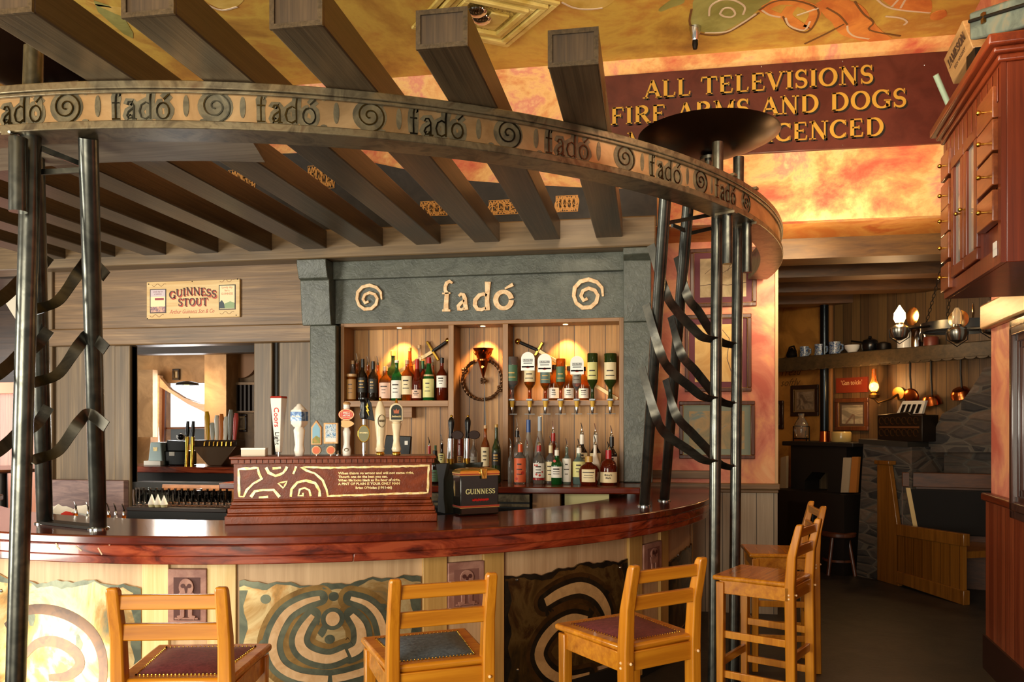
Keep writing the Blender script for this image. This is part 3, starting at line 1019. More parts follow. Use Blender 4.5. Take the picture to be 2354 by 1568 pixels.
# ================================================================ the bar
RB, RI, RFR = 3.15, 2.51, 2.97
A0, A1 = math.radians(-150), math.radians(7.2)
top = thing('bar_worktop', 'long curved polished mahogany bar top', 'bar top', (BC.x, BC.y, 0.934))
obj('slab', M().ring(RI, RB, ZB1 - 0.045, ZB1, BC, 120, A0, A1), MAHO, top, bevel=0.008)
obj('front_edge', M().ring(RB - 0.12, RB - 0.006, 0.972, ZB1 - 0.044, BC, 120, A0, A1), MAHOF, top, bevel=0.006)
obj('lower_edge', M().ring(RB - 0.12, RB - 0.012, 0.934, 0.973, BC, 60, A0, math.radians(-97)), MAHOF, top, bevel=0.004)
obj('lower_edge', M().ring(RB - 0.12, RB - 0.012, 0.934, 0.973, BC, 60, math.radians(-96.96), math.radians(-66.8)), MAHOF, top, bevel=0.004)
obj('lower_edge', M().ring(RB - 0.12, RB - 0.012, 0.934, 0.973, BC, 60, math.radians(-66.76), A1), MAHOF, top, bevel=0.004)
sc_ = M()
fe = cylf(RB - 0.006)
for a, b, c, d in ((123, 1237, 135, 1256), (132, 1256, 139, 1264), (176, 1256, 190, 1267), (228, 1260, 237, 1276), (250, 1246, 255, 1254)):
    sc_.stroke(pxc([(a, b), (c, d)], RB), 0.007, fe, 0.0005, 0.0015)
obj('scratches', sc_, plain('bare_wood_scratch', 'd2a884', 0.5), top)
gg = M()
for (cx_, cy_) in ((1358, 1205), (1392, 1202)):
    s, z = pxc([(cx_, cy_)], RB)[0]
    rr = random.Random(cx_)
    gg.prism([(s + 0.034 * math.cos(k * .52) * (0.6 + .5 * rr.random()), z + 0.011 * math.sin(k * .52) * (0.6 + .6 * rr.random())) for k in range(12)], fe, 0.0004, 0.001)
obj('worn_patch', gg, plain('worn_orange_wood', 'b65a24', 0.5), top)

bar = thing('bar_counter', 'curved bar front of pale boards with torch-cut metal panels and owl plaques', 'bar counter', (BC.x, BC.y, 0))
TANB = wood('tan_front_board', 'b08a62', 'd6b288', 'Z', 30, 0.5, 1.2)
obj('front_board', M().ring(RFR - 0.08, RFR, 0.0, 0.934, BC, 120, A0, A1), TANB, bar)
obj('kick_board', M().ring(RFR, RFR + 0.02, 0.0, 0.14, BC, 120, A0, A1), BLACKM, bar)
obj('back_board', M().ring(RI + 0.03, RI + 0.06, 0.0, 0.93, BC, 100, A0, A1), BLACKM, bar)
frf = cylf(RFR)
STILE = wood('pale_pine_stile', 'c9a35c', 'ecd29a', 'Z', 40, 0.45, 1.2)
STILEP = wood('dim_pine_stile', 'a37a3c', 'c89c58', 'Z', 40, 0.45, 1.2)  # same pine, dimmer light beyond the sunlit left end put into the colour
zt = 0.933


def sx(px, py=1330):
    return pxc([(px, py)], RFR)[0][0]


for a, b, mt in ((332, 392, STILE), (480, 545, STILE), (970, 1025, STILEP), (1108, 1155, STILEP), (1440, 1470, STILEP), (1512, 1530, STILEP), (1622, 1640, STILEP), (-160, -100, STILE)):
    obj('stile', M().slab([sx(a) + (sx(b) - sx(a)) * i / 4 for i in range(5)], 0.02, zt, frf, 0, 0.022), mt, bar, bevel=0.003)


def plate(pxl, pxr, pyt, mat, seed):
    rr = random.Random(seed)
    s0, s1 = sx(pxl), sx(pxr)
    ztop = pxc([((pxl + pxr) / 2, pyt)], RFR)[0][1]
    us = [s0 + (s1 - s0) * i / 40 for i in range(41)]
    ph = [rr.uniform(0, 6) for _ in range(4)]
    f = lambda u: ztop + 0.012 * math.sin(9 * u + ph[0]) + 0.007 * math.sin(31 * u + ph[1]) + 0.004 * math.sin(80 * u + ph[2])
    pn = obj('metal_panel', M().slab(us, 0.17, f, frf, 0.004, 0.014), mat, bar)
    hm = HALO if mat is BRASSY else HALOD
    g = lambda u: f(u) - 0.022 - 0.012 * math.sin(14 * u + ph[3]) - 0.006 * math.sin(43 * u + ph[0])
    obj('edge_tint', M().slab(us, g, f, frf, 0.0141, 0.0144), hm, pn)
    for a, b in ((s0, s0 + 0.03), (s1 - 0.045, s1)):
        wv = [a + (b - a) * i / 4 for i in range(5)]
        obj('edge_tint', M().prism([(b if a == s0 else a, 0.17)] + [((b if a == s0 else a) + 0.012 * math.sin(i * 1.3 + ph[1]), 0.17 + (ztop - 0.2) * i / 16) for i in range(17)] + [(a if a == s0 else b, ztop - 0.03), (a if a == s0 else b, 0.17)], frf, 0.0141, 0.01445), hm, pn)
    for i in range(5):
        cu_, cv_ = rr.uniform(s0 + .08, s1 - .08), rr.uniform(0.5, ztop - .08)
        a_, b_ = rr.uniform(.012, .03), rr.uniform(.012, .05)
        obj('heat_mark', M().prism([(cu_ + a_ * math.cos(t) * (1 + .25 * math.sin(3 * t + i)), cv_ + b_ * math.sin(t) * (1 + .2 * math.cos(2 * t + i))) for t in [2 * math.pi * k / 20 for k in range(20)]], frf, 0.0141, 0.01455), hm, pn)
    return pn


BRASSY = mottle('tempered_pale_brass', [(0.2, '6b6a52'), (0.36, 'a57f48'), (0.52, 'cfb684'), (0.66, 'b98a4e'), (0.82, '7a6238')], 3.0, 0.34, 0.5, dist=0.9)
BRASSD = mottle('tempered_brass_dim', [(0.2, '2e2a1e'), (0.4, '5c4622'), (0.55, '7a6236'), (0.68, '52381a'), (0.84, '2a2822')], 3.4, 0.32, 0.6, dist=0.9)  # dim copy of the brass, darker light on the right panels painted in
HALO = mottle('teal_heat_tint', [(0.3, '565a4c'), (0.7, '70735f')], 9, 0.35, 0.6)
HALOD = mottle('dim_heat_tint', [(0.3, '23221c'), (0.7, '3a3326')], 9, 0.35, 0.6)  # dim copy of the heat tint, darkened to go with the dim brass
CUT = mottle('tan_cutout', [(0.3, 'c79c6c'), (0.7, 'dcb689')], 12, 0.45)
CUTD = mottle('tan_cutout_dim', [(0.3, 'b08c5c'), (0.7, 'c8a26e')], 12, 0.45)  # dim copy of the cut-out tan, weaker light put into the colour
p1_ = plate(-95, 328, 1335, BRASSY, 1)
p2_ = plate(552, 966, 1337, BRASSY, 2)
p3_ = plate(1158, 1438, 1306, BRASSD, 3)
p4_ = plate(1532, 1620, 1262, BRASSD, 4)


BRT = mottle('brown_heat_tint', [(0.3, '7a5a2c'), (0.7, 'a07c44')], 7, 0.35, 0.5)
BRTD = mottle('dim_brown_heat_tint', [(0.3, '3e2c14'), (0.7, '5a4020')], 7, 0.35, 0.5)  # dim copy of the brown tint for the less lit panels


def motif(panel, lines, halo, cut, w):
    for k, (pts, ws) in enumerate(lines):
        q = []
        for i in range(len(pts) - 1):        # smooth the traced way-points
            for t in (0, 0.25, 0.5, 0.75):
                p0, p1, p2, p3 = pts[max(i - 1, 0)], pts[i], pts[i + 1], pts[min(i + 2, len(pts) - 1)]
                q.append(tuple(0.5 * (2 * p1[j] + (p2[j] - p0[j]) * t + (2 * p0[j] - 5 * p1[j] + 4 * p2[j] - p3[j]) * t * t + (3 * p1[j] - p0[j] - 3 * p2[j] + p3[j]) * t ** 3) for j in (0, 1)))
        q.append(pts[-1])
        c = pxc(q, RFR)
        n = len(c)
        wl = []
        for i in range(n):
            t = i / (n - 1)
            e0 = ws[0] if t < .5 or len(ws) < 3 else ws[2]
            wl.append(w * (e0 + (ws[1] - e0) * math.sin(math.pi * (0.08 + 0.84 * t))))
        if halo is None:
            obj('cut_out', M().stroke(c, wl, frf, 0.0146, 0.0156), cut, panel)
            continue
        hm_, bm_ = M().stroke(c, [x + 0.058 for x in wl], frf, 0.0142 + k * 0.0001, 0.0150 + k * 0.0001), M().stroke(c, [x + 0.11 for x in wl], frf, 0.0141, 0.0146 + k * 0.00008)
        for e_, wq in ((c[0], wl[0]), (c[-1], wl[-1])):
            hm_.prism(arc(e_[0], e_[1], (wq + .058) / 2, (wq + .058) / 2, 0, 345, 18), frf, 0.0142, 0.01485 + k * 0.0001)
            bm_.prism(arc(e_[0], e_[1], (wq + .11) / 2, (wq + .11) / 2, 0, 345, 18), frf, 0.0141, 0.01455 + k * 0.00008)
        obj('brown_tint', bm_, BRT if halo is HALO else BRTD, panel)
        obj('heat_tint', hm_, halo, panel)
        obj('cut_out', M().stroke(c, wl, frf, 0.015, 0.0175), cut, panel)


motif(p2_, [([(736, 1373), (700, 1383), (660, 1408), (635, 1450), (628, 1490), (645, 1530), (690, 1554), (754, 1560)], (0.3, 1.0, .85)),
            ([(806, 1374), (842, 1386), (868, 1412), (880, 1445), (884, 1480), (880, 1508), (850, 1535), (800, 1552), (764, 1559)], (0.3, 0.9, .85)),
            ([(720, 1413), (700, 1440), (689, 1468), (697, 1492), (724, 1508), (760, 1513), (796, 1499)], (0.35, 1.1, .9)),
            ([(808, 1412), (826, 1436), (831, 1465), (824, 1488), (804, 1500)], (0.35, 1.15, 1.1))], HALO, CUT, 0.042)
for (px, py, r, mt, hm) in ((765, 1421, 0.034, CUT, HALO), (767, 1370, 0.001, CUT, HALO), (758, 1468, 0.001, CUT, HALO), (612, 1376, 0.001, CUT, HALO)):
    s, z = pxc([(px, py)], RFR)[0]
    obj('heat_tint', M().prism(arc(s, z, r + 0.024, r + 0.022, 0, 345, 20), frf, 0.0142, 0.0156), hm, p2_)
    if r > 0.01:
        obj('cut_out', M().prism(arc(s, z, r, r * 1.05, 0, 345, 20), frf, 0.0156, 0.0178), mt, p2_)
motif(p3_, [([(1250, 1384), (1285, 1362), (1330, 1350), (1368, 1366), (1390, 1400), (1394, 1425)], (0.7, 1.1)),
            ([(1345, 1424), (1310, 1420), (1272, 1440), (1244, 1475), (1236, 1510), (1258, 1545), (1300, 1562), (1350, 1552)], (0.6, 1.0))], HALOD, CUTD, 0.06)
CUT_SHADED = mottle('shaded_cutout_brown', [(0.3, '3c281a'), (0.7, '54381f')], 12, 0.6)  # shade inside the cut-outs is put into this brown
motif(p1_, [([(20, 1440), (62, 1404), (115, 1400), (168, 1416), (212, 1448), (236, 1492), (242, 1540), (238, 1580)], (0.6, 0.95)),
            ([(60, 1510), (90, 1478), (135, 1474), (178, 1498), (188, 1528), (160, 1552), (118, 1556)], (0.4, 1.0))], None, CUT_SHADED, 0.06)
motif(p4_, [([(1590, 1345), (1575, 1356), (1565, 1380)], (0.5, 1.0)), ([(1614, 1338), (1622, 1352)], (0.5, 0.8))], HALOD, plain('dull_cut', '6f7a74', 0.4, 0.5), 0.04)
nl = M()
for (px, py) in ((1185, 1332), (1421, 1304), (1187, 1538), (1553, 1276), (10, 1357)):
    s, z = pxc([(px, py)], RFR)[0]
    c_ = frf(s, z, 0.015)
    nl.ball(c_, 0.009, 8)
obj('panel_nails', nl, CHROME, bar)

# carved owl plaques
PLAQ = mottle('rosy_terracotta', [(0.3, '8a5a4c'), (0.7, 'a97a68')], 8, 0.5, bstr=0.3, bscale=60, bd=0.003)
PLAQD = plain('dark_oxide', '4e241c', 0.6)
for (a, b, t, bt, mt) in ((392, 480, 1306, 1452, PLAQ), (1026, 1108, 1290, 1415, PLAQ), (1471, 1512, 1247, 1330, PLAQ)):
    s0, s1 = sx(a), sx(b)
    z1, z0 = pxc([((a + b) / 2, t)], RFR)[0][1], pxc([((a + b) / 2, bt)], RFR)[0][1]
    w, h, sm = s1 - s0, z1 - z0, (s0 + s1) / 2
    pq = obj('owl_plaque', M().slab([s0 + w * i / 4 for i in range(5)], z0, z1, frf, 0.0, 0.03), mt, bar, bevel=0.004)
    pq['label'] = 'rosy carved plaque with a round-eyed owl'
    obj('recess', M().slab([s0 + w * (0.16 + .68 * i / 4) for i in range(5)], z0 + h * 0.2, z1 - h * 0.13, frf, 0.0305, 0.0315), PLAQD if a < 500 else plain('rosy_shadowed_clay', '7d5145', 0.6), pq)  # rosy recess colour carries the shadow inside the plaque
    ow = M()
    ow.prism([(sm + w * 0.19 * math.cos(q), z0 + h * 0.72 + h * 0.14 * math.sin(q)) for q in [2 * math.pi * i / 18 for i in range(18)]], frf, 0.031, 0.04)
    ow.prism([(sm - w * .17, z0 + h * .44), (sm + w * .17, z0 + h * .44), (sm + w * .2, z0 + h * .62), (sm + w * .08, z0 + h * .7), (sm - w * .08, z0 + h * .7), (sm - w * .2, z0 + h * .62)], frf, 0.031, 0.038)
    ow.stroke([(sm - w * .1, z0 + h * .45), (sm - w * .1, z0 + h * .27), (sm - w * .22, z0 + h * .24)], w * .12, frf, 0.031, 0.039)
    ow.stroke([(sm + w * .1, z0 + h * .45), (sm + w * .1, z0 + h * .27), (sm + w * .22, z0 + h * .24)], w * .12, frf, 0.031, 0.039)
    ow.stroke([(sm - w * .3, z0 + h * .23), (sm + w * .3, z0 + h * .23)], h * .03, frf, 0.031, 0.038)
    obj('owl', ow, mt, pq, bevel=0.002)
    ey = M()
    for q in (-1, 1):
        ey.prism(arc(sm + q * w * .08, z0 + h * .745, w * .055, w * .055, 0, 340, 12), frf, 0.0402, 0.042)
    ey.stroke([(sm, z0 + h * .74), (sm, z0 + h * .63)], [w * .1, w * .03], frf, 0.0402, 0.042)
    obj('eyes_and_beak', ey, PLAQD, pq)

# ================================================================ draught box on the bar
pL, pR = at_z(516, 1207, ZB1), at_z(1005, 1199, ZB1)
uu = (pR - pL)
W = uu.length
K = W / 489.0
tw = thing('draught_box', 'reddish brown moulded draught box with gold scrollwork carrying eight beer taps', 'draught box', (pL.x, pL.y, ZB1), None, math.atan2(uu.y, uu.x))


def tx(px):
    return (px - 516) * K


def tz(py):
    return (1206 - py) * K * 1.012


D = 0.30
base = M()
for (a, b, z0, z1) in ((0.0, 0.0, 0, 0.045), (0.008, 0.008, 0.045, 0.058), (0.012, 0.012, 0.058, 0.085), (0.022, 0.022, 0.085, 0.097), (0.028, 0.028, 0.097, 0.118), (0.036, 0.036, 0.118, 0.13)):
    base.box(a, W - a, b, D - b, z0 + 0.0008, z1)
obj('base_moulding', base, TOWERW, tw, local=True, bevel=0.004)
obj('box', M().box(tx(533), tx(993), 0.04, D - 0.04, 0.13, tz(1068)), TOWERW, tw, local=True)
obj('cap', M().box(tx(525), tx(1003), 0.012, D - 0.012, tz(1057), tz(1051)).box(tx(528), tx(999), 0.022, D - 0.02, tz(1068), tz(1057)), TOWERW, tw, local=True, bevel=0.003)
dn = M()
for i in range(34):
    x0 = tx(534 + i * 13.6)
    dn.box(x0, x0 + 0.024, 0.014, 0.022, tz(1066), tz(1058))
obj('dentils', dn, TOWERW, tw, local=True)
ft = lambda u, v, d: Vector((u, 0.04 - d, v))
gm = M()
rg = random.Random(9)
T = lambda ps: [(tx(a), tz(b)) for a, b in ps]


def gst(ps, w=0.011, closed=False):
    q = T(ps)
    out = []
    n = len(q)
    for i in range(n if closed else n - 1):
        a, b = q[i], q[(i + 1) % n]
        k = max(1, int(math.hypot(b[0] - a[0], b[1] - a[1]) / 0.02))
        for j in range(k):
            out.append((a[0] + (b[0] - a[0]) * j / k + rg.uniform(-.0012, .0012), a[1] + (b[1] - a[1]) * j / k + rg.uniform(-.0015, .0015)))
    if not closed:
        out.append(q[-1])
    gm.stroke(out, [w * rg.uniform(0.75, 1.2) for _ in out], ft, 0.0, 0.004, closed)


gst([(544, 1080), (588, 1077), (590, 1090), (596, 1102), (577, 1114), (563, 1128), (556, 1143), (546, 1143)], 0.013, True)
gst([(606, 1076), (612, 1089), (628, 1096), (645, 1090), (654, 1075)], 0.014)
gst([(621, 1079), (640, 1077)])
gst([(675, 1075), (668, 1092)])
gst([(634, 1113), (654, 1108), (645, 1125)], 0.009, True)
gst([(572, 1145), (581, 1131), (600, 1128), (624, 1129), (637, 1145)], 0.014)
gst([(590, 1145), (611, 1144)])
gst([(663, 1145), (664, 1128), (678, 1112), (698, 1107), (719, 1114), (729, 1131), (729, 1145)], 0.014)
gst([(708, 1144), (705, 1130), (694, 1124), (683, 1128), (680, 1143), (691, 1142), (690, 1136)], 0.011)
gst([(686, 1076), (745, 1078), (985, 1075), (983, 1139), (748, 1144), (745, 1130), (736, 1107), (717, 1091), (699, 1084)], 0.011, True)
obj('gold_scrollwork', gm, PALEGOLD, tw, local=True)
for s, a, y, h in (('When things go wrong and will not come right,', 772, 1091.5, 0.0185), ('Though one do the best you can,', 772, 1100, 0.0185), ('When life looks black as the hour of night,', 772, 1108, 0.0185), ('A PINT OF PLAIN IS YOUR ONLY MAN', 772, 1116.5, 0.0185), ("Brian O'Nolan (1911-66)", 812, 1126, 0.0185)):
    txt('gold_lettering', s, PALEGOLD, ft, h, tw, (tx(a), tz(y)), 0.002, {1091.5: 1.14, 1100: 1.06, 1108: 1.04, 1116.5: 1.04, 1126: 1.05}[y], 0.0006, 'LEFT', local=True)

ZTOP = tz(1051)


def tface(y):
    return lambda u, v, d: Vector((u, y - d, v))


def tap(px, build, label):
    x = tx(px)
    o = build(x)
    o['label'] = label
    return o


YT = 0.13
Mx = lambda x: Matrix.Translation((x, YT, 0))


def lat(name, prof, x, mat, parent, n=18, sx=1, sy=1, ph=0.0, angle=38):
    return obj(name, M().lathe([(r, ZTOP + z) for r, z in prof], (x, YT, 0), n, None, ph, sx, sy), mat, parent, local=True, angle=angle)


# white tapered square handle with red and black script
x = tx(629)
h1 = obj('tap_handle', M().lathe([(0.019, ZTOP + 0.02), (0.047, ZTOP + 0.315)], (x, YT, 0), 4, None, math.pi / 4 - 0.35), WHITE, tw, local=True, bevel=0.003)
h1['label'] = 'tall white tapered tap handle with red and black script'
fs = lambda u, v, d: Vector((x, YT, 0)) + Matrix.Rotation(-0.35, 3, 'Z') @ Vector((u, -0.0135 - 0.067 * (v - ZTOP - 0.02) - 0.0 - d, v))
fd = lambda u, v, d: fs(v, ZTOP + 0.30 - u, d)
txt('red_script', 'Coors', plain('red_print', 'c8281e', 0.4), fd, 0.042, h1, (0.09, 0.0), 0.0015, 1.0, 0.0005, local=True)
txt('black_script', 'Light', BLACK, fd, 0.036, h1, (0.205, 0.0), 0.0015, 1.0, 0.0003, local=True)
obj('top_cap', M().lathe([(0.0475, ZTOP + 0.315), (0.044, ZTOP + 0.325)], (x, YT, 0), 4, None, math.pi / 4 - 0.35), plain('red_lacquer', '9c2419', 0.3), h1, local=True)
lat('ferrule', [(0.012, 0), (0.012, 0.02)], x, CHROME, h1)

x2 = tx(677)
h2 = lat('tap_handle', [(0.022, 0.0), (0.029, 0.03), (0.023, 0.06), (0.028, 0.11), (0.031, 0.14), (0.02, 0.16)], x2, WHITE, tw)
h2['label'] = 'white ceramic tap handle with a blue four-sided head'
obj('head', M().lathe([(0.03, ZTOP + 0.155), (0.048, ZTOP + 0.175), (0.048, ZTOP + 0.245), (0.04, ZTOP + 0.255)], (x2, YT, 0), 4, None, math.radians(20)), WHITE, h2, local=True, bevel=0.004)
obj('blue_panel', M().lathe([(0.0486, ZTOP + 0.19), (0.0486, ZTOP + 0.24)], (x2, YT, 0), 4, None, math.radians(20)), mottle('blue_label', [(0.4, '2f5f9e'), (0.55, '7fa6cf'), (0.7, 'dfe6ea')], 22, 0.35), h2, local=True)
f2 = lambda u, v, d: Vector((x2, YT, 0)) + Matrix.Rotation(math.radians(20 - 45 + 90 - 90 + 0), 3, 'Z') @ Vector((u, -0.0347 - d, v))
txt('white_script', 'Blue Moon', WHITE, f2, 0.015, h2, (0, ZTOP + 0.215), 0.001, 0.8, 0.0004, local=True, shear=0.3)
lat('finial', [(0.036, 0.25), (0.03, 0.262), (0.018, 0.272), (0.014, 0.28), (0.004, 0.286)], x2, WHITE, h2)

x3 = tx(718)
WOODL = wood('light_maple', 'c08a4a', 'e0b478', 'Z', 50, 0.35, 2)
h3 = obj('tap_handle', M().prism([(x3 - 0.028, ZTOP + 0.06), (x3 + 0.028, ZTOP + 0.06), (x3 + 0.028, ZTOP + 0.155), (x3, ZTOP + 0.195), (x3 - 0.028, ZTOP + 0.155)], tface(YT), -0.02, 0.03), WOODL, tw, local=True, bevel=0.003)
h3['label'] = 'pale wooden gabled tap handle with a landscape picture'
fl3 = tface(YT - 0.03)
obj('picture', M().prism([(x3 - 0.02, ZTOP + 0.068), (x3 + 0.02, ZTOP + 0.068), (x3 + 0.02, ZTOP + 0.15), (x3, ZTOP + 0.18), (x3 - 0.02, ZTOP + 0.15)], fl3, 0.0005, 0.0015), plain('sky_blue_print', '7fb2c9', 0.4), h3, local=True)
obj('meadow', M().prism([(x3 - 0.02, ZTOP + 0.068), (x3 + 0.02, ZTOP + 0.068), (x3 + 0.02, ZTOP + 0.098), (x3, ZTOP + 0.11), (x3 - 0.02, ZTOP + 0.092)], fl3, 0.0016, 0.0022), mottle('meadow_print', [(0.3, '6f8a3a'), (0.7, 'b98a3a')], 60, 0.5), h3, local=True)
fw = plain('orange_print', 'd8632a', 0.4)
for q, xx, nm in ((h3, x3, 0), (None, tx(752), 1)):
    if nm:
        q = obj('tap_handle', M().box(xx - 0.038, xx + 0.038, YT - 0.03, YT + 0.02, ZTOP + 0.065, ZTOP + 0.18), WOODL, tw, local=True, bevel=0.003)
        q['label'] = 'pale wooden square tap handle with a snowy blue picture'
        obj('picture', M().box(xx - 0.028, xx + 0.028, YT - 0.0315, YT - 0.0302, ZTOP + 0.076, ZTOP + 0.172), mottle('snowy_print', [(0.35, '3f7fae'), (0.5, 'dfe9ee'), (0.65, '6d7f8a')], 50, 0.4), q, local=True)
        obj('snow', M().box(xx - 0.028, xx + 0.028, YT - 0.0322, YT - 0.0316, ZTOP + 0.076, ZTOP + 0.098), plain('snow_print', 'e8e6e0', 0.5), q, local=True)
    obj('round_knob', M().tube([(xx, YT - 0.03, ZTOP + 0.03), (xx, YT + 0.02, ZTOP + 0.03)], 0.024, 20), WOODL, q, local=True)
    obj('knob_print', M().tube([(xx, YT - 0.0315, ZTOP + 0.03), (xx, YT - 0.0302, ZTOP + 0.03)], 0.019, 20), fw, q, local=True)
    lat('ferrule', [(0.008, 0), (0.008, 0.012)], xx, CHROME, q)

x5 = tx(789)
h5 = lat('tap_handle', [(0.022, 0.0), (0.024, 0.03), (0.017, 0.06), (0.019, 0.1), (0.022, 0.13), (0.014, 0.15), (0.014, 0.25), (0.018, 0.262), (0.018, 0.28)], x5, WHITE, tw)
h5['label'] = 'white tap handle with a red oval badge'
obj('badge_scroll', M().prism([(x5 + 0.034 * math.cos(a) * (1 + .2 * math.cos(3 * a)), ZTOP + 0.175 + 0.022 * math.sin(a)) for a in [2 * math.pi * i / 24 for i in range(24)]], tface(YT - 0.012), 0, 0.01), plain('antique_gold', 'c9a06a', 0.4, 0.3), h5, local=True)
obj('badge', M().prism(arc(x5, ZTOP + 0.225, 0.043, 0.032, 0, 350, 24), tface(YT - 0.018), 0, 0.012), plain('badge_red', 'd8402e', 0.3), h5, local=True, bevel=0.002)
obj('badge_rim', M().stroke(arc(x5, ZTOP + 0.225, 0.039, 0.028, 0, 345, 24), 0.003, tface(YT - 0.030), 0, 0.002, True).stroke([(x5 - .026, ZTOP + .21), (x5 + .026, ZTOP + .21), (x5 + .026, ZTOP + .24), (x5 - .026, ZTOP + .24)], 0.002, tface(YT - 0.030), 0, 0.002, True), PALEGOLD, h5, local=True)
txt('badge_lettering', 'STELLA\nARTOIS', WHITE, tface(YT - 0.0305), 0.013, h5, (x5, ZTOP + 0.226), 0.001, 0.9, 0.0004, local=True)
obj('foot_print', M().prism(arc(x5, ZTOP + 0.032, 0.014, 0.010, 0, 345, 16), lambda u, v, d: Vector((u, YT - math.sqrt(max(0.024 ** 2 - (u - x5) ** 2, 1e-6)) - d, v)), 0.0003, 0.001), plain('sepia_print', '6f5f45', 0.5), h5, local=True)
lat('cap', [(0.02, 0.28), (0.021, 0.288), (0.012, 0.296)], x5, plain('tan_cap', 'b88a52', 0.4), h5)

x6 = tx(830)
h6 = lat('tap_handle', [(0.008, 0.0), (0.008, 0.2), (0.02, 0.205), (0.024, 0.23), (0.018, 0.25), (0.023, 0.27), (0.018, 0.29), (0.024, 0.305), (0.03, 0.31), (0.03, 0.318)], x6, BLACK, tw)
h6['label'] = 'black twisted tap handle with a yellow lightning flash'
lat('chrome_rod', [(0.0095, 0.0), (0.0095, 0.2)], x6, CHROME, h6)
obj('cape', M().prism([(x6 + 0.01, ZTOP + 0.2), (x6 + 0.058, ZTOP + 0.19), (x6 + 0.04, ZTOP + 0.29), (x6 + 0.022, ZTOP + 0.315)], tface(YT + 0.004), -0.008, 0.008), BLACK, h6, local=True, bevel=0.002)
obj('lightning', M().prism([(x6 + 0.018, ZTOP + 0.29), (x6 + 0.026, ZTOP + 0.27), (x6 + 0.02, ZTOP + 0.267), (x6 + 0.03, ZTOP + 0.245), (x6 + 0.023, ZTOP + 0.243), (x6 + 0.03, ZTOP + 0.215), (x6 + 0.012, ZTOP + 0.25), (x6 + 0.018, ZTOP + 0.252), (x6 + 0.01, ZTOP + 0.272), (x6 + 0.016, ZTOP + 0.274)], tface(YT - 0.0265), 0, 0.002), plain('yellow_flash', 'e8cf3a', 0.4), h6, local=True)
obj('badge', M().prism(arc(x6, ZTOP + 0.12, 0.034, 0.05, 0, 350, 26), tface(YT - 0.012), 0, 0.012), BRASS, h6, local=True, bevel=0.003)
obj('badge_face', M().prism(arc(x6, ZTOP + 0.12, 0.028, 0.043, 0, 350, 26), tface(YT - 0.0243), 0, 0.0015), plain('olive_badge', '7c7a55', 0.35), h6, local=True)
txt('badge_lettering', 'MAGNERS', PALEGOLD, tface(YT - 0.026), 0.011, h6, (x6, ZTOP + 0.125), 0.001, 0.9, 0.0003, local=True)

CERA = plain('cream_ceramic', 'e9d8b4', 0.22)
x7 = tx(869)
h7 = lat('tap_handle', [(0.022, 0.02), (0.026, 0.035), (0.021, 0.045), (0.02, 0.08), (0.026, 0.14), (0.031, 0.2), (0.028, 0.25), (0.015, 0.29), (0.009, 0.3)], x7, CERA, tw)
h7['label'] = 'slim cream ceramic tap handle with a round harp badge'
lat('brass_collar', [(0.018, 0.0), (0.024, 0.004), (0.024, 0.014), (0.02, 0.02)], x7, BRASS, h7)
lat('brass_tip', [(0.009, 0.3), (0.005, 0.31), (0.007, 0.318), (0.003, 0.325)], x7, BRASS, h7)
f7 = lambda u, v, d: Vector((x7, YT, 0)) + Matrix.Rotation(0.3, 3, 'Z') @ Vector((u, -0.0305 - d, v))
obj('badge', M().stroke(arc(0, ZTOP + 0.19, 0.021, 0.034, 0, 345, 22), 0.003, f7, -0.004, 0.002, True), plain('sepia_print', '6f5f45', 0.5), h7, local=True)
txt('badge_lettering', 'HARP', plain('sepia_print', '6f5f45', 0.5), f7, 0.017, h7, (0, ZTOP + 0.19), 0.003, 0.8, 0.0004, local=True)

x8 = tx(908)
h8 = lat('tap_handle', [(0.022, 0.02), (0.027, 0.035), (0.022, 0.05), (0.017, 0.08), (0.019, 0.12), (0.026, 0.16), (0.028, 0.175), (0.022, 0.18), (0.03, 0.19)], x8, CERA, tw)
h8['label'] = 'cream ceramic tap handle with a dark arched badge'
lat('brass_collar', [(0.018, 0.0), (0.024, 0.004), (0.024, 0.014), (0.02, 0.02)], x8, BRASS, h8)
ah = [(x8 - 0.038, ZTOP + 0.19), (x8 + 0.038, ZTOP + 0.19), (x8 + 0.038, ZTOP + 0.25)] + arc(x8, ZTOP + 0.25, 0.038, 0.04, 10, 170, 12) + [(x8 - 0.038, ZTOP + 0.25)]
obj('head', M().prism(ah, tface(YT), -0.02, 0.022), CERA, h8, local=True, bevel=0.005)
ah2 = [(x8 - 0.029, ZTOP + 0.197), (x8 + 0.029, ZTOP + 0.197), (x8 + 0.029, ZTOP + 0.25)] + arc(x8, ZTOP + 0.25, 0.029, 0.03, 10, 170, 12) + [(x8 - 0.029, ZTOP + 0.25)]
obj('badge', M().prism(ah2, tface(YT - 0.022), 0.0002, 0.0015), plain('dark_badge', '23251c', 0.3), h8, local=True)
txt('badge_lettering', "Smithwick's", PALEGOLD, tface(YT - 0.0235), 0.0135, h8, (x8, ZTOP + 0.215), 0.001, 0.8, 0.0003, local=True, shear=0.2)
obj('crown_print', M().prism([(x8 - .014, ZTOP + .232), (x8 + .014, ZTOP + .232), (x8 + .016, ZTOP + .256), (x8 + .007, ZTOP + .246), (x8, ZTOP + .26), (x8 - .007, ZTOP + .246), (x8 - .016, ZTOP + .256)], tface(YT - 0.0235), 0, 0.001), plain('orange_crown', 'b5603a', 0.4), h8, local=True)
lat('finial', [(0.012, 0.285), (0.008, 0.296), (0.006, 0.31), (0.002, 0.318)], x8, BRASS, h8)
# a small plug where a ninth tap could stand
lat('plug', [(0.008, 0.0), (0.008, 0.012), (0.005, 0.016), (0.007, 0.026)], tx(767), CHROME, tw)

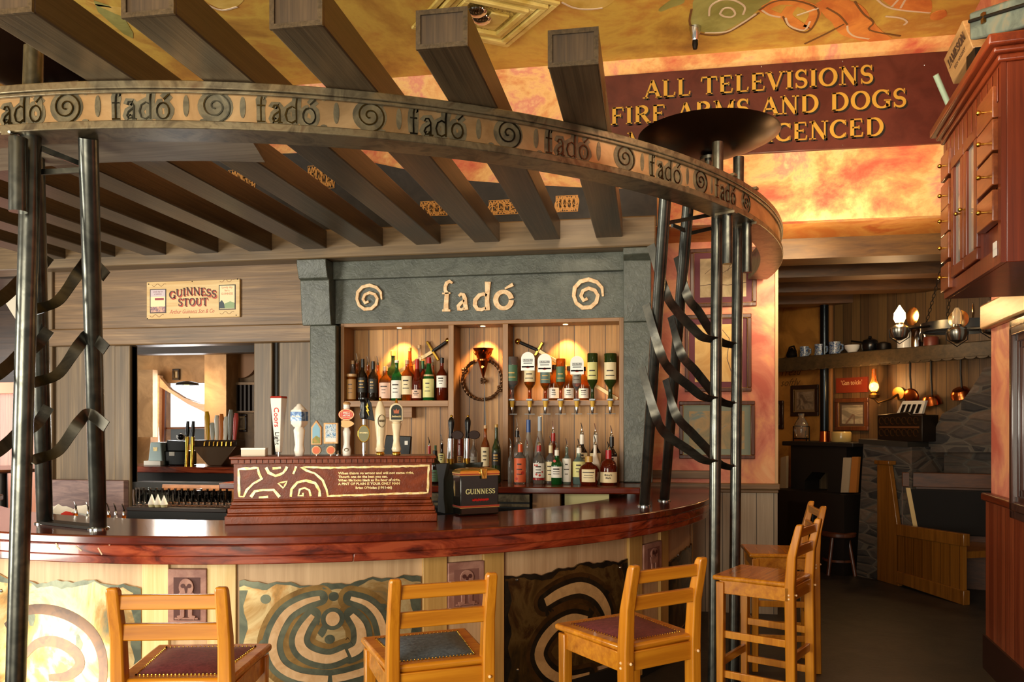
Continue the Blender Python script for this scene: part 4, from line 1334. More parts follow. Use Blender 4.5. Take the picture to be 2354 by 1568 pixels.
# stack of paper on the draught box
q = tw.matrix_basis @ Vector((tx(546), 0.08, ZTOP))
ps = thing('paper_stack', 'small white block of paper at the left end of the draught box', 'paper stack', q, None, tw.rotation_euler.z)
obj('sheets', M().box(0, 0.125, 0, 0.09, 0.0, 0.043), PAPER, ps, local=True, bevel=0.002)
obj('wrapper', M().box(-0.001, 0.126, -0.001, 0.091, 0.036, 0.044), WHITE, ps, local=True)

# ---------------------------------------------------------------- black tin with a gold lid
a, b = at_z(1058, 1187, ZB1), at_z(1147, 1182, ZB1)
u_ = b - a
w_ = u_.length
tin = thing('stout_tin', 'black lidded tin with gold domed lid and pale lettering beside the draught box', 'tin', (a.x, a.y, ZB1), None, math.atan2(u_.y, u_.x) + 0.0)
kz = w_ / 90.0
hz = lambda py: (1185 - py) * kz
dp = 0.11
obj('body', M().box(0, w_, 0, dp, 0.002, hz(1098)), plain('black_tinplate', '17150f', 0.16, coat=0.5), tin, local=True, bevel=0.008)
obj('red_band', M().box(-0.002, w_ + 0.002, -0.002, dp + 0.002, hz(1167), hz(1164)).box(-0.002, w_ + 0.002, -0.002, dp + 0.002, hz(1099), hz(1096.5)), plain('tin_red', 'a8402a', 0.25), tin, local=True)
obj('gold_band', M().box(-0.0022, w_ + 0.0022, -0.0022, dp + 0.0022, hz(1169), hz(1167.5)).box(-0.003, w_ + 0.003, -0.003, dp + 0.003, hz(1101), hz(1099)), plain('tin_gold', 'd8b468', 0.2, 0.8), tin, local=True)
lid = M()
nl_ = 9
rows = []
for j in range(nl_):
    t = j / (nl_ - 1)
    ins = 0.07 * (1 - math.cos(t * math.pi / 2)) ** 1.2
    zz = hz(1096.5) + (hz(1084) - hz(1096.5)) * math.sin(t * math.pi / 2)
    rows.append([(-.004 + ins * 1.2, -.004 + ins, zz), (w_ + .004 - ins * 1.2, -.004 + ins, zz), (w_ + .004 - ins * 1.2, dp + .004 - ins, zz), (-.004 + ins * 1.2, dp + .004 - ins, zz)])
vs = [p for r in rows for p in r]
fc = [(j * 4 + k, j * 4 + (k + 1) % 4, (j + 1) * 4 + (k + 1) % 4, (j + 1) * 4 + k) for j in range(nl_ - 1) for k in range(4)] + [(3, 2, 1, 0), tuple((nl_ - 1) * 4 + k for k in range(4))]
lid.add(vs, fc)
obj('lid', lid, plain('polished_gold', 'e2c068', 0.2, 0.9), tin, local=True)
xm = w_ * 0.58
ftin = lambda u, v, d: Vector((u, -0.004 - d, v))
obj('clasp', M().prism([(xm - .022, hz(1086)), (xm + .022, hz(1086)), (xm + .019, hz(1108)), (xm - .014, hz(1108))], ftin, 0, 0.014), plain('polished_gold', 'd2a648', 0.14, 1.0), tin, local=True, bevel=0.003)
obj('harp_emblem', M().stroke([(xm - .012, hz(1090)), (xm + .004, hz(1106)), (xm + .010, hz(1090)), (xm, hz(1088)), (xm - .012, hz(1090))], 0.004, ftin, 0.014, 0.017).stroke([(xm - .004, hz(1090)), (xm + .002, hz(1102))], .0015, ftin, .014, .016).stroke([(xm + .003, hz(1089)), (xm + .005, hz(1102))], .0015, ftin, .014, .016), BRASS, tin, local=True)
fm = lambda u, v, d: Vector((u, -0.0012 - d, v))
lm = M()
serif(lm, 'GUINNESS', w_ * 0.13, w_ * 0.90, hz(1139.5), 0.029, fm, 0.0, 0.0015)
obj('pale_lettering', lm, plain('pale_green_gold', 'e2dc9c', 0.3), tin, local=True)
rm = random.Random(4)
sg = M()
pts = [(w_ * 0.3 + w_ * 0.42 * i / 40, hz(1152) + 0.009 * math.sin(i * 2.1) + rm.uniform(-.003, .003)) for i in range(41)]
sg.stroke(pts, 0.004, fm, 0, 0.0015)
sg.stroke([(p[0] + 0.003, p[1] * 0.5 + hz(1152) * 0.5 - 0.002) for p in pts], 0.004, fm, 0, 0.0012)
obj('red_signature', sg, plain('signature_red', 'b8201a', 0.4), tin, local=True)
sg2 = M()
sg2.prism([(0.03, hz(1145)), (0.045, hz(1128)), (0.037, hz(1112)), (0.028, hz(1128))], lambda u, v, d: Vector((-0.0012 - d, u + 0.05, v)), 0, 0.0015)
obj('side_emblem', sg2, PALEGOLD, tin, local=True)

# dark plastic caddy behind the tin
GREYP = plain('dark_grey_plastic', '3f4038', 0.5)
c0, c1 = cam(1024, 1190, 4.71), cam(1108, 1190, 4.85)
cu_ = Vector((c1.x - c0.x, c1.y - c0.y, 0))
cd = thing('napkin_caddy', 'dark grey waisted plastic caddy standing behind the black tin', 'caddy', (c0.x, c0.y, ZB1), None, math.atan2(cu_.y, cu_.x))
side = [(0.0, 0.0), (0.10, 0.0), (0.09, 0.1), (0.09, 0.18), (0.12, 0.29), (-0.02, 0.30), (0.02, 0.2), (0.02, 0.1)]
side = [(p[0], p[1]) for p in side]
fsd = lambda u, v, d: Vector((d, u, v))
lw = cu_.length
for nm, xx in (('side_wall', 0.0), ('divider', lw * 0.45), ('side_wall', lw - 0.02)):
    obj(nm, M().prism(side, fsd, xx, xx + 0.02), GREYP, cd, local=True, bevel=0.003)
obj('front_wall', M().prism([(0, 0), (lw, 0), (lw - .01, 0.15), (lw + .0, 0.27), (lw * .62, .255), (lw * .5, .27), (lw * .3, .25), (0.0, 0.28), (0.01, 0.15)], lambda u, v, d: Vector((u, 0.03 - d, v)), 0, 0.012), GREYP, cd, local=True)
obj('back_wall', M().box(0.01, lw - 0.01, 0.085, 0.095, 0, 0.285), GREYP, cd, local=True)

# twin tap font with black handles
f0, f1_ = cam(1033, 1180, 4.88), cam(1071, 1180, 4.94)
fo = thing('tap_font', 'pair of black handled beer taps on leaning chrome columns behind the tin', 'beer font', (f0.x, f0.y, ZB1))
for (p, pxc_) in ((f0, 1033), (f1_, 1071)):
    zc_ = 4.9
    zz = lambda py: 1.6 - (py - 975) / 1830 * zc_
    lean = 0.012
    B = Vector((p.x, p.y, ZB1))
    up = lambda z: Vector((p.x + lean * (z - 1.2) / 0.4, p.y, z))
    obj('brass_base', M().tube([B, up(zz(1090)), up(zz(1078)), up(zz(1066)), up(zz(1054))], [0.03, 0.022, 0.026, 0.022, 0.024], 16), BRASS, fo)
    obj('chrome_column', M().tube([up(zz(1054)), up(zz(1008))], [0.019, 0.019], 16), CHROME, fo)
    hd = obj('handle', M().tube([up(zz(1008)), up(zz(1003)), up(zz(995)), up(zz(975)), up(zz(967)), up(zz(961)), up(zz(960))], [0.012, 0.014, 0.013, 0.019, 0.019, 0.012, 0.006], 16), BLACK, fo, angle=60)
    obj('knob', M().ball(up(zz(957)), 0.009, 10), BRASS, hd)
    e0 = up(zz(1000))
    obj('oval_badge', M().tube([e0 + Vector((0.012, -0.012, 0)), e0 + Vector((0.022, -0.02, 0))], 0.012, 12).lathe([(0.034, -0.006), (0.038, 0), (0.034, 0.006)], e0 + Vector((0.047, -0.02, 0)), 22, Matrix.Rotation(math.pi / 2, 3, 'X'), 0, 1.0, 0.72), plain('dark_badge_brown', '2c1812', 0.75), fo)

# ================================================================ painted surround with the liquor niche
xn0, xn1 = X(783, YW), X(1434, YW)
xs0, xs1 = X(720, YW), X(1500, YW)
zn = Z(1100, 737, YW)
zct = 1.152
sur = thing('bar_surround', 'charcoal painted back bar surround with carved pale word and spirals over the niche', 'back bar', ((xn0 + xn1) / 2, YW, zct))
obj('header', M().box(xs0 + 0.02, xs1 - 0.02, YW - 0.035, YW + 0.2, Z(1100, 634, YW), 2.936), CHAR, sur, bevel=0.006)
obj('sign_board', M().box(xs0 + 0.05, xs1 - 0.05, YW + 0.012, YW + 0.2, zn, Z(1100, 634, YW) + 0.001), CHAR, sur)
zb_ = Z(750, 750, YW)
for (a, b, c0_, c1_, yt) in ((720, 780, 704, 770, 750), (1434, 1500, 1434, 1497, 742)):
    z1 = Z((a + b) / 2, yt, YW)
    obj('pilaster', M().box(X(a, YW), X(b, YW), YW - 0.07, YW + 0.2, zct, z1), CHAR, sur, bevel=0.008)
    x0, x1 = X(c0_, YW), X(c1_, YW)
    zm1, zm2 = Z(740, 650 if a < 1000 else 630, YW), 2.93
    mm = M()
    pr = [(YW - 0.075, z1), (YW - 0.10, z1 + 0.12), (YW - 0.12, zm1), (YW - 0.15, zm1 + 0.01), (YW - 0.185, zm2 - 0.05), (YW - 0.19, zm2), (YW + 0.1, zm2), (YW + 0.1, z1)]
    mm.prism([(q0, q1) for q0, q1 in pr], lambda u, v, d, x0=x0: Vector((x0 + d, u, v)), 0, x1 - x0)
    obj('corbel', mm, CHAR, sur, bevel=0.006)
fl = planey(YW + 0.012)
lt = {
    'letter_f': [([(1041, 651), (1034, 647), (1027, 651), (1024, 660), (1024, 668), (1028, 674), (1026, 700), (1026, 712)], [5, 8, 9, 8, 8, 10, 11, 12]), ([(1017, 675), (1036, 674)], [4, 4]), ([(1017, 714), (1036, 714)], [5, 5])],
    'letter_a': [([(1055, 681), (1060, 676), (1066, 678), (1069, 686), (1070, 700), (1072, 713)], [6, 7, 9, 10, 10, 11]), ([(1068, 690), (1060, 697), (1054, 704), (1055, 711), (1062, 712), (1068, 708)], [5, 8, 9, 9, 6, 6])],
    'letter_d': [([(1120, 680), (1112, 676), (1102, 679), (1093, 690), (1092, 702), (1098, 711), (1108, 712), (1118, 708)], [7, 8, 9, 10, 10, 9, 8, 7]), ([(1122, 648), (1121, 668), (1120, 690), (1121, 714)], [14, 11, 10, 12])],
    'letter_o': [(arc(1158, 690, 18, 19, 0, 352, 26), [9 + 3 * abs(math.cos(math.radians(352 * i / 26))) for i in range(27)]), ([(1161, 664), (1180, 654)], [4, 9])],
}
kpx = (X(1101, YW) - X(1100, YW))
for nm, sts in lt.items():
    m_ = M()
    for pts, ws in sts:
        m_.stroke(pxy(pts, YW), [q * kpx for q in ws], fl, 0.0, 0.022)
    obj(nm, m_, CREAM, sur, bevel=0.002)
sp = [(878, 689), (876, 672), (866, 661), (850, 656), (834, 660), (823, 672), (821, 688), (826, 702), (838, 711), (854, 710), (865, 700), (868, 687), (862, 677), (850, 673), (839, 678), (835, 688), (840, 697), (848, 693)]
spw = [4, 6, 7, 8, 8, 8, 7, 7, 8, 8, 8, 7, 7, 7, 7, 7, 7, 6]
for k, (ox, oy, s) in enumerate(((848, 685, 1.0), (1351, 677, 1.18))):
    obj('spiral_carving', M().stroke(pxy([(ox + (a - 848) * s, oy + (b - 685) * s) for a, b in sp], YW), [q * kpx * s for q in spw], fl, 0.0, 0.022), CREAM, sur, bevel=0.002)
obj('back_panel', M().box(xn0 - 0.02, xn1 + 0.02, YN, YN + 0.03, zct - 0.3, zn + 0.05), NICHE, sur)
obj('niche_jamb', M().box(xn0, X(791, YW), YW + 0.001, YN, zct, zn), NICHEW, sur, bevel=0.003)
obj('niche_jamb', M().box(X(1423, YW), xn1, YW + 0.001, YN, zct, zn), NICHEW, sur, bevel=0.003)
obj('niche_top', M().box(xn0, xn1, YW + 0.002, YN, zn - 0.03, zn), NICHEH, sur, bevel=0.003)
for a, b in ((1030, 1043), (1155, 1168)):
    obj('divider', M().box(X(a, YW), X(b, YW), YW + 0.004, YN, zct, zn - 0.03), NICHEW, sur, bevel=0.003)
zsh = Z(910, 921, YW)
obj('shelf', M().box(X(791, YW), X(1030, YW), YW + 0.006, YN, zsh - 0.05, zsh), NICHEH, sur, bevel=0.003)
obj('shelf', M().box(X(1168, YW), X(1423, YW), YW + 0.11, YN, zsh - 0.045, zsh), NICHEH, sur, bevel=0.003)
obj('bracket', M().box(X(880, YN), X(956, YN), YW + 0.12, YN, zsh - 0.14, zsh - 0.05), NICHEH, sur, bevel=0.003)
for px in (918, 1110, 1300):
    c = at_y(px, 745, YW + 0.12)
    o = obj('downlight', M().lathe([(0.018, zn - 0.034), (0.022, zn - 0.03)], (c.x, YW + 0.12, 0), 16), plain('lamp_lens', 'ffd9a0', 0.3, emit=3.0), sur)
    lamp('niche_light', 'SPOT', (c.x, YW + 0.10, zn - 0.05), (c.x, YW + 0.20, zn - 0.5), 34, (1.0, 0.60, 0.26), spot=84, blend=0.55, radius=0.015)

# back counter and the things under it
ct = thing('back_counter', 'narrow red mahogany back counter below the bottle niche', 'counter', (X(1250, 5.9), 5.9, 1.10))
xa, xb = X(560, 6.0), X(1472, 5.75)
obj('top', M().prism([(xa, 5.62), (X(1150, 5.62), 5.62), (X(1330, 5.66), 5.66), (xb, 5.72), (xb + 0.02, YN - 0.02), (xn0, YN - 0.02), (xa, YN - 0.3)], lambda u, v, d: Vector((u, v, 1.102 + d)), 0, 0.048), MAHO, ct, bevel=0.008)
fd_ = thing('bottle_fridge', 'black under-counter fridge with chrome trim below the back counter', 'fridge', (X(1120, 5.8), 5.8, 0))
obj('body', M().box(X(1000, 5.8), X(1222, 5.8), 5.72, 6.2, 0, 1.10), BLACKM, fd_, bevel=0.006)
obj('door', M().box(X(1004, 5.8), X(1218, 5.8), 5.70, 5.72, 0.1, 0.985), BLACK, fd_, bevel=0.004)
obj('trim', M().box(X(1002, 5.8), X(1222, 5.8), 5.695, 5.72, 1.0, 1.02).box(X(1002, 5.8), X(1222, 5.8), 5.69, 5.72, 1.035, 1.09), FLANGE, fd_)
cb = thing('counter_cabinet', 'cream panelled cabinet with a timber post under the back counter at right', 'cabinet', (X(1370, 5.85), 5.85, 0))
obj('post', M().box(X(1226, 5.8), X(1290, 5.8), 5.74, 5.84, 0, 1.10), NICHEW, cb, bevel=0.005)
obj('panel', M().box(X(1298, 5.8), X(1400, 5.8), 5.80, 5.84, 0, 1.10), plain('pale_yellow_panel', 'c9bc80', 0.5), cb)

# ---------------------------------------------------------------- bottles
def glass(name, col, rough=0.04, tr=0.85):
    return plain(name, col, rough, 0, tr, 1.4)


G_CLEAR = glass('clear_glass', 'eef0ea', 0.03, 0.92)
G_FROST = glass('frosted_glass', 'd8d0c2', 0.35, 0.75)
G_AMBER = glass('amber_spirit', 'd9731c', 0.04, 0.85)
G_RED = glass('red_brown_spirit', '8f2d10', 0.04, 0.75)
G_GREEN = glass('green_glass', '1f6a2c', 0.05, 0.6)
G_DARK = plain('dark_bottle_glass', '1c120a', 0.08)
G_OLIVE = plain('olive_bottle_glass', '2c3a14', 0.08, trans=0.25)
G_TEAL = glass('pale_teal_glass', 'a9c9bf', 0.05, 0.8)
FO = {c: plain('foil_' + c, h, 0.3) for c, h in dict(black='17130f', red='a32018', orange='dc5a20', white='ece4d4', cream='d9c69a', gold='b98d3c', green='2d5a32', blue='2c4f8c', grey='9aa0a6', cork='c59a68', wax='a3151a').items()}
LB = {c: plain('label_' + c, h, 0.5) for c, h in dict(cream='e6d2a6', white='eee8dc', pink='e9bfa6', yellow='d6cf86', black='1d1912', brown='a5773f', green='4b6a4c', orange='e2683a', gold='c7a25a', grey='8a8377', teal='5b7068').items()}
PRT = plain('print_dark', '3a2c22', 0.5)
PRR = plain('print_red', 'c23a2a', 0.5)


def patch(m, c, r, z0, z1, half=65, n=10, face=-90, dd=0.0008):
    """label wrapped on the front of a round bottle"""
    cc = Vector(c)
    fr = lambda s, z, d: cc + Vector(((r + d) * math.cos(s), (r + d) * math.sin(s), z))
    a0, a1 = math.radians(face - half), math.radians(face + half)
    m.slab([a0 + (a1 - a0) * i / n for i in range(n + 1)], z0, z1, fr, 0.0003, dd)
    return m


PROF = {
    'std': [(0.92, 0), (1, 0.015), (1, 0.60), (0.86, 0.68), (0.42, 0.76), (0.34, 0.80), (0.32, 0.93), (0.36, 0.94), (0.36, 1.0)],
    'round_shoulder': [(0.92, 0), (1, 0.02), (1, 0.55), (0.92, 0.63), (0.6, 0.70), (0.36, 0.75), (0.32, 0.80), (0.32, 0.94), (0.36, 0.95), (0.36, 1.0)],
    'taper': [(0.9, 0), (1, 0.02), (1, 0.45), (0.8, 0.58), (0.5, 0.70), (0.34, 0.80), (0.32, 0.95), (0.36, 1.0)],
    'squat': [(0.78, 0), (0.86, 0.03), (1, 0.35), (1, 0.52), (0.8, 0.66), (0.4, 0.74), (0.28, 0.78), (0.28, 0.94), (0.34, 1.0)],
    'square': [(1, 0), (1, 0.60), (0.9, 0.64), (0.4, 0.69), (0.34, 0.74), (0.34, 1.0)],
    'wine': [(0.95, 0), (1, 0.02), (1, 0.52), (0.9, 0.60), (0.5, 0.70), (0.36, 0.76), (0.34, 1.0)],
    'jar': [(0.95, 0), (1, 0.02), (1, 0.86), (0.95, 0.88), (0.9, 0.9), (0.9, 1.0)],
}


def bottle(px, pyb, pyt, wpx, Y, zb, prof, gm_, lab, label, lbc=None, lz=(0.12, 0.5), cap=None, pour=False, group='bottles on the niche shelf', spots=None, half=68, band=None, capf=0.12, text=None, foil=0.0):
    """bottle standing at picture column px; height from the rows it spans"""
    P = at_y(px, pyb, Y)
    k = (at_y(px + 10, pyb, Y) - P).length / 10
    h = (pyb - pyt) * k
    r = wpx * k / 2
    c = (P.x, Y, zb)
    b = thing('bottle', label, 'bottle', c, group)
    n = 4 if prof == 'square' else 18
    ph = math.pi / 4 if prof == 'square' else 0
    rs = r * 1.36 if prof == 'square' else r
    hb = h * (0.80 if pour else 1.0)
    m = M().lathe([(q * rs if prof != 'square' or z < 0.62 else q * rs, z * hb) for q, z in PROF[prof]], c, n, None, ph)
    obj('glass', m, gm_, b, bevel=0.004 if prof == 'square' else 0, angle=50)
    ztop = hb
    rn = PROF[prof][-1][0] * rs
    if foil:
        obj('foil', M().lathe([(rn * 1.12, hb * (1 - foil)), (rn * 1.06, hb)], c, 14), FO[cap or 'black'], b)
    elif cap:
        obj('cap', M().lathe([(rn * 1.1, hb * (1 - capf)), (rn * 1.1, hb * 1.0), (rn * 0.9, hb * 1.005)], c, 14), FO[cap], b)
    if pour:
        C = Vector(c)
        t = C + Vector((0, 0, hb))
        obj('pourer', M().lathe([(rn * 0.9, hb), (rn * 0.75, hb + h * 0.05), (rn * 0.4, hb + h * 0.07)], c, 12).tube([t + Vector((0, 0, h * 0.06)), t + Vector((0, -0.002, h * 0.12)), t + Vector((-0.008, -0.008, h * 0.2))], [0.005, 0.0045, 0.003], 8), CHROME, b)
    if lbc:
        lm_ = M()
        if prof == 'square':
            lm_.box(c[0] - r * 0.82, c[0] + r * 0.82, Y - rs * 0.7071 - 0.0015, Y - rs * 0.7071 - 0.0004, zb + lz[0] * h, zb + lz[1] * h)
        else:
            patch(lm_, c, r, lz[0] * h, lz[1] * h, half)
        lo = obj('label', lm_, LB[lbc], b)
        pm = M()
        zl_, zh_ = lz[0] * h, lz[1] * h
        rr = random.Random(int(px * 7))
        fy = Y - (rs * 0.7071 + 0.0016 if prof == 'square' else 0)
        for q in range(3):
            zz = zl_ + (zh_ - zl_) * (0.72 - 0.2 * q)
            hw = rr.uniform(16, 34)
            if prof == 'square':
                pm.box(c[0] - r * hw / 60, c[0] + r * hw / 60, fy - 0.0006, fy, zb + zz, zb + zz + h * 0.014)
            else:
                patch(pm, c, r + 0.0008, zz, zz + h * (0.018 if q else 0.03), hw, 6)
        if not text:
            obj('print', pm, FO['gold'] if lbc == 'black' else PRT, lo)
        else:
            for q, s_ in enumerate(text):
                fr_ = lambda u, v, d: Vector((c[0] + (r + 0.0012 + d) * math.sin(u / r), Y - (r + 0.0012 + d) * math.cos(u / r), zb + v))
                txt('print', s_, PRT, fr_, h * 0.07, lo, (0, zl_ + (zh_ - zl_) * (0.72 - 0.27 * q)), 0.0006, 0.8, 0.0004)
        if spots:
            sm_ = M()
            for (sx_, sz, sr) in spots:
                fr_ = lambda u, v, d: Vector((c[0] + (r + 0.001 + d) * math.sin(u), Y - (r + 0.001 + d) * math.cos(u), zb + v))
                sm_.prism([(sx_ + sr / r * math.cos(t), sz * h + sr * math.sin(t)) for t in [2 * math.pi * i / 12 for i in range(12)]], fr_, 0.0, 0.0008)
            obj('fruit_print', sm_, PRR, lo)
    if band:
        obj('neck_band', patch(M(), c, rs * band[0] * 1.02, band[1] * h, band[2] * h, 178, 18), FO[band[3]], b)
    return b


ZS = zsh + 0.001
F1, F2 = YW + 0.075, YW + 0.165
gl = 'whiskey bottles on the niche shelf'
S = lambda *a, **k: bottle(*a, group=gl, **k)
S(809, 921, 862, 23, F1, ZS, 'jar', G_AMBER, 1, 'squat jar-like bottle with brown label, first on the shelf at left', 'brown', (0.06, 0.80), 'cork', capf=0.1)
S(811, 921, 832, 20, F2, ZS, 'std', G_CLEAR, 1, 'clear bottle with a cork, behind the squat brown-labelled jar', cap='cork', capf=0.09)
S(821, 921, 816, 20, F2, ZS, 'std', G_AMBER, 1, 'amber bottle with a thin gold spout behind the first dark bottle', pour=True)
S(834, 921, 829, 22, F1, ZS, 'round_shoulder', G_DARK, 1, 'black-labelled dark bottle, first of the two alike on the shelf, nearer the left jamb', 'black', (0.2, 0.55), 'black', foil=0.2)
S(846, 921, 822, 19, F2, ZS, 'std', G_AMBER, 1, 'amber bottle with a spout half hidden between the two dark bottles', pour=True)
S(858, 921, 834, 22, F1, ZS, 'round_shoulder', G_DARK, 1, 'black-labelled dark bottle, second of the two alike, next to the pink label', 'black', (0.2, 0.55), 'black', foil=0.2)
S(869, 921, 822, 20, F2, ZS, 'std', G_AMBER, 1, 'amber bottle with a bright chrome spout behind the second dark bottle', pour=True)
S(886, 921, 845, 27, F1, ZS, 'round_shoulder', G_AMBER, 1, 'low wide bottle with pinkish label and cork stopper', 'pink', (0.07, 0.52), 'cork', capf=0.13)
S(904, 921, 810, 23, F2, ZS, 'square', G_OLIVE, 1, 'tall square olive bottle with a slanting label at the back', 'black', (0.25, 0.5), 'gold', capf=0.1)
S(912, 921, 832, 24, F1, ZS, 'round_shoulder', G_GREEN, 1, 'green bottle with white neck band and tall white label', 'white', (0.06, 0.5), 'white', capf=0.06, band=(0.46, 0.53, 0.6, 'white'))
S(936, 921, 831, 25, F1, ZS, 'std', G_AMBER, 1, 'amber bottle with broad cream label beside the green one', 'cream', (0.15, 0.6), 'cork', capf=0.1)
S(942, 921, 803, 22, F2, ZS, 'taper', G_AMBER, 1, 'tall slender amber bottle standing at the back of the shelf', cap='gold', capf=0.06)
S(959, 921, 829, 23, F1, ZS, 'taper', G_RED, 1, 'red brown bottle with a low pinkish label and red capsule', 'pink', (0.06, 0.26), 'red', foil=0.25)
S(964, 921, 797, 20, F2, ZS, 'taper', G_CLEAR, 1, 'tallest clear bottle at the back, below the sword hilt', cap='cork', capf=0.06)
S(972, 921, 832, 20, F2, ZS, 'std', G_RED, 1, 'dark bottle with green capsule at the back, left of the yellow label', cap='green', foil=0.2)
S(986, 921, 825, 27, F1, ZS, 'taper', G_GREEN, 1, 'green bottle with pale yellow label and red capsule', 'yellow', (0.07, 0.5), 'red', foil=0.14, band=(0.82, 0.56, 0.6, 'cork'))
S(995, 921, 822, 18, F2, ZS, 'std', G_AMBER, 1, 'amber bottle with a spout behind the yellow-labelled green one', pour=True)
S(1016, 921, 826, 24, F1, ZS, 'round_shoulder', G_RED, 1, 'bottle with white picture label and black cap, last on the shelf at right', 'white', (0.3, 0.58), 'black', capf=0.12)

ZK = 1.151
K1, K2 = 5.95, 6.12
gl2 = 'spirit bottles on the back counter'
Q = lambda *a, **k: bottle(*a, group=gl2, **k)
Q(1174, 1109, 1008, 13, K1 + 0.05, ZK, 'std', G_CLEAR, 1, 'narrow clear bottle, first in the counter row beside the niche divider', pour=True)
Q(1196, 1110, 999, 28, K1, ZK, 'std', G_CLEAR, 1, 'bottle with orange capsule and orange fruit label', 'orange', (0.03, 0.52), 'orange', pour=True, foil=0.2, spots=[(-0.5, 0.10, 0.011), (0.55, 0.22, 0.013)])
Q(1189, 1106, 962, 24, K2, ZK, 'round_shoulder', G_CLEAR, 1, 'tall clear square-shouldered bottle with a black spout collar', cap='black', pour=True)
Q(1215, 1106, 965, 25, K2, ZK, 'taper', G_FROST, 1, 'tall frosted bottle with a blue neck', cap='blue', capf=0.2)
Q(1212, 1110, 1008, 14, K1 + 0.05, ZK, 'std', G_CLEAR, 1, 'clear bottle with spout between the orange and the cherry labels', pour=True)
Q(1241, 1106, 957, 25, K2, ZK, 'taper', G_FROST, 1, 'tallest frosted bottle with a grey neck', cap='grey', capf=0.22)
Q(1239, 1110, 1001, 27, K1, ZK, 'std', G_CLEAR, 1, 'clear bottle with red capsule and cherry label', 'white', (0.13, 0.43), 'red', pour=True, foil=0.16, spots=[(-0.6, .39, .007), (-.2, .39, .007), (-.3, .2, .009), (.25, .18, .009), (.7, .25, .007)], band=(1.0, 0.08, 0.12, 'red'))
Q(1266, 1110, 1001, 25, K1 + 0.03, ZK, 'std', G_CLEAR, 1, 'clear bottle with cream capsule and pale flowered label', 'cream', (0.06, 0.46), 'cream', pour=True, foil=0.2)
Q(1272, 1106, 966, 24, K2, ZK, 'std', G_RED, 1, 'tall bottle with a red neck at the back, above the green gin bottle', cap='red', pour=True, foil=0.16)
Q(1280, 1113, 1015, 26, K1 - 0.05, ZK, 'round_shoulder', G_GREEN, 1, 'round green gin bottle with white label and red seal', 'white', (0.16, 0.42), 'white', pour=True, foil=0.16, spots=[(-0.3, 0.55, 0.011)])
Q(1303, 1111, 1006, 21, K1, ZK, 'std', G_TEAL, 1, 'pale teal bottle with a tall white label', 'white', (0.05, 0.56), pour=True)
Q(1331, 1110, 1006, 30, K1 + 0.02, ZK, 'round_shoulder', G_TEAL, 1, 'broad rum bottle with white neck and yellow-green label', 'yellow', (0.16, 0.5), 'white', pour=True, foil=0.15)
Q(1338, 1106, 968, 27, K2, ZK, 'round_shoulder', G_DARK, 1, 'tall dark bottle with yellow ringed white neck, back row', 'cream', (0.3, 0.5), 'white', pour=True, foil=0.2)
Q(1368, 1110, 998, 24, K1 + 0.05, ZK, 'taper', plain('white_bottle', 'ddd2c0', 0.3), 1, 'tapering opaque white bottle with a chrome spout', pour=True)
Q(1369, 1106, 969, 27, K2, ZK, 'round_shoulder', G_DARK, 1, 'tall dark bottle with white neck, second of the dark back row', 'cream', (0.3, 0.5), 'white', pour=True, foil=0.2)
Q(1354, 1114, 1048, 47, K1 - 0.06, ZK, 'squat', G_RED, 1, 'flattened round whisky bottle with gold cap and arched cream label', 'cream', (0.12, 0.56), 'gold', half=40, capf=0.2)
Q(1399, 1112, 1012, 39, K1 - 0.02, ZK, 'squat', G_RED, 1, 'bourbon bottle with dripping red wax neck, last on the counter', 'cream', (0.06, 0.30), 'wax', pour=True, foil=0.4, half=80, text=["Maker's", 'Mark'])
Q(1406, 1106, 973, 27, K2, ZK, 'round_shoulder', G_DARK, 1, 'tall dark bottle with black neck beside the right jamb', 'white', (0.28, 0.46), 'black', pour=True, foil=0.2)
gl3 = 'bottles behind the draught box'
Q3 = lambda *a, **k: bottle(*a, group=gl3, **k)
Q3(1000, 1113, 1040, 26, K1 - 0.1, ZK, 'round_shoulder', G_DARK, 1, 'dark cream liqueur bottle with a green oval label beside the draught box', 'green', (0.06, 0.42), 'black', capf=0.15)
Q3(987, 1110, 1009, 17, K1, ZK, 'std', G_RED, 1, 'red-necked bottle with blue spout rising behind the draught box end', cap='red', pour=True, foil=0.3)
Q3(1001, 1108, 1028, 14, K1 + 0.1, ZK, 'std', G_OLIVE, 1, 'short bottle with a green cap behind the dark liqueur', cap='green', capf=0.2)
Q3(1016, 1110, 1003, 16, K1 + 0.02, ZK, 'std', G_DARK, 1, 'dark bottle with spout and yellow label left of the black tap handles', 'yellow', (0.4, 0.6), pour=True)
Q3(1058, 1112, 1016, 14, K1 + 0.1, ZK, 'jar', G_RED, 1, 'small brown jar bottle between the two black taps', 'brown', (0.4, 0.6))
Q3(1089, 1112, 1008, 18, K1 + 0.08, ZK, 'std', G_CLEAR, 1, 'clear bottle with grey label right of the second tap', 'grey', (0.2, 0.55), 'cork', capf=0.08)
Q3(1116, 1112, 985, 20, K1 + 0.1, ZK, 'std', G_AMBER, 1, 'amber bottle with cream label and cork, below the copper torch rod', 'cream', (0.28, 0.62), 'cork', capf=0.05)
Q3(1141, 1112, 981, 21, K1 + 0.06, ZK, 'wine', G_OLIVE, 1, 'olive green bottle with dark and gold labels beside the divider', 'black', (0.3, 0.52), 'gold', capf=0.05)

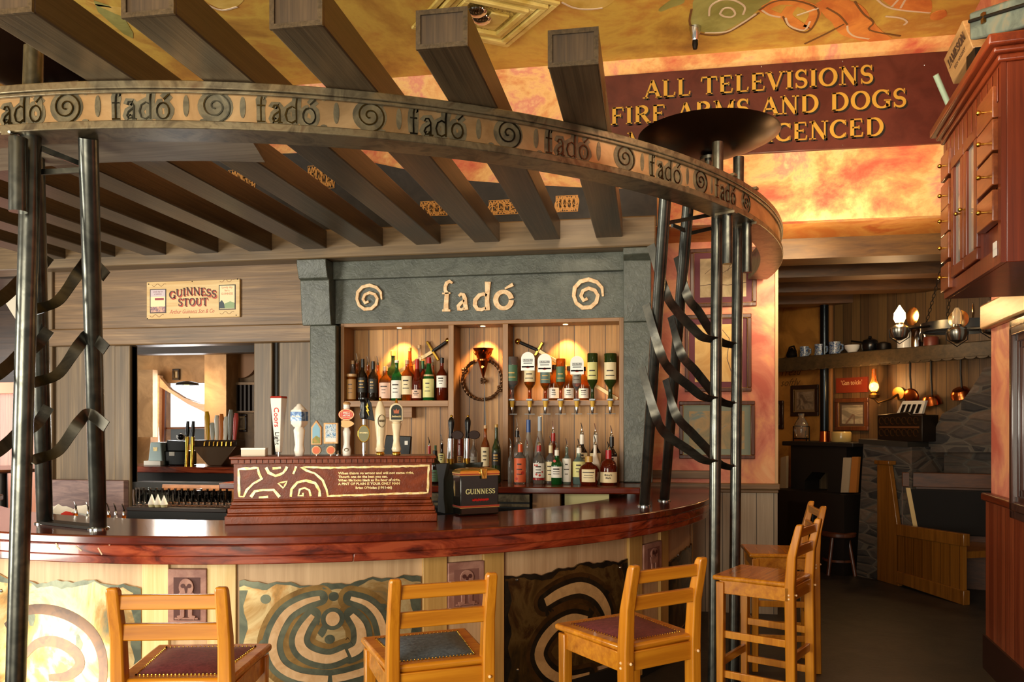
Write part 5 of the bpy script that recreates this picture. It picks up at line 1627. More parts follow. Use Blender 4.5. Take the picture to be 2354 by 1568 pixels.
# upside-down bottles on dispensers
def optic(px, pyt, wpx, gm_, lbc, label, card=None, prof='round_shoulder'):
    Y = YW + 0.06
    P = at_y(px, 917, Y)
    k = (at_y(px + 10, 917, Y) - P).length / 10
    zn_ = P.z
    h = (917 - pyt) * k
    r = wpx * k / 2
    b = thing('dispenser_bottle', label, 'dispenser bottle', (P.x, Y, zn_ - 36 * k), 'upside-down bottles on the dispenser rail')
    c = (P.x, Y, zn_)
    pr = [(q * r, (1 - z) * h) for q, z in PROF[prof]][::-1]
    obj('glass', M().lathe(pr, c, 18), gm_, b, angle=50)
    if gm_ is not G_OLIVE and gm_ is not G_GREEN:
        obj('spirit', M().lathe([(q * 0.93, z) for q, z in pr if z < h * 0.62] + [(r * 0.93, h * 0.62)], (c[0], c[1], c[2] + 0.002), 16), G_AMBER, b, angle=50)
    lo = obj('label', patch(M(), c, r, h * 0.42, h * 0.80, 62), LB[lbc], b)
    obj('print', patch(patch(M(), c, r + .0008, h * 0.6, h * 0.63, 30, 6), c, r + .0008, h * 0.5, h * 0.52, 40, 6), LB['gold'] if lbc in ('green', 'teal', 'black') else PRT, lo)
    obj('collar', M().box(c[0] - 7 * k, c[0] + 7 * k, Y - 0.03, Y + 0.02, zn_ - 4 * k, zn_), FO['grey'], b, bevel=0.003)
    obj('measure', M().lathe([(4 * k, -19 * k), (6 * k, -5 * k)], c, 14), plain('yellow_measure', 'd2a440', 0.25), b)
    obj('valve', M().lathe([(2 * k, -36 * k), (3.4 * k, -30 * k), (4.2 * k, -22 * k), (4.2 * k, -19 * k)], c, 12), CHROME, b)
    obj('lever', M().box(c[0] - 12 * k, c[0] + 12 * k, Y - 0.01, Y + 0.012, zn_ - 35.5 * k, zn_ - 34 * k), BLACK, b)
    obj('arm', M().box(c[0] - 0.006, c[0] + 0.006, Y + 0.01, YW + 0.14, zn_ - 10 * k, zn_ - 4 * k), FO['grey'], b)
    if card:
        a0, a1, yt, yb_ = card
        Yc = Y - r - 0.006
        p0, p1 = at_y(a0, yb_, Yc), at_y(a1, yt, Yc)
        xm_, hw, zt_ = (p0.x + p1.x) / 2, (p1.x - p0.x) / 2, p1.z
        fc_ = planey(Yc)
        cd_ = obj('sign_card', M().prism([(p0.x, p0.z), (p1.x, p0.z), (p1.x, zt_ - hw)] + arc(xm_, zt_ - hw, hw, hw, 8, 172, 14) + [(p0.x, zt_ - hw)], fc_, -0.002, 0.002), WHITE, b)
        hh = zt_ - p0.z
        obj('name_plate', M().box(xm_ - hw * .72, xm_ + hw * .72, Yc - 0.0032, Yc - 0.002, p0.z + hh * .48, p0.z + hh * .62).box(xm_ - hw * .65, xm_ + hw * .65, Yc - 0.003, Yc - 0.002, p0.z + hh * .37, p0.z + hh * .42), plain('slate_print', '3f4a4c', 0.4), cd_)
        txt('card_lettering', 'BUSHMILLS', WHITE, planey(Yc - 0.0033), hh * .12, cd_, (xm_, p0.z + hh * .55), 0.0006, 0.86, 0.0002)
        obj('ribbon', M().prism([(xm_ - hw * .92, p0.z + hh * .24), (xm_ - hw * .5, p0.z + hh * .18), (xm_, p0.z + hh * .12), (xm_ + hw * .5, p0.z + hh * .18), (xm_ + hw * .92, p0.z + hh * .24), (xm_ + hw * .9, p0.z + hh * .16), (xm_ + hw * .4, p0.z + hh * .2), (xm_, p0.z + hh * .26), (xm_ - hw * .4, p0.z + hh * .2), (xm_ - hw * .9, p0.z + hh * .16)], planey(Yc - 0.002), 0, 0.001), PRR, cd_)


optic(1177, 822, 30, G_CLEAR, 'green', 'upside-down clear bottle with dark green label, first on the dispenser rail')
optic(1218, 826, 27, G_AMBER, 'cream', 'upside-down amber bottle under the first white arched card', (1198, 1229, 809, 852))
optic(1254, 832, 25, G_AMBER, 'teal', 'upside-down amber bottle under the second white arched card', (1236, 1268, 813, 856))
optic(1289, 825, 22, G_AMBER, 'green', 'upside-down amber bottle with long green label between the white cards')
optic(1326, 832, 21, G_CLEAR, 'grey', 'upside-down nearly empty bottle under the third white arched card', (1311, 1342, 818, 861))
optic(1362, 812, 25, G_OLIVE, 'yellow', 'upside-down green bottle with pale yellow label, second from the right jamb')
optic(1403, 812, 30, G_OLIVE, 'cream', 'upside-down green bottle with large cream label beside the right jamb')
for px, h in ((1268, 95), (1302, 92), (1336, 90)):
    S2 = bottle(px + 6, 921, 921 - h * 0.85, 24, YW + 0.18, ZS, 'round_shoulder', G_AMBER, 1, {1268: 'amber bottle on the shelf behind the second white card', 1302: 'amber bottle standing behind the green-labelled dispenser', 1336: 'amber bottle standing behind the third white card'}[px], 'white', (0.06, 0.35), cap='black', group='amber bottles behind the dispensers')

# swords
def sword(hilt, tip, g0, g1, pommel, label):
    Yq = YN - 0.03
    A = at_y(*hilt, Yq)
    T_ = at_y(*tip, Yq)
    P_ = at_y(*pommel, Yq)
    s = thing('sword', label, 'sword', A, 'swords hung in the niche')
    obj('blade', M().bar(A, T_, 0.006, 0.03, (0, 0, 1)), plain('bright_blade', 'a8906a', 0.4, 0.8), s, bevel=0.002)
    obj('guard', M().bar(at_y(*g0, Yq), at_y(*g1, Yq), 0.02, 0.022), BRASS, s, bevel=0.004)
    obj('grip', M().tube([A, P_], 0.013, 12), BLACKM, s)
    obj('pommel', M().ball(P_, 0.024, 12), BRASS, s)


sword((994, 808), (905, 862), (981, 785), (1008, 829), (1030, 783), 'sword with brass crossguard and black grip over the whiskey bottles, at left')
sword((1238, 806), (1420, 918), (1247, 787), (1230, 818), (1190, 785), 'sword with brass crossguard slanting down behind the dispenser bottles')

# copper torch with a wreath
Yq = YN - 0.04
to = thing('wall_torch', 'copper torch cone hung inside a twisted bronze wreath in the middle niche bay', 'wall ornament', at_y(1112, 930, Yq))
c = at_y(1109, 873, Yq)
kk = (at_y(1119, 873, Yq) - c).x / 10
wm = M()
for ph_ in (0, math.pi):
    pts = []
    for i in range(97):
        a = math.radians(112) + 2 * math.pi * 0.88 * i / 96
        rr_ = 45 * kk + 0.007 * math.cos(a * 16 + ph_)
        pts.append((c.x + rr_ * math.cos(a), Yq - 0.01 + 0.006 * math.sin(a * 16 + ph_), c.z + rr_ * math.sin(a)))
    wm.tube(pts, 0.0085, 8)
BRZ = plain('old_bronze', '6b4f38', 0.3, 0.85)
obj('wreath', wm, BRZ, to)
kn = M()
for i in range(5):
    a = 2 * math.pi * i / 5
    for (bx, bz) in ((1069, 853), (1151, 893), (1112, 876)):
        b_ = at_y(bx, bz, Yq)
        kn.ball((b_.x + 0.018 * math.cos(a), Yq - 0.015, b_.z + 0.018 * math.sin(a)), 0.013, 8)
obj('blossoms', kn, BRZ, to)
zt_ = lambda py: at_y(1110, py, Yq - 0.05).z
cc = at_y(1111, 830, Yq - 0.07)
CPR = plain('polished_copper', 'a8592c', 0.22, 1.0)
obj('cone', M().lathe([(0.006, zt_(868)), (0.043, zt_(832)), (0.05, zt_(830)), (0.05, zt_(827)), (0.045, zt_(826)), (0.066, zt_(812)), (0.086, zt_(802)), (0.08, zt_(803)), (0.05, zt_(824))], (cc.x, cc.y, 0), 24), CPR, to)
zz = M()
fz_ = lambda s, v, d: Vector((cc.x + (0.058 + 0.55 * (v - zt_(820)) + d) * math.sin(s), cc.y - (0.058 + 0.55 * (v - zt_(820)) + d) * math.cos(s), v))
zz.stroke([(-1.5 + 3 * i / 12, zt_(814) + (0.014 if i % 2 else -0.012)) for i in range(13)], 0.005, fz_, 0.0, 0.004)
obj('zigzag_trim', zz, plain('bright_copper', 'd98a4c', 0.2, 1.0), to)
obj('spiral_emblem', M().stroke(spiral_pts(0, zt_(845), 0.012, 1.6, 0, 24), 0.003, lambda u, v, d: Vector((cc.x + u, cc.y - 0.032 - d, v)), 0, 0.003), plain('bright_copper', 'd98a4c', 0.2, 1.0), to)
p0_, p1__ = at_y(1113, 880, Yq - 0.02), at_y(1116, 988, Yq - 0.02)
obj('rod', M().tube([p0_, p1__], 0.006, 8), CHROME, to)
obj('bracket', M().cyl((cc.x, cc.y, zt_(829)), (cc.x, YN, zt_(829)), 0.012), BRZ, to)

# POS screen behind the taps
po = thing('till_screen', 'black till screen leaning on the back counter behind the cream tap handles', 'till screen', at_y(925, 1100, 5.9))
s0_, s1_ = at_y(890, 1040, 5.9), at_y(948, 1003, 5.9)
obj('screen', M().prism([(s0_.x - .04, s0_.z - 0.1), (s1_.x - .02, s0_.z - 0.1), (s1_.x, s1_.z), (s0_.x, s1_.z + .01)], planey(5.9), 0, 0.03), BLACK, po, bevel=0.006)
obj('sticker', M().box(s0_.x + 0.15, s0_.x + 0.175, 5.868, 5.87, s1_.z - 0.065, s1_.z - 0.035), WHITE, po)
obj('stand', M().box(s0_.x + .04, s0_.x + .12, 5.91, 6.0, 1.151, s0_.z - .05), BLACK, po)

# ================================================================ painted sign on the upper wall
YS = YH - 0.03
sgn = thing('painted_sign', 'long maroon board with gold shadowed capitals high on the flame-coloured wall', 'sign', (X(1740, YS), YS, Z(1740, 352, YS)))
sx0, sx1 = X(1340, YS), X(2225, YS)
obj('board', M().box(sx0, sx1, YS, YH, Z(1740, 352, YS), Z(1740, 149, YS)), mottle('maroon_board', [(0.3, '4a1e16'), (0.7, '5c2a20')], 5, 0.35), sgn, bevel=0.004)
GOLDL = plain('sign_gold', 'c99a3c', 0.45, 0.2)
SHD = plain('sign_black_shade', '17140f', 0.5)
fsg = planey(YS)
for s, a, b, px, py, h in (('ALL TELEVISIONS', 1478, 2010, 1740, 209, 0.137), ('FIRE ARMS AND DOGS', 1402, 2086, 1740, 266.5, 0.137), ('MUST BE LICENCED', 1440, 2034, 1740, 328, 0.137)):
    z0 = Z(px, py, YS)
    xa_, kw = X(a, YS), (X(b, YS) - X(a, YS)) / serif_width(s)
    for wd in s.split(' '):
        wl = serif_width(wd) * kw
        m1, m2 = M(), M()
        serif(m2, wd, xa_ + 0.014, xa_ + wl + 0.014, z0 - 0.014, h, fsg, 0.0004, 0.001)
        serif(m1, wd, xa_, xa_ + wl, z0, h, fsg, 0.0012, 0.0028)
        obj('gold_lettering', m1, GOLDL, sgn)
        obj('lettering_shade', m2, SHD, sgn)
        xa_ += wl + SERIF[' '][0] * kw
bl = M()
for px, py in ((1750, 153), (1937, 141), (2125, 150), (1937, 334)):
    c = at_y(px, py, YS)
    bl.ball((c.x, YS, c.z), 0.006, 8)
obj('screws', bl, CHROME, sgn)

# ceiling mural, light panel and hanging bell
ceil = bpy.data.objects['ceiling']
fce = lambda u, v, d: Vector((u, v, ZC - 0.001 - d))


def pxz(pts):
    return [(q.x, q.y) for q in (at_z(a, b, ZC) for a, b in pts)]


def smooth(pts, k=4, closed=False):
    out = []
    n = len(pts)
    for i in range(n if closed else n - 1):
        g = (lambda j: pts[j % n]) if closed else (lambda j: pts[max(0, min(n - 1, j))])
        p0, p1, p2, p3 = g(i - 1), g(i), g(i + 1), g(i + 2)
        for q in range(k):
            t = q / k
            out.append(tuple(0.5 * (2 * p1[j] + (p2[j] - p0[j]) * t + (2 * p0[j] - 5 * p1[j] + 4 * p2[j] - p3[j]) * t * t + (3 * p1[j] - p0[j] - 3 * p2[j] + p3[j]) * t ** 3) for j in (0, 1)))
    if not closed:
        out.append(pts[-1])
    return out


OLV = mottle('mural_olive', [(0.3, '7f7a3c'), (0.7, 'a09a58')], 3, 0.6)
ORG = mottle('mural_orange', [(0.3, 'b9642a'), (0.7, 'd98a3e')], 3, 0.6)
DKB = plain('mural_brown_line', '6b4420', 0.6)
PAL = plain('mural_pale_line', 'cdb59a', 0.6)
BUF = mottle('mural_buff', [(0.3, 'b8913c'), (0.7, 'd2b060')], 3, 0.6)
mu = M()
mu.prism(smooth(pxz([(1612, -10), (1592, 25), (1590, 55), (1612, 72), (1655, 74), (1700, 52), (1738, 26), (1770, -12)]), 4, True), fce, 0, 0.001)
mu.prism(smooth(pxz([(1515, 20), (1545, -2), (1570, -10), (1572, 6), (1540, 18), (1520, 26)]), 3, True), fce, 0, 0.001)
mu.prism(pxz([(215, 0), (250, 12), (285, 40), (306, 75), (306, 88), (285, 78), (250, 48), (225, 26)]), fce, 0, 0.0015)
obj('mural_shape', mu, OLV, ceil)
mo = M()
mo.stroke(smooth(pxz([(1758, 18), (1790, 4), (1830, 5), (1872, 22), (1866, 48), (1850, 64), (1822, 48), (1808, 34), (1820, 14)])), 0.08, fce, 0, 0.0024)
mo.stroke(smooth(pxz([(1752, 20), (1785, 34), (1805, 36)])), 0.06, fce, 0, 0.0028)
mo.stroke(smooth(pxz([(1890, 0), (1920, 14), (1950, 35), (1965, 60), (2000, 80), (2040, 92)])), [0.1, .12, .14, .17, .2, .22, .24, .24, .24, .24, .24, .24, .24, .24, .22, .2, .18, .15, .12, .1, .08][:21], fce, 0, 0.0032)
mo.prism(smooth(pxz([(2030, -8), (2060, 18), (2110, 26), (2140, 26), (2130, -8)]), 3, True), fce, 0, 0.0036)
mo.prism(smooth(pxz([(2138, 36), (2150, 26), (2172, 22), (2176, 34), (2160, 44), (2142, 44)]), 3, True), fce, 0, 0.0040)
obj('mural_shape', mo, ORG, ceil)

mb = M()
mb.prism(smooth(pxz([(1280, -8), (1310, 10), (1350, 20), (1390, 16), (1408, -8)]), 4, True), fce, 0, 0.0012 + 0.0003 * (k if 'k' in globals() and isinstance(k, int) else 0))
mb.prism(smooth(pxz([(470, -8), (490, 12), (520, 20), (548, 12), (556, -8)]), 4, True), fce, 0, 0.0012 + 0.0003 * (k if 'k' in globals() and isinstance(k, int) else 0))
for k in range(5):
    mb.prism(smooth(pxz([(200 + 14 * k, 2 + 6 * k), (260 + 12 * k, 14 + 4 * k), (330, 26 + 3 * k), (330, 32 + 3 * k), (260 + 10 * k, 22 + 5 * k)]), 3, True), fce, 0, 0.0012 + 0.0003 * (k if 'k' in globals() and isinstance(k, int) else 0))
obj('mural_shape', mb, BUF, ceil)
ml = M()
for pts in ([(1630, 35), (1634, 12), (1660, -2), (1690, 0), (1712, 14), (1708, 32)], [(1655, 30), (1664, 18), (1682, 18), (1690, 30), (1680, 38), (1664, 36), (1655, 30)], [(1620, 74), (1668, 72), (1702, 54), (1738, 30)],
            [(1948, 58), (1950, 70), (1965, 82), (1998, 88)], [(1752, 22), (1770, 33), (1794, 38)], [(1806, 40), (1816, 58), (1848, 68), (1862, 48)], [(1832, 34), (1882, 17)], [(1292, 4), (1318, 16), (1350, 20), (1385, 17)], [(2015, -4), (2050, 18), (2138, 28)], [(2050, 14), (2068, -6)], [(2070, 17), (2082, -4)], [(2036, 36), (2070, 40), (2085, 48), (2078, 56)], [(478, 10), (510, 22), (545, 14)]):
    ml.stroke(smooth(pxz(pts)), 0.014, fce, 0.002, 0.0058)
obj('mural_line', ml, PAL, ceil)
md = M()
for pts in ([(1745, 22), (1780, 2), (1830, 0), (1880, 20), (1872, 56), (1850, 74), (1815, 60), (1800, 36)], [(1590, 20), (1586, 55), (1612, 77), (1660, 78), (1705, 56), (1745, 28)], [(1900, 16), (1930, 34), (1948, 55)], [(1965, 2), (1985, 30), (2008, 50), (2000, 68), (2070, 82)], [(1850, 100), (1900, 76), (1940, 54)]):
    md.stroke(smooth(pxz(pts)), 0.014, fce, 0.0, 0.005)
obj('mural_line', md, DKB, ceil)

c1, c2, c3 = at_z(945, 61, ZC), at_z(1167, 104, ZC), at_z(1289, 3, ZC)
cU, cV = (c1 - c2), (c3 - c2)
cL = thing('ceiling_light', 'square gold stepped ceiling light panel behind the rafter ends', 'ceiling light', c2 + (cU + cV) / 2)
fq = lambda u, v, d: c2 + cU * u + cV * v + Vector((0, 0, -d))
GP = mottle('gold_panel_paint', [(0.3, 'b89a48'), (0.7, 'd8c074')], 4, 0.4)
for k, (i, dd) in enumerate(((0.0, 0.02), (0.075, 0.035), (0.14, 0.022), (0.2, 0.04))):
    mm = M()
    t = 0.055
    for (a0, a1, b0, b1) in ((i, 1 - i, i, i + t), (i, 1 - i, 1 - i - t, 1 - i), (i, i + t, i + t, 1 - i - t), (1 - i - t, 1 - i, i + t, 1 - i - t)):
        mm.prism([(a0, b0), (a1, b0), (a1, b1), (a0, b1)], fq, -0.002, dd)
    obj('frame', mm, GP, cL, bevel=0.006)
obj('panel', M().prism([(0.25, 0.25), (0.75, 0.25), (0.75, 0.75), (0.25, 0.75)], fq, -0.002, 0.012), mottle('speckled_gold', [(0.4, '8a6f34'), (0.6, 'c4a858')], 40, 0.5), cL)
obj('centre_plate', M().prism([(0.3, 0.32), (0.48, 0.32), (0.48, 0.62), (0.3, 0.62)], fq, 0.012, 0.03), GP, cL, bevel=0.005)
for (a, b) in ((0.52, 0.5), (0.62, 0.62)):
    p = fq(a, b, 0.04)
    obj('lamp', M().lathe([(0.03, -0.03), (0.06, -0.015), (0.07, 0.0), (0.05, 0.03)], p, 16), CHROME, cL)
p = at_z(1598, 62, ZC)
hb = thing('sprinkler_bell', 'small chrome bell-shaped fitting on the ceiling above the maroon board', 'ceiling fitting', p)
obj('cup', M().lathe([(0.045, 0), (0.042, -0.02), (0.034, -0.05), (0.026, -0.09), (0.022, -0.10)], p, 18), CHROME, hb)
obj('stem', M().lathe([(0.02, -0.10), (0.022, -0.13), (0.016, -0.16)], p, 12), IRON, hb)

# ================================================================ framed pictures
def picture(fr, x0, x1, z0, z1, fmat, mmat, amat, label, name='framed_picture', fw_=0.035, mw=0.05, d=0.025, group=None, extra=None):
    o = fr((x0 + x1) / 2, z0, 0)
    f = thing(name, label, 'picture', o, group)
    m = M()
    for (a0, a1, b0, b1) in ((x0, x1, z0, z0 + fw_), (x0, x1, z1 - fw_, z1), (x0, x0 + fw_, z0 + fw_, z1 - fw_), (x1 - fw_, x1, z0 + fw_, z1 - fw_)):
        m.prism([(a0, b0), (a1, b0), (a1, b1), (a0, b1)], fr, 0.001, d)
    obj('frame', m, fmat, f, bevel=0.006)
    m = M()
    g = fw_ * 0.8
    for (a0, a1, b0, b1) in ((x0 + g, x1 - g, z0 + g, z0 + g * 1.25), (x0 + g, x1 - g, z1 - g * 1.25, z1 - g), (x0 + g, x0 + g * 1.25, z0 + g, z1 - g), (x1 - g * 1.25, x1 - g, z0 + g, z1 - g)):
        m.prism([(a0, b0), (a1, b0), (a1, b1), (a0, b1)], fr, 0.002, d * 0.85)
    obj('gilt_slip', m, GOLD, f)
    obj('mount', M().prism([(x0 + fw_, z0 + fw_), (x1 - fw_, z0 + fw_), (x1 - fw_, z1 - fw_), (x0 + fw_, z1 - fw_)], fr, 0.0015, 0.006), mmat, f)
    i = fw_ + mw
    a = obj('print', M().prism([(x0 + i, z0 + i), (x1 - i, z0 + i), (x1 - i, z1 - i), (x0 + i, z1 - i)], fr, 0.0062, 0.008), amat, f)
    if extra:
        m = M()
        for pts, w in extra:
            m.stroke([(x0 + i + (x1 - x0 - 2 * i) * q[0], z0 + i + (z1 - z0 - 2 * i) * q[1]) for q in pts], w, fr, 0.008, 0.0088)
        obj('ink_drawing', m, plain('ink', '6a5240', 0.6), a)
    return f


FRM = wood('dark_frame_wood', '3a1c10', '6a3a20', 'Z', 40, 0.3, 2, coat=0.3)
BURG = plain('burgundy_mount', '6b2f3c', 0.6)
frp = planey(YP)
PARCH = mottle('parchment_print', [(0.3, 'b59c74'), (0.7, 'd8c296')], 6, 0.6)
picture(frp, X(1586, YP), X(1739, YP), Z(1660, 706, YP), Z(1660, 571, YP), FRM, BURG, PARCH, 'framed parchment landscape sketch, top of the three on the salmon wall', extra=[([(0, .3), (.3, .34), (.6, .3), (1, .36)], .006), ([(.1, .6), (.25, .75), (.5, .62), (.8, .85), (1, .7)], .004), ([(.3, .65), (.4, .9)], .004), ([(.6, .66), (.7, .95)], .004)])
picture(frp, X(1574, YP), X(1727, YP), Z(1650, 901, YP), Z(1650, 723, YP), FRM, BURG, mottle('amber_print', [(0.3, 'd2a05c'), (0.7, 'ecc884')], 4, 0.6), 'framed tall amber figure drawing, middle of the three on the salmon wall', extra=[([(.55, .1), (.4, .3), (.5, .6), (.45, .8), (.6, .9), (.75, .75), (.7, .4), (.8, .15)], .006)])
picture(frp, X(1561, YP), X(1735, YP), Z(1650, 1055, YP), Z(1650, 922, YP), FRM, plain('grey_green_mount', '8a9484', 0.6), mottle('dim_map_print', [(0.3, '8f8a6c'), (0.55, 'b79a6c'), (0.7, '7f9088')], 5, 0.6), 'framed map-like print with grey-green mount, lowest on the salmon wall')

# ================================================================ room at the back right
EB = Vector((0.662, -0.7495, 0))
NB = Vector((-0.7495, -0.662, 0))
PB = Vector((1.553, 10.1, 0)) - NB * 0.26


def bw(u, v, d):
    return PB + EB * u + Vector((0, 0, v)) + NB * d


def pb(px, py, d=0.0):
    p = at_plane(px, py, PB + NB * d, NB)
    return (p - PB).dot(EB), p.z


def bwd(d0):
    return lambda u, v, d: bw(u, v, d + d0)


PLK = planks('back_room_planks', '4a3520', '70542f', '241808', 0.11, 'X', 0.5, rot=math.radians(48.5))
u_split = pb(1912, 900)[0]
struct('wall_back_room', M().prism([(-3, 0), (u_split, 0), (u_split, 3.2), (-3, 3.2)], bw, -0.1, 0), OCHRE)
struct('wall_back_planked', M().prism([(u_split, 0), (4.6, 0), (4.6, 3.2), (u_split, 3.2)], bw, -0.1, 0), PLK)
struct('trim_12', M().prism([(u_split - .05, 0), (u_split + .02, 0), (u_split + .02, 3.0), (u_split - .05, 3.0)], bw, 0, 0.04), NICHEW, bevel=0.006)
struct('wall_return', M().box(xr - 0.1, xr + 0.02, YP + 0.17, 10.5, 0, 3.1), OCHRE)
struct('wall_far_right', M().prism([(0, 0), (4.0, 0), (4.0, 3.2), (0, 3.2)], lambda u, v, d: Vector((4.6 - d, 5.0 + u, v)), -0.1, 0), OCHRE)

shf = thing('wall_shelf', 'long dark timber shelf with a scalloped edge high on the back room wall', 'shelf', bw(0.5, 2.24, 0))
obj('board', M().prism([(-0.9, 2.25), (3.6, 2.25), (3.6, 2.40), (-0.9, 2.40)], bw, 0.0, 0.26), wood('shelf_timber', '2c2416', '52422a', 'X', 30, 0.5), shf, bevel=0.01)
scm = M()
for i in range(40):
    u0 = -0.9 + i * 0.1125
    scm.prism([(u0, 2.255)] + [(u0 + 0.05625 + 0.054 * math.cos(a), 2.255 - 0.022 * math.sin(a)) for a in [math.pi * (1 - k / 6) for k in range(7)]] + [(u0 + 0.11, 2.255)], bwd(0.24), 0, 0.02)
obj('scalloped_edge', scm, wood('shelf_timber', '2c2416', '52422a'), shf)


def sh(px, d=0.14):
    u = pb(px, 800, d)[0]
    return bw(u, 2.401, d)


MUGB = mottle('blue_white_glaze', [(0.4, '2c4a78'), (0.5, 'c8d0cc'), (0.62, '3a5e92')], 45, 0.2)
kmm = 9.4 / 1830


def mug(px, wpx, hpx, lab, mat=MUGB):
    c = sh(px)
    r, h = wpx * kmm / 2, hpx * kmm
    t = thing('mug', lab, 'mug', c, 'patterned mugs on the shelf')
    obj('body', M().lathe([(r * .95, 0), (r, .01), (r * .92, h * .5), (r, h), (r * .9, h - .004), (r * .85, h * .2)], c, 18), mat, t)
    obj('handle', M().tube([c + EB * (r * .9) + Vector((0, 0, h * .8)), c + EB * (r * 1.6) + Vector((0, 0, h * .7)), c + EB * (r * 1.6) + Vector((0, 0, h * .35)), c + EB * (r * .95) + Vector((0, 0, h * .2))], 0.012, 8), mat, t)


mug(1849, 21, 24, 'blue and white mug, first of the row of mugs on the high shelf')
mug(1885, 24, 26, 'blue and white mug in the middle of the high shelf row')
mug(1919, 25, 28, 'blue and white mug, last in the row, beside the white bowl')


def pot(name, lab, cat, px, prof, mat, handle=None, d=0.14, lidm=None):
    c = sh(px, d)
    t = thing(name, lab, cat, c)
    obj('body', M().lathe([(r * kmm, z * kmm) for r, z in prof], c, 20), mat, t)
    if handle:
        obj('handle', M().tube([c + EB * (a * kmm) + Vector((0, 0, b * kmm)) for a, b in handle], 0.011, 8), lidm or mat, t)
    return t


pot('kettle', 'dark copper kettle at the left end of the high shelf', 'kettle', 1820, [(10, 0), (13, 6), (11, 14), (5, 20), (2, 24)], IRON, [(-12, 10), (-6, 26), (6, 28), (12, 14)])
pot('mixing_bowl', 'cream mixing bowl on the high shelf beside the mugs', 'bowl', 1959, [(8, 0), (15, 10), (16, 17), (14, 16), (7, 3)], WHITE)
pot('cooking_pot', 'round black lidded cooking pot on the high shelf', 'pot', 2000, [(14, 0), (17, 8), (17, 18), (14, 24), (4, 28), (3, 33)], BLACK, [(-16, 20), (-45, 26)], lidm=IRON)
pot('saucepan', 'dark saucepan with shiny lid beside the black pot on the high shelf', 'pan', 2031, [(13, 0), (15, 8), (14, 14), (4, 18)], IRON)
ca = pot('canister', 'cream enamel canister with dark letters on the high shelf below the lit lamp', 'canister', 2078, [(13, 0), (13, 34), (12, 36)], WHITE, d=0.16)
txt('lettering', 'TEA', BLACK, bwd(0.16 + 13 * kmm), 0.07, ca, ((sh(2078, .16) - PB).dot(EB), 2.401 + 26 * kmm), 0.002)
pot('coffee_pot', 'tall steel coffee pot beside the cream canister on the high shelf', 'pot', 2106, [(11, 0), (11, 34), (8, 40), (3, 43)], CHROME, [(11, 10), (19, 14), (18, 28), (10, 32)], d=0.16)
pot('round_tin', 'reddish round tin on the high shelf behind the lamp ring', 'tin', 2140, [(14, 0), (14, 16), (13, 18)], plain('red_tin', '6b3020', 0.4), d=0.16)

pp = bw(pb(1895, 900, .12)[0], 0, .12)
fl_ = thing('flue_pipe', 'black iron stove pipe rising from the range beside the plank wall', 'pipe', (pp.x, pp.y, 1.38))
obj('pipe', M().tube([(pp.x, pp.y, 1.38), (pp.x, pp.y, 2.25)], 0.048, 18).tube([(pp.x, pp.y, 2.40), (pp.x, pp.y, 3.0)], 0.048, 18), plain('blue_black_iron', '20272e', 0.25, 0.8), fl_)
FR2 = wood('black_frame_wood', '1c120c', '33211a', 'Z', 40, 0.35)
SEP = mottle('sepia_photo', [(0.35, '5c4a3a'), (0.6, '9a8468')], 8, 0.5)


def bpic(x0, x1, y0, y1, lab, fm, mm, am, **k):
    a, b = pb(x0, y1), pb(x1, y0)
    return picture(bw, a[0], b[0], a[1], b[1], fm, mm, am, lab, fw_=0.05, mw=k.get('mw', 0.03), d=0.03, extra=k.get('extra'))


bpic(1784, 1803, 921, 986, 'small dark framed picture at the edge of the salmon wall corner', FR2, plain('dull_mount', '7c6244', .6), SEP, mw=0.005)
bpic(1820, 1884, 884, 957, 'black framed sepia photograph left of the stove pipe', FR2, plain('dull_mount', '7c6244', .6), SEP)
bpic(1922, 1999, 914, 990, 'brown framed photograph of a pale road under the small red sign', FRM, plain('dark_mount', '4a3628', .6), mottle('road_photo', [(0.4, '6f6656'), (0.6, 'a59a82')], 3, .5, sc=(1, 1, 3)), extra=[([(.2, 0), (.45, .35), (.55, .5)], .02), ([(.6, 0), (.6, .4), (.58, .5)], .015)])
a, b = pb(1924, 904), pb(1997, 866)
rs_ = thing('red_sign', 'small red board with pale lettering beside the oil lamp sconce', 'sign', bw((a[0] + b[0]) / 2, a[1], 0))
obj('board', M().prism([(a[0], a[1]), (b[0], a[1]), (b[0], b[1]), (a[0], b[1])], bw, 0.001, 0.02), plain('brick_red_board', '7a2a14', 0.5), rs_)
txt('pale_lettering', "'Gan toicín'", plain('pale_sign_paint', 'c9a878', .5), bwd(0.02), 0.075, rs_, ((a[0] + b[0]) / 2, a[1] * .35 + b[1] * .65), 0.002, 0.8)
txt('wall_script', 'Tread\nsoftly', plain('faded_wall_ink', '5c3d1a', .6), bw, 0.13, bpy.data.objects['wall_back_room'], (pb(1815, 870)[0], pb(1815, 868)[1]), 0.001, 1.0, shear=0.4)

# sconce with an oil lamp
sc = bw(pb(2009, 900, .22)[0], pb(2009, 905, .22)[1], 0.22)
so = thing('oil_lamp_sconce', 'lit oil lamp on a curled brass bracket on the plank wall', 'wall lamp', sc)
OLDB = plain('old_brass', '7d5a2c', 0.3, 0.9)
obj('bracket', M().tube([sc + Vector((0, 0, -0.05)), sc + EB * .05 + Vector((0, 0, -0.10)), sc + EB * .13 + NB * -.1 + Vector((0, 0, -0.06)), sc + EB * .16 - NB * .21 + Vector((0, 0, 0.0))], 0.012, 8).tube([sc + EB * .16 - NB * .215, sc + EB * .16 - NB * .19], 0.07, 16), OLDB, so)
obj('font', M().lathe([(0.02, -0.06), (0.055, -0.045), (0.06, -0.015), (0.03, 0.01), (0.035, 0.02)], sc, 18), OLDB, so)
GLOWG = plain('amber_lamp_glass', 'f0903a', 0.1, trans=0.9)
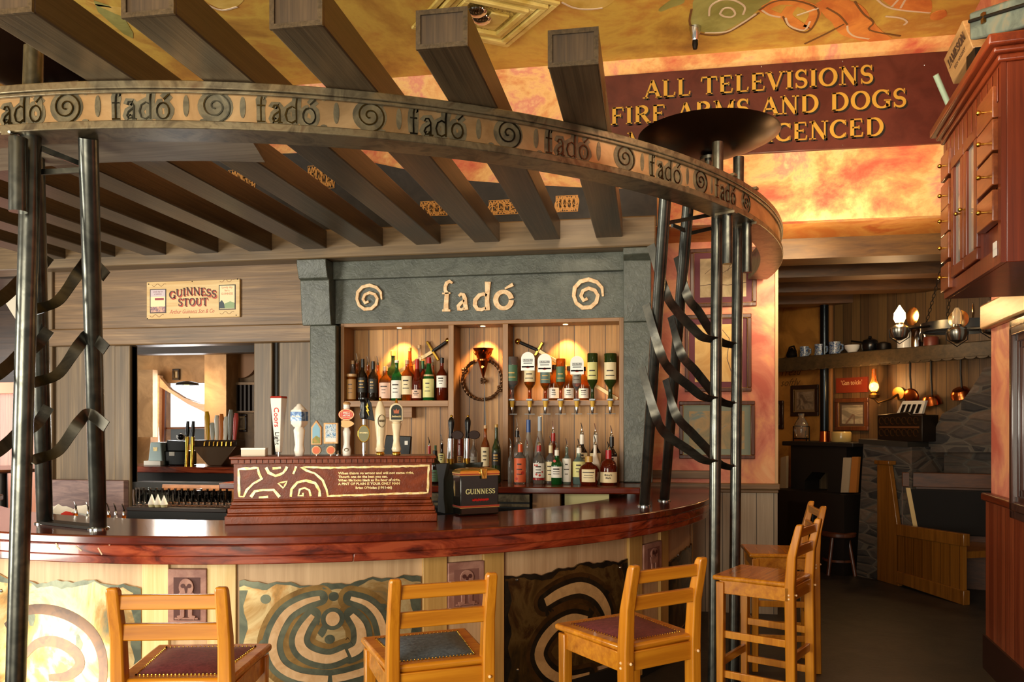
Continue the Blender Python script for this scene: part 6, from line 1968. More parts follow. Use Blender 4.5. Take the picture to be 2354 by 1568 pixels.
obj('chimney', M().lathe([(0.03, 0.02), (0.05, 0.06), (0.045, 0.10), (0.025, 0.16), (0.024, 0.27)], sc, 16), GLOWG, so)
obj('flame', M().ball(sc + Vector((0, 0, 0.075)), 0.034, 12, 1.3), plain('lamp_flame', 'ffc46a', 0.5, emit=16), so)
lamp('sconce_light', 'POINT', sc + NB * .14 + Vector((0, 0, 0.1)), sc, 9, (1.0, 0.55, 0.2), radius=0.04)

# copper pans
COPP = plain('pan_copper', 'a85a2a', 0.25, 1.0)


def pan(px, py, r, topy, tilt, lab, deep):
    c = bw(pb(px, py, .12)[0], pb(px, py, .12)[1], 0.10)
    t = thing('copper_pan', lab, 'pan', c, 'copper pans hung under the shelf')
    R_ = r * kmm * 0.94
    rot = Matrix.Rotation(math.radians(-131.5), 3, 'Z') @ Matrix.Rotation(math.radians(-90 + tilt), 3, 'X')
    rot = Matrix((EB, Vector((0, 0, 1)), NB)).transposed().to_3x3() @ Matrix.Rotation(math.radians(tilt), 3, 'X')
    pr = [(R_ * .2, deep * R_), (R_ * .7, deep * R_ * .95), (R_ * .95, deep * R_ * .5), (R_, 0), (R_ * 1.04, -0.004), (R_ * .9, 0.01), (R_ * .6, deep * R_ * .8)]
    obj('bowl', M().lathe(pr, c, 24, rot), COPP, t)
    top = bw((c - PB).dot(EB), 2.25, 0.12)
    obj('handle', M().tube([c + Vector((0, 0, R_ * .8)), Vector((top.x, top.y, c.z + (top.z - c.z) * .6)), top], 0.011, 8), IRON, t)


pan(2092, 911, 17, 845, 10, 'shallow copper pan hung nearest the lit sconce', 0.3)
pan(2140, 928, 20, 845, -75, 'deep copper pan hung lowest, above the old till', 0.9)
pan(2208, 909, 20, 845, -60, 'copper pan hung against the stone chimney at right', 0.75)

# range with mantel
u0, u1 = pb(1818, 1100, .5)[0], pb(1946, 1100, .5)[0]
zma = pb(1880, 1016, .55)[1]
rg_ = thing('range', 'black iron range with a mantel shelf in the back room', 'range', bw((u0 + u1) / 2, 0, .25))
obj('mantel', M().prism([(u0 - .08, zma - .05), (u1 + .12, zma - .05), (u1 + .12, zma), (u0 - .08, zma)], bw, 0.0, 0.56), BLACKM, rg_, bevel=0.01)
zl0, zl1 = pb(1880, 1128, .5)[1], pb(1880, 1086, .5)[1]
ua, ub = pb(1850, 1100, .5)[0], pb(1902, 1100, .5)[0]
obj('surround', M().prism([(u0, 0), (ua, 0), (ua, zl0 + .1), (ua + .1, zl1), (ub, zl1), (ub, 0), (u1, 0), (u1, zma - .05), (u0, zma - .05)], bw, 0.02, 0.5), BLACKM, rg_)
obj('hearth', M().prism([(u0 - .3, 0), (u1 + .15, 0), (u1 + .15, zl0), (u0 - .3, zl0)], bw, 0.3, 0.75), plain('black_hearth', '1a1512', .5), rg_)
obj('grate', M().prism([(ua, zl0), (ub, zl0), (ub, zl1), (ua + .1, zl1), (ua, zl0 + .12)], bwd(0.2), 0, 0.04), planks('hearth_boards', '5c4a33', '7a654a', '2a2016', 0.08, 'X', .6, rot=math.radians(48.5)), rg_)
obj('oven_door', M().prism([(ua - .02, .25), (ub + .02, .25), (ub + .02, zl0 - .12), (ua - .02, zl0 - .12)], bwd(0.75), 0, 0.02), BLACK, rg_, bevel=.006)


def on_m(px, d=.4):
    return bw(pb(px, 1000, d)[0], zma + 0.001, d)


km = 9.2 / 1830
c = on_m(1842)
dj = thing('demijohn', 'clear glass demijohn in a black wire stand on the mantel', 'jar', c)
obj('jar', M().lathe([(0.06, .04), (0.075, .07), (0.075, .2), (0.04, .26), (0.03, .28), (0.035, .32)], c, 18), G_CLEAR, dj)
obj('wire_stand', M().tube([c + EB * -.11 + Vector((0, 0, 0)), c + EB * -.11 + Vector((0, 0, .17)), c + EB * .11 + Vector((0, 0, .17)), c + EB * .11], .008, 6).tube([c + NB * -.09, c + NB * -.09 + Vector((0, 0, .17))], .008, 6).tube([c + EB * -.11 + Vector((0, 0, .03)), c + EB * .11 + Vector((0, 0, .03))], .008, 6), IRON, dj)
c = on_m(1896)
cc_ = thing('copper_mug', 'small ridged copper mug on the mantel below the stove pipe', 'mug', c)
obj('body', M().lathe([(0.06, 0), (0.055, .05), (0.052, .115), (0.056, .12), (0.045, .11)], c, 20), plain('bright_mug_copper', 'c06a34', .2, 1.0), cc_)
c = on_m(1934)
cr = thing('stoneware_crock', 'wide cream stoneware crock on the mantel', 'crock', c)
obj('body', M().lathe([(0.10, 0), (0.105, .01), (0.105, .10), (0.10, .11), (0.095, .115)], c, 24), plain('cream_glaze', 'b59c60', .2), cr)
# slanted boards flanking the range
for (p0, p1, p2, p3, lab, col) in (((1944, 1052), (1962, 1052), (1956, 1132), (1938, 1132), 'pale slanted board leaning against the right side of the range', 'a8977c'), ((1964, 1050), (1979, 1050), (1973, 1132), (1957, 1132), 'orange pine slanted board beside the pale one at the range', 'a8692c'), ((1800, 1052), (1813, 1048), (1812, 1122), (1798, 1122), 'pale slanted board at the left side of the range', '9c8a70')):
    m_ = M().prism([pb(a_, b_, .6) for a_, b_ in (p3, p2, p1, p0)], bwd(.6), 0, .04)
    tagit(obj('leaning_board', m_, plain('board_' + col, col, .5)), lab, 'board')

# stone chimney breast and stone counter
zs = 8.0
st1 = [pb(a_, b_, .62) for a_, b_ in ((1968, 1330), (1985, 1020), (2092, 1028), (2092, 1330))]
struct('wall_stone', M().prism([(st1[0][0], 0), (st1[1][0], st1[1][1]), (st1[2][0] + .02, st1[2][1]), (st1[3][0] + .02, 0)], bw, 0.0, 0.62), STONE)
struct('wall_stone_low', M().prism([(st1[2][0], 0), (st1[2][0], st1[2][1]), (st1[2][0] + 2.2, st1[2][1]), (st1[2][0] + 2.2, 0)], bw, 0.0, 0.06), STONE)
st2 = [pb(a_, b_, .30) for a_, b_ in ((2120, 1040), (2150, 985), (2165, 952), (2205, 930), (2225, 905), (2250, 868), (2262, 845), (2300, 838), (2420, 838), (2420, 1040))]
struct('wall_chimney', M().prism(st2, bw, 0.0, 0.30), STONE)
struct('trim_13', M().prism([(st1[1][0] - .03, st1[1][1]), (st1[2][0], st1[2][1] - .0), (st1[2][0], st1[2][1] + .05), (st1[1][0] - .03, st1[1][1] + .05)], bw, 0.0, 0.66), plain('slate_cap', '2c2822', .5))
# old till
cT = bw(pb(2078, 1018, .45)[0], st1[2][1] + .052, .45)
ti = thing('old_till', 'antique dark cash till with cream price keys on the stone ledge', 'till', cT)
ut = (cT - PB).dot(EB)
tw_ = 108 * 8.3 / 1830
fT = lambda u, v, d: bw(ut + u, cT.z + v, .45 + d)
obj('case', M().prism([(-tw_ / 2, 0), (tw_ / 2, 0), (tw_ / 2, .27), (.12, .27), (.09, .30), (-tw_ / 2, .27)], fT, -.2, .08), plain('dark_bronze_case', '2b2117', .35, .6), ti, bevel=.008)
obj('key_panel', M().prism([(-.07, .28), (.2, .28), (.24, .41), (.0, .41)], fT, -.02, .02), PAPER, ti)
kb = M()
for i in range(4):
    kb.prism([(-.03 + i * .055, .285), (.0 + i * .055, .285), (.035 + i * .055, .375), (.005 + i * .055, .375)], fT, .02, .03)
obj('keys', kb, IRON, ti)
orn = M()
for r_ in range(2):
    for i in range(7):
        orn.stroke(arc(-tw_ / 2 + .05 + i * .062, .09 + r_ * .12, .024, .035, 0, 300, 10), .008, fT, .08, .086)
obj('scroll_ornament', orn, plain('worn_bronze', '6a5434', .3, .9), ti)
obj('rail', M().prism([(-tw_ / 2 + .03, .135), (tw_ / 2 - .03, .135), (tw_ / 2 - .03, .155), (-tw_ / 2 + .03, .155)], fT, .08, .09), plain('red_brown_band', '5a3418', .4), ti)

# settle (high-backed bench)
Q1, Q2 = at_z(2062, 1347, 0), at_z(2214, 1391, 0)
eb = (Q2 - Q1).normalized()
rb_ = Vector((-eb.y, eb.x, 0))
if rb_.x < 0:
    rb_ = -rb_
bn = thing('settle_bench', 'honey pine high-backed settle with dark upholstery in the back room', 'bench', Q1)
fB = lambda u, v, d: Q1 + eb * u + Vector((0, 0, v)) - rb_ * d
OLDP = wood('settle_pine', '5e360e', '8f5c20', 'Z', 40, 0.35, 1.5, coat=0.2)
zt1, ln = 1.19, (Q2 - Q1).length
obj('end_board', M().prism([(-.30, 0), (0.02, 0), (0.02, 0.5), (-.12, zt1), (-.30, zt1)], fB, -0.05, 0.0), OLDP, bn, bevel=.006)
obj('end_cap', M().prism([(-.32, zt1), (-.10, zt1), (-.10, zt1 + .04), (-.32, zt1 + .04)], fB, -0.07, 0.02), OLDP, bn, bevel=.006)
obj('arm_panel', M().prism([(0.0, 0.06), (ln, 0.0), (ln, 0.62), (0.0, 0.60)], fB, -0.04, 0.0), planks('settle_boards', '5e360e', '8c5a1e', '3a200a', .085, 'Y', .35, rot=0.37), bn)
obj('arm_rail', M().prism([(0.0, 0.50), (ln + .02, 0.52), (ln + .02, 0.63), (0.0, 0.61)], fB, -0.055, 0.012), OLDP, bn, bevel=.006)
obj('kick_rail', M().prism([(0.0, 0.03), (ln + .02, 0.0), (ln + .02, 0.13), (0.0, 0.15)], fB, -0.055, 0.012), OLDP, bn, bevel=.006)
obj('seat', M().prism([(0.0, 0.40), (ln - .06, 0.40), (ln - .06, 0.46), (0.0, 0.46)], fB, -.8, -0.04), OLDP, bn)
rk2 = Vector((.976, -.217, 0))
nk2 = Vector((-.217, -.976, 0))
fK = lambda u, v, d: Q1 + rk2 * u + Vector((0, 0, v)) + nk2 * d
obj('back_board', M().prism([(0.05, 0), (1.25, 0), (1.25, 1.12), (0.05, 1.12)], fK, -0.16, -0.10), wood('settle_dark_pine', '3a1e0a', '623614', 'X', 40, 0.5, 1.5), bn)
obj('back_rail', M().prism([(0.05, 0.98), (1.25, 0.98), (1.25, 1.12), (0.05, 1.12)], fK, -0.10, -0.06), wood('settle_dark_pine', '3a1e0a', '623614', 'X', 40, 0.5, 1.5), bn, bevel=.006)
obj('cushion', M().prism([(0.17, 0.52), (1.1, 0.52), (1.02, 0.96), (0.1, 0.96)], fK, -0.10, -0.04), plain('black_upholstery', '120e0c', .9), bn, bevel=.015)
for uu_ in (0.10, 1.02):
    obj('cushion_frame', M().prism([(uu_ - .02, 0.97), (uu_ + .02, 0.97), (uu_ + .1, 0.5), (uu_ + .06, 0.5)], fK, -0.05, -0.02), plain('pale_bead', 'c9a868', .4), bn)

# low dark stool by the stone wall
c = at_z(1944, 1316, 0) + NB * .12
sl = thing('low_stool', 'dark wooden stool with splayed legs before the stone wall', 'stool', c)
obj('seat', M().lathe([(0.17, .40), (0.18, .41), (0.18, .44), (0.165, .45)], c, 20), FRM, sl)
for a in (45, 135, 225, 315):
    d_ = Vector((math.cos(math.radians(a)), math.sin(math.radians(a)), 0))
    obj('leg', M().tube([c + d_ * .19, c + d_ * .11 + Vector((0, 0, .41))], .02, 10), FRM, sl)
obj('rung', M().ring(.15, .165, .14, .165, c, 20), FRM, sl)

# iron ring chandelier with oil lamps
cc0 = cam(2212, 752, 6.1)
ch = thing('chandelier', 'black iron hoop chandelier with oil lamps hung on chains by the red cabinet', 'chandelier', cc0)
obj('hoop', M().ring(.27, .285, -.03, .035, cc0, 40), plain('grey_iron', '4a4c4a', .4, .8), ch)
for a in (0, 60, 120):
    d_ = Vector((math.cos(math.radians(a + 15)), math.sin(math.radians(a + 15)), 0))
    obj('spoke', M().bar(cc0 - d_ * .27 + Vector((0, 0, -.02)), cc0 + d_ * .27 + Vector((0, 0, -.02)), .03, .012), plain('grey_iron', '4a4c4a', .4, .8), ch)
for (px, py) in ((2166, 610), (2172, 660), (2260, 600)):
    tp = Vector((cc0.x, cc0.y, 2.985))
    q_ = cam(px, 742, 6.1 if px != 2172 else 5.9)
    a0_ = math.atan2(q_.y - cc0.y, q_.x - cc0.x)
    s_ = cc0 + Vector((.275 * math.cos(a0_), .275 * math.sin(a0_), .03))
    e_ = cam(px + 12, py - 60, 6.1)
    e_ = Vector((cc0.x * .6 + s_.x * .4, cc0.y * .6 + s_.y * .4, 2.98))
    mm = M()
    for i in range(22):
        t0, t1 = i / 22, (i + 1.15) / 22
        p0_, p1_2 = s_ + (e_ - s_) * t0, s_ + (e_ - s_) * t1
        off = Vector((.007, 0, 0)) if i % 2 else Vector((0, .007, 0))
        mm.tube([p0_ - off, (p0_ + p1_2) / 2 - off * 1.3, p1_2 - off], .003, 5).tube([p0_ + off, (p0_ + p1_2) / 2 + off * 1.3, p1_2 + off], .003, 5)
    obj('chain', mm, IRON, ch)
lamps_ = [(2068, 770, True), (2276, 757, False), (2200, 775, False)]
PEW = plain('pewter', '7a7468', .22, .95)
for px, py, lit in lamps_:
    g = cam(px, py - 10, 6.0 if px != 2200 else 5.75)
    d_ = Vector((g.x - cc0.x, g.y - cc0.y, 0))
    q_ = cc0 + d_.normalized() * .28
    lo = obj('oil_lamp', M().lathe([(0.008, -.075), (.05, -.055), (.068, -.01), (.066, .02), (.05, .035), (.03, .045), (.028, .06)], g, 20), PEW, ch)
    lo['label'] = 'lit pewter oil lamp' if lit else 'unlit pewter oil lamp'
    obj('arm', M().tube([q_, g + Vector((0, 0, .01))], .009, 8).tube([g + Vector((-.075, 0, .01)), g + Vector((-.07, 0, -.05)), g + Vector((0, 0, -.10)), g + Vector((.07, 0, -.05)), g + Vector((.075, 0, .01))], .004, 6), IRON, lo)
    if lit:
        obj('flame_bulb', M().lathe([(.028, .06), (.042, .09), (.04, .13), (.015, .17), (.004, .19)], g, 14), plain('lit_bulb', 'ffd08a', .4, emit=22), lo)
        lamp('oil_lamp_light', 'POINT', g + Vector((-.02, -.08, .13)), g, 7, (1, .6, .25), radius=.04)
    else:
        obj('chimney', M().lathe([(.028, .06), (.034, .09), (.03, .15), (.014, .18)], g, 14), G_FROST, lo)
    rd = g + Vector((d_.normalized().x * -.11, d_.normalized().y * -.11, .11))
    obj('reflector', M().lathe([(.01, .012), (.05, .006), (.068, 0), (.068, -.004)], rd, 20, d_.normalized().to_track_quat('Z', 'Y').to_matrix()), plain('brass_reflector', 'd8b070', .2, 1.0), lo)

lamp('back_room_fill', 'POINT', (2.3, 8.2, 2.55), (2.3, 8.2, 0), 7, (1.0, .62, .3), radius=.15)

# ================================================================ apothecary cabinet
N0 = cam(2301, 603, 3.3)
dep = (N0 - KR).dot(NR)
fC = lambda u, v, d: Vector((N0.x, N0.y, 0)) + DR * u + Vector((0, 0, v)) + NR * d
zb0, zb1, LC = N0.z, N0.z + 0.83, 1.02
cab = thing('apothecary_cabinet', 'cherry red wall cabinet of small brass-knobbed drawers and two glazed doors', 'cabinet', fC(LC / 2, zb0, -dep / 2))


def pc(px, py):
    p = at_plane(px, py, N0, NR)
    return (p - N0).dot(DR), p.z


obj('carcass', M().prism([(0, zb0), (LC, zb0), (LC, zb1), (0, zb1)], fC, -dep + .002, -.02), REDWOOD, cab, bevel=.004)
ff = M()
ff.prism([(0, zb0), (LC, zb0), (LC, zb0 + .07), (0, zb0 + .07)], fC, -.02, 0)
ff.prism([(0, zb1 - .14), (LC, zb1 - .14), (LC, zb1), (0, zb1)], fC, -.02, 0)
un0, un1 = pc(2294, 400)[0], pc(2256, 400)[0]
uf0, uf1 = pc(2190, 500)[0], min(pc(2165, 500)[0], LC - .01)
for a_ in ((0, un0), (uf1, LC), (un1, un1 + .02), (uf0 - .02, uf0)):
    ff.prism([(a_[0], zb0 + .07), (a_[1], zb0 + .07), (a_[1], zb1 - .14), (a_[0], zb1 - .14)], fC, -.02, 0)
obj('face_frame', ff, REDWOOD, cab)
bd = M()
for i in range(12):
    bd.prism([(.03 + i * .083, zb1 - .15), (.095 + i * .083, zb1 - .15), (.095 + i * .083, zb1 - .01), (.03 + i * .083, zb1 - .01)], fC, 0, .006)
obj('beadboard', bd, REDWOOD, cab, bevel=.003)
cor = M()
for (e0, z0_, z1_) in ((.015, 0, .03), (.035, .03, .055), (.06, .055, .10)):
    cor.prism([(-e0, zb1 + z0_), (LC + e0, zb1 + z0_), (LC + e0, zb1 + z1_), (-e0, zb1 + z1_)], fC, -dep + .002, e0)
obj('cornice', cor, REDWOODX, cab, bevel=.008)
DRW = wood('drawer_wood', '5c280f', '8a4724', 'Y', 40, .3, 1.5, coat=.3)


def drawer(u0_, u1_, zc_, h_):
    d_ = obj('drawer', M().prism([(u0_, zc_ - h_ / 2), (u1_, zc_ - h_ / 2), (u1_, zc_ + h_ / 2), (u0_, zc_ + h_ / 2)], fC, -.015, .02), DRW, cab, bevel=.004)
    um = (u0_ + u1_) / 2
    k_ = M().tube([fC(um, zc_, .02), fC(um, zc_, .036)], .005, 10)
    k_.ball(fC(um, zc_, .042), .011, 12)
    obj('knob', k_, BRASS, d_)


zs_n = [pc(2262, y_)[1] for y_ in (274, 345, 420, 499)]
hn = (zs_n[0] - zs_n[3]) / 3 - .012
for z_ in zs_n:
    drawer(un0 + .004, un1 - .004, z_, hn)
zs_f = [pc(2168, y_)[1] for y_ in (397, 464, 521, 581, 647)]
hf = (zs_f[0] - zs_f[4]) / 4 - .012
for z_ in zs_f:
    drawer(uf0 + .004, uf1 - .002, z_, hf)
tg = M()
for y_ in (562, 578):
    z_ = pc(2290, y_)[1]
    tg.prism([(un0 + .01, z_ - .02), (un0 + .06, z_ - .02), (un0 + .06, z_ + .012), (un0 + .01, z_ + .012)], fC, .001, .004)
obj('price_tags', tg, WHITE, cab)
dm = (un1 + uf0) / 2
for (d0_, d1_, kx) in ((un1 + .022, dm - .004, .85), (dm + .004, uf0 - .022, .15)):
    z0_, z1_ = zb0 + .075, zb1 - .145
    w_ = .055
    m_ = M()
    for (a0, a1, b0, b1) in ((d0_, d1_, z0_, z0_ + w_), (d0_, d1_, z1_ - w_, z1_), (d0_, d0_ + w_, z0_ + w_, z1_ - w_), (d1_ - w_, d1_, z0_ + w_, z1_ - w_)):
        m_.prism([(a0, b0), (a1, b0), (a1, b1), (a0, b1)], fC, -.015, .014)
    dr = obj('door', m_, REDWOOD, cab, bevel=.004)
    obj('pane', M().prism([(d0_ + w_, z0_ + w_), (d1_ - w_, z0_ + w_), (d1_ - w_, z1_ - w_), (d0_ + w_, z1_ - w_)], fC, -.002, .002), plain('old_pane', 'a89c90', .06, trans=.35), dr)
    uk = d0_ + (d1_ - d0_) * kx
    k_ = M().tube([fC(uk, z0_ + .28, .014), fC(uk, z0_ + .28, .03)], .004, 8)
    k_.ball(fC(uk, z0_ + .28, .035), .010, 12)
    obj('knob', k_, BRASS, dr)

# things on the cabinet
def hexa(A_, B_, C_, D_, ext):
    vs = [A_, B_, C_, D_] + [q + ext for q in (A_, B_, C_, D_)]
    return M().add(vs, [(0, 1, 2, 3), (7, 6, 5, 4), (0, 4, 5, 1), (1, 5, 6, 2), (2, 6, 7, 3), (3, 7, 4, 0)])


ztc = zb1 + .101
A_ = fC(.95, ztc, -.06)
cA, cB, cC_, cD = cam(2169, 137, 4.02), cam(2212, 47, 3.72), cam(2236, 110, 3.66), cam(2191, 194, 3.98)
bk = thing('whiskey_crate', 'pale wooden crate with stencilled letters leaning on top of the red cabinet', 'crate', (cD.x, cD.y, ztc))
CRT = wood('crate_pine', '7a5632', 'ad8452', 'Y', 40, .55, 1.5)
ext = -NR * .2 + Vector((0, 0, .0))
obj('box', hexa(cA, cB, cC_, cD, ext), CRT, bk, bevel=.004)
cz = M()
for p_ in (cC_, cD):
    cz.tube([p_ - NR * .06, Vector((p_.x, p_.y, ztc)) - NR * .06], .018, 8)
obj('prop', cz, CRT, bk)
uC = (cC_ - cD)
vC = (cA - cD)
nC = uC.cross(vC).normalized()
if nC.dot(NR) < 0:
    nC = -nC
fJ = lambda u, v, d: cD + uC * u + vC * v + nC * d
jm = M()
serif(jm, 'JAMESON', 0.1, 0.92, 0.50, 0.27, fJ, .0008, .002)
txt('stencil_line', 'IRISH WHISKEY', plain('stencil_brown', '3a2416', .6), lambda u, v, d: cD + uC * u + vC * v + nC * d, .16, bk, (.52, .3), .001, .5)
obj('stencil_lettering', jm, plain('stencil_brown', '3a2416', .6), bk)
tA, tB, tC, tD = cam(2226, 30, 3.55), cam(2400, -28, 3.2), cam(2400, 52, 3.2), cam(2228, 94, 3.55)
tk_ = thing('metal_trunk', 'battered grey-green metal trunk on top of the red cabinet', 'trunk', (tD.x, tD.y, ztc))
obj('body', hexa(tA, tB, tC, tD, -NR * .26), mottle('worn_grey_green', [(0.3, '454b44'), (0.55, '5f665c'), (0.75, '7a6a52')], 8, .5, .3), tk_, bevel=.01)
obj('lid_rib', M().tube([at_t(tA, tD, .35) - DR * .012, at_t(tB, tC, .35) - DR * .012], .008, 8), IRON, tk_)
obj('clasp', M().bar(at_t(at_t(tA, tB, .2), at_t(tD, tC, .2), .2) - DR * .012, at_t(at_t(tA, tB, .2), at_t(tD, tC, .2), .55) - DR * .012, .02, .012), OLDB, tk_)
obj('feet', M().box(-.05, .05, -.05, .05, 0, max(.02, tD.z - ztc), Matrix.Translation((tD.x + .1, tD.y + .12, ztc))), IRON, tk_)
r0_, r1_ = cam(2151, 172, 4.05), cam(2190, 262, 4.1)
rl = thing('paper_roll', 'pale green rolled tube sticking out past the cabinet cornice', 'roll', r1_)
obj('tube', M().tube([r0_, r1_], .014, 14), plain('pale_green_paper', '8a9a84', .5), rl)
obj('tie', M().tube([at_t(r0_, r1_, .55) - Vector((.012, 0, 0)), at_t(r0_, r1_, .6) + Vector((.05, .05, .0))], .003, 6), IRON, rl)

# large frame on the right wall
def pr(px, py, d=0.0):
    p = at_plane(px, py, KR + NR * d, NR)
    return -(p - KR).dot(DR), p.z


a, b = pr(2313, 1190, .06), pr(2313, 737, .06)
fw0 = a[0]
FRB = wood('dark_moulded_frame', '2c1a16', '5a3a30', 'Z', 40, .25, 2, coat=.4)
wf = thing('wall_mirror', 'large dark moulded frame with black glass on the right wall below the cabinet', 'framed glass', wr(fw0 + .7, a[1], 0))
mm = M()
for i, (o_, d_) in enumerate(((0, .045), (.05, .06), (.09, .04), (.13, .03))):
    w_ = .05
    z0_, z1_, x0_, x1_ = a[1] + o_, b[1] - o_, fw0 + o_, fw0 + 1.4 - o_
    for (p0, p1, q0, q1) in ((x0_, x1_, z0_, z0_ + w_), (x0_, x1_, z1_ - w_, z1_), (x0_, x0_ + w_, z0_, z1_), (x1_ - w_, x1_, z0_, z1_)):
        mm.prism([(p0, q0), (p1, q0), (p1, q1), (p0, q1)], wr, .001, d_)
obj('frame', mm, FRB, wf, bevel=.008)
obj('dark_glass', M().prism([(fw0 + .15, a[1] + .15), (fw0 + 1.25, a[1] + .15), (fw0 + 1.25, b[1] - .15), (fw0 + .15, b[1] - .15)], wr, .002, .012), plain('black_glass', '14110f', .05), wf)
q = pr(2352, 795, .013)
txt('pale_lettering', 'BEERS', PALEGOLD, lambda u, v, d: wr(q[0] - .03 + u, v, .0125 + d), .16, wf, (0, q[1]), .002, .8, align='LEFT')

# ================================================================ left side
Yg = YW - 0.035
g0, g1 = at_y(337, 732, Yg), at_y(551, 643, Yg)
gs = thing('stout_sign', 'pale pine tavern sign with arched red-shadowed letters on the weathered timber wall', 'sign', ((g0.x + g1.x) / 2, Yg, g0.z))
obj('board', M().box(g0.x, g1.x, Yg, YW - .012, Z(444, 731, Yg), Z(444, 645, Yg)), wood('pale_pine_board', 'c9a063', 'e8cc94', 'X', 40, .45, 1.2), gs, bevel=.004)
fg = planey(Yg)
kx = (g1.x - g0.x) / 214.0
SRED = plain('sign_red', 'b8432a', .4)
SBRN = plain('sign_dark_brown', '43200f', .4)
PX = lambda px: g0.x + (px - 337) * kx
PZ = lambda py: Z(444, py, Yg)
for (s, a_, b_, yb_, h_, arch) in (('GUINNESS', 389, 499, 677, .062, .038), ('STOUT', 410, 479, 702, .062, 0)):
    rp = (lambda t, A=arch: (-A * (2 * t - 1) ** 2, 1.0)) if arch else None
    m1, m2 = M(), M()
    serif(m2, s, PX(a_) + .009, PX(b_) + .009, PZ(yb_) - .011, h_, fg, .0004, .001, rp)
    serif(m2, s, PX(a_) + .005, PX(b_) + .005, PZ(yb_) - .006, h_, fg, .0005, .0011, rp)
    serif(m1, s, PX(a_), PX(b_), PZ(yb_), h_, fg, .0013, .0026, rp)
    obj('letter_shade', m2, SRED, gs)
    obj('letters', m1, SBRN, gs)
txt('script', 'Arthur Guinness Son & Co', SRED, fg, .048, gs, (PX(442), PZ(716)), .001, .78, shear=.35)
sc2 = M()
for (cx_, cy_) in ((366, 653), (522, 648), (361, 724), (522, 721)):
    sc2.stroke([(PX(cx_ - 16 + i * 2.7), PZ(cy_ + 3 * math.sin(i * 1.0))) for i in range(13)], .004, fg, .0004, .001)
obj('flourish', sc2, plain('sign_line', '8a6236', .5), gs)
sw = M()
for (cx_, cy_) in ((342, 650), (443, 647), (546, 645), (339, 730), (437, 729), (543, 727)):
    sw.ball((PX(cx_), Yg, PZ(cy_)), .005, 8)
obj('screws', sw, IRON, gs)
for (a_, b_, t_1, t_2, nm) in ((345, 383, 662, 718, 0), (504, 542, 657, 714, 1)):
    pn = obj('small_poster', M().box(PX(a_), PX(b_), Yg - .002, Yg - .0003, PZ(t_2), PZ(t_1)), plain('poster_edge', '3c2c28', .5), gs)
    obj('poster_face', M().box(PX(a_ + 2), PX(b_ - 2), Yg - .003, Yg - .002, PZ(t_2 - 2), PZ(t_1 + 2)), plain('poster_cream' if nm else 'poster_mauve', 'e8dcae' if nm else 'cbb9bd', .5), pn)
    if nm:
        obj('poster_hill', M().prism([(PX(506), PZ(711)), (PX(540), PZ(711)), (PX(540), PZ(699)), (PX(530), PZ(695)), (PX(518), PZ(700)), (PX(506), PZ(706))], planey(Yg - .003), 0, .0006), plain('poster_green', '8fa476', .5), pn)
        obj('poster_shadow_shape', M().prism([(PX(506), PZ(711)), (PX(518), PZ(711)), (PX(516), PZ(699)), (PX(511), PZ(692)), (PX(506), PZ(697))], planey(Yg - .003), .0006, .001), plain('poster_slate', '39444a', .5), pn)
        for i, s in enumerate(('Lovely day', 'for a', 'GUINNESS')):
            txt('poster_lettering', s, plain('poster_red', 'd05a34', .5), planey(Yg - .003), .026, pn, (PX(523), PZ(663 + i * 7.4)), .0006, .9)
    else:
        obj('poster_sky', M().box(PX(347), PX(381), Yg - .0036, Yg - .003, PZ(703), PZ(680)), plain('poster_cream', 'e8dcae', .5), pn)
        obj('poster_red_bar', M().box(PX(357), PX(378), Yg - .0042, Yg - .0036, PZ(688), PZ(683)), plain('poster_crimson', '9a3a40', .5), pn)
        obj('poster_ground', M().box(PX(347), PX(381), Yg - .0036, Yg - .003, PZ(716), PZ(703)), mottle('poster_crowd', [(.4, '7a5a6a'), (.6, 'd0a088')], 60, .5), pn)
        txt('poster_lettering', 'Lovely day for\na Guinness', plain('poster_plum', '8a5a68', .5), planey(Yg - .003), .02, pn, (PX(364), PZ(671)), .0006, .8)

# far bar beyond the opening
Yf = 7.35
fb = thing('far_bar', 'dark far bar top seen through the opening in the timber wall', 'bar', (X(430, Yf), Yf, 0))
zf = Z(430, 1073, Yf)
obj('top', M().box(X(250, Yf), X(600, Yf), Yf - .05, Yf + .55, zf - .06, zf), MAHOF, fb, bevel=.008)
obj('front', M().box(X(250, Yf), X(600, Yf), Yf, Yf + .5, 0, zf - .06), BLACKM, fb)
k7 = Yf / .9 / 1830
P7 = lambda px, py, dy=.2: at_y(px, py, Yf + dy)
c = P7(364, 1080)
tm = thing('card_terminal', 'pale blue-grey till terminal on the far bar at left', 'terminal', (c.x, Yf + .2, zf))
obj('body', M().prism([(c.x - .09, zf + .001), (c.x + .08, zf + .001), (c.x + .06, zf + .24), (c.x - .06, zf + .24)], planey(Yf + .2), -.08, .05), plain('pale_blue_plastic', '9fb4b4', .4), tm, bevel=.01)
obj('emblem', M().prism([(c.x - .02, zf + .15), (c.x + .02, zf + .15), (c.x + .025, zf + .19), (c.x - .025, zf + .19)], planey(Yf + .15), 0, .003), PALEGOLD, tm)
obj('paper_tray', M().box(c.x - .1, c.x + .09, Yf + .1, Yf + .16, zf + .001, zf + .05), WHITE, tm, bevel=.004)
c = P7(408, 1070, .25)
kt = thing('till', 'black till with a screen on the far bar beside the pale terminal', 'till', (c.x, Yf + .25, zf))
obj('body', M().box(c.x - .13, c.x + .13, Yf + .2, Yf + .4, zf + .001, zf + .15), BLACK, kt, bevel=.01)
obj('screen', M().prism([(c.x - .14, zf + .15), (c.x + .1, zf + .15), (c.x + .12, zf + .25), (c.x - .11, zf + .26)], planey(Yf + .24), -.03, .01), BLACK, kt, bevel=.005)
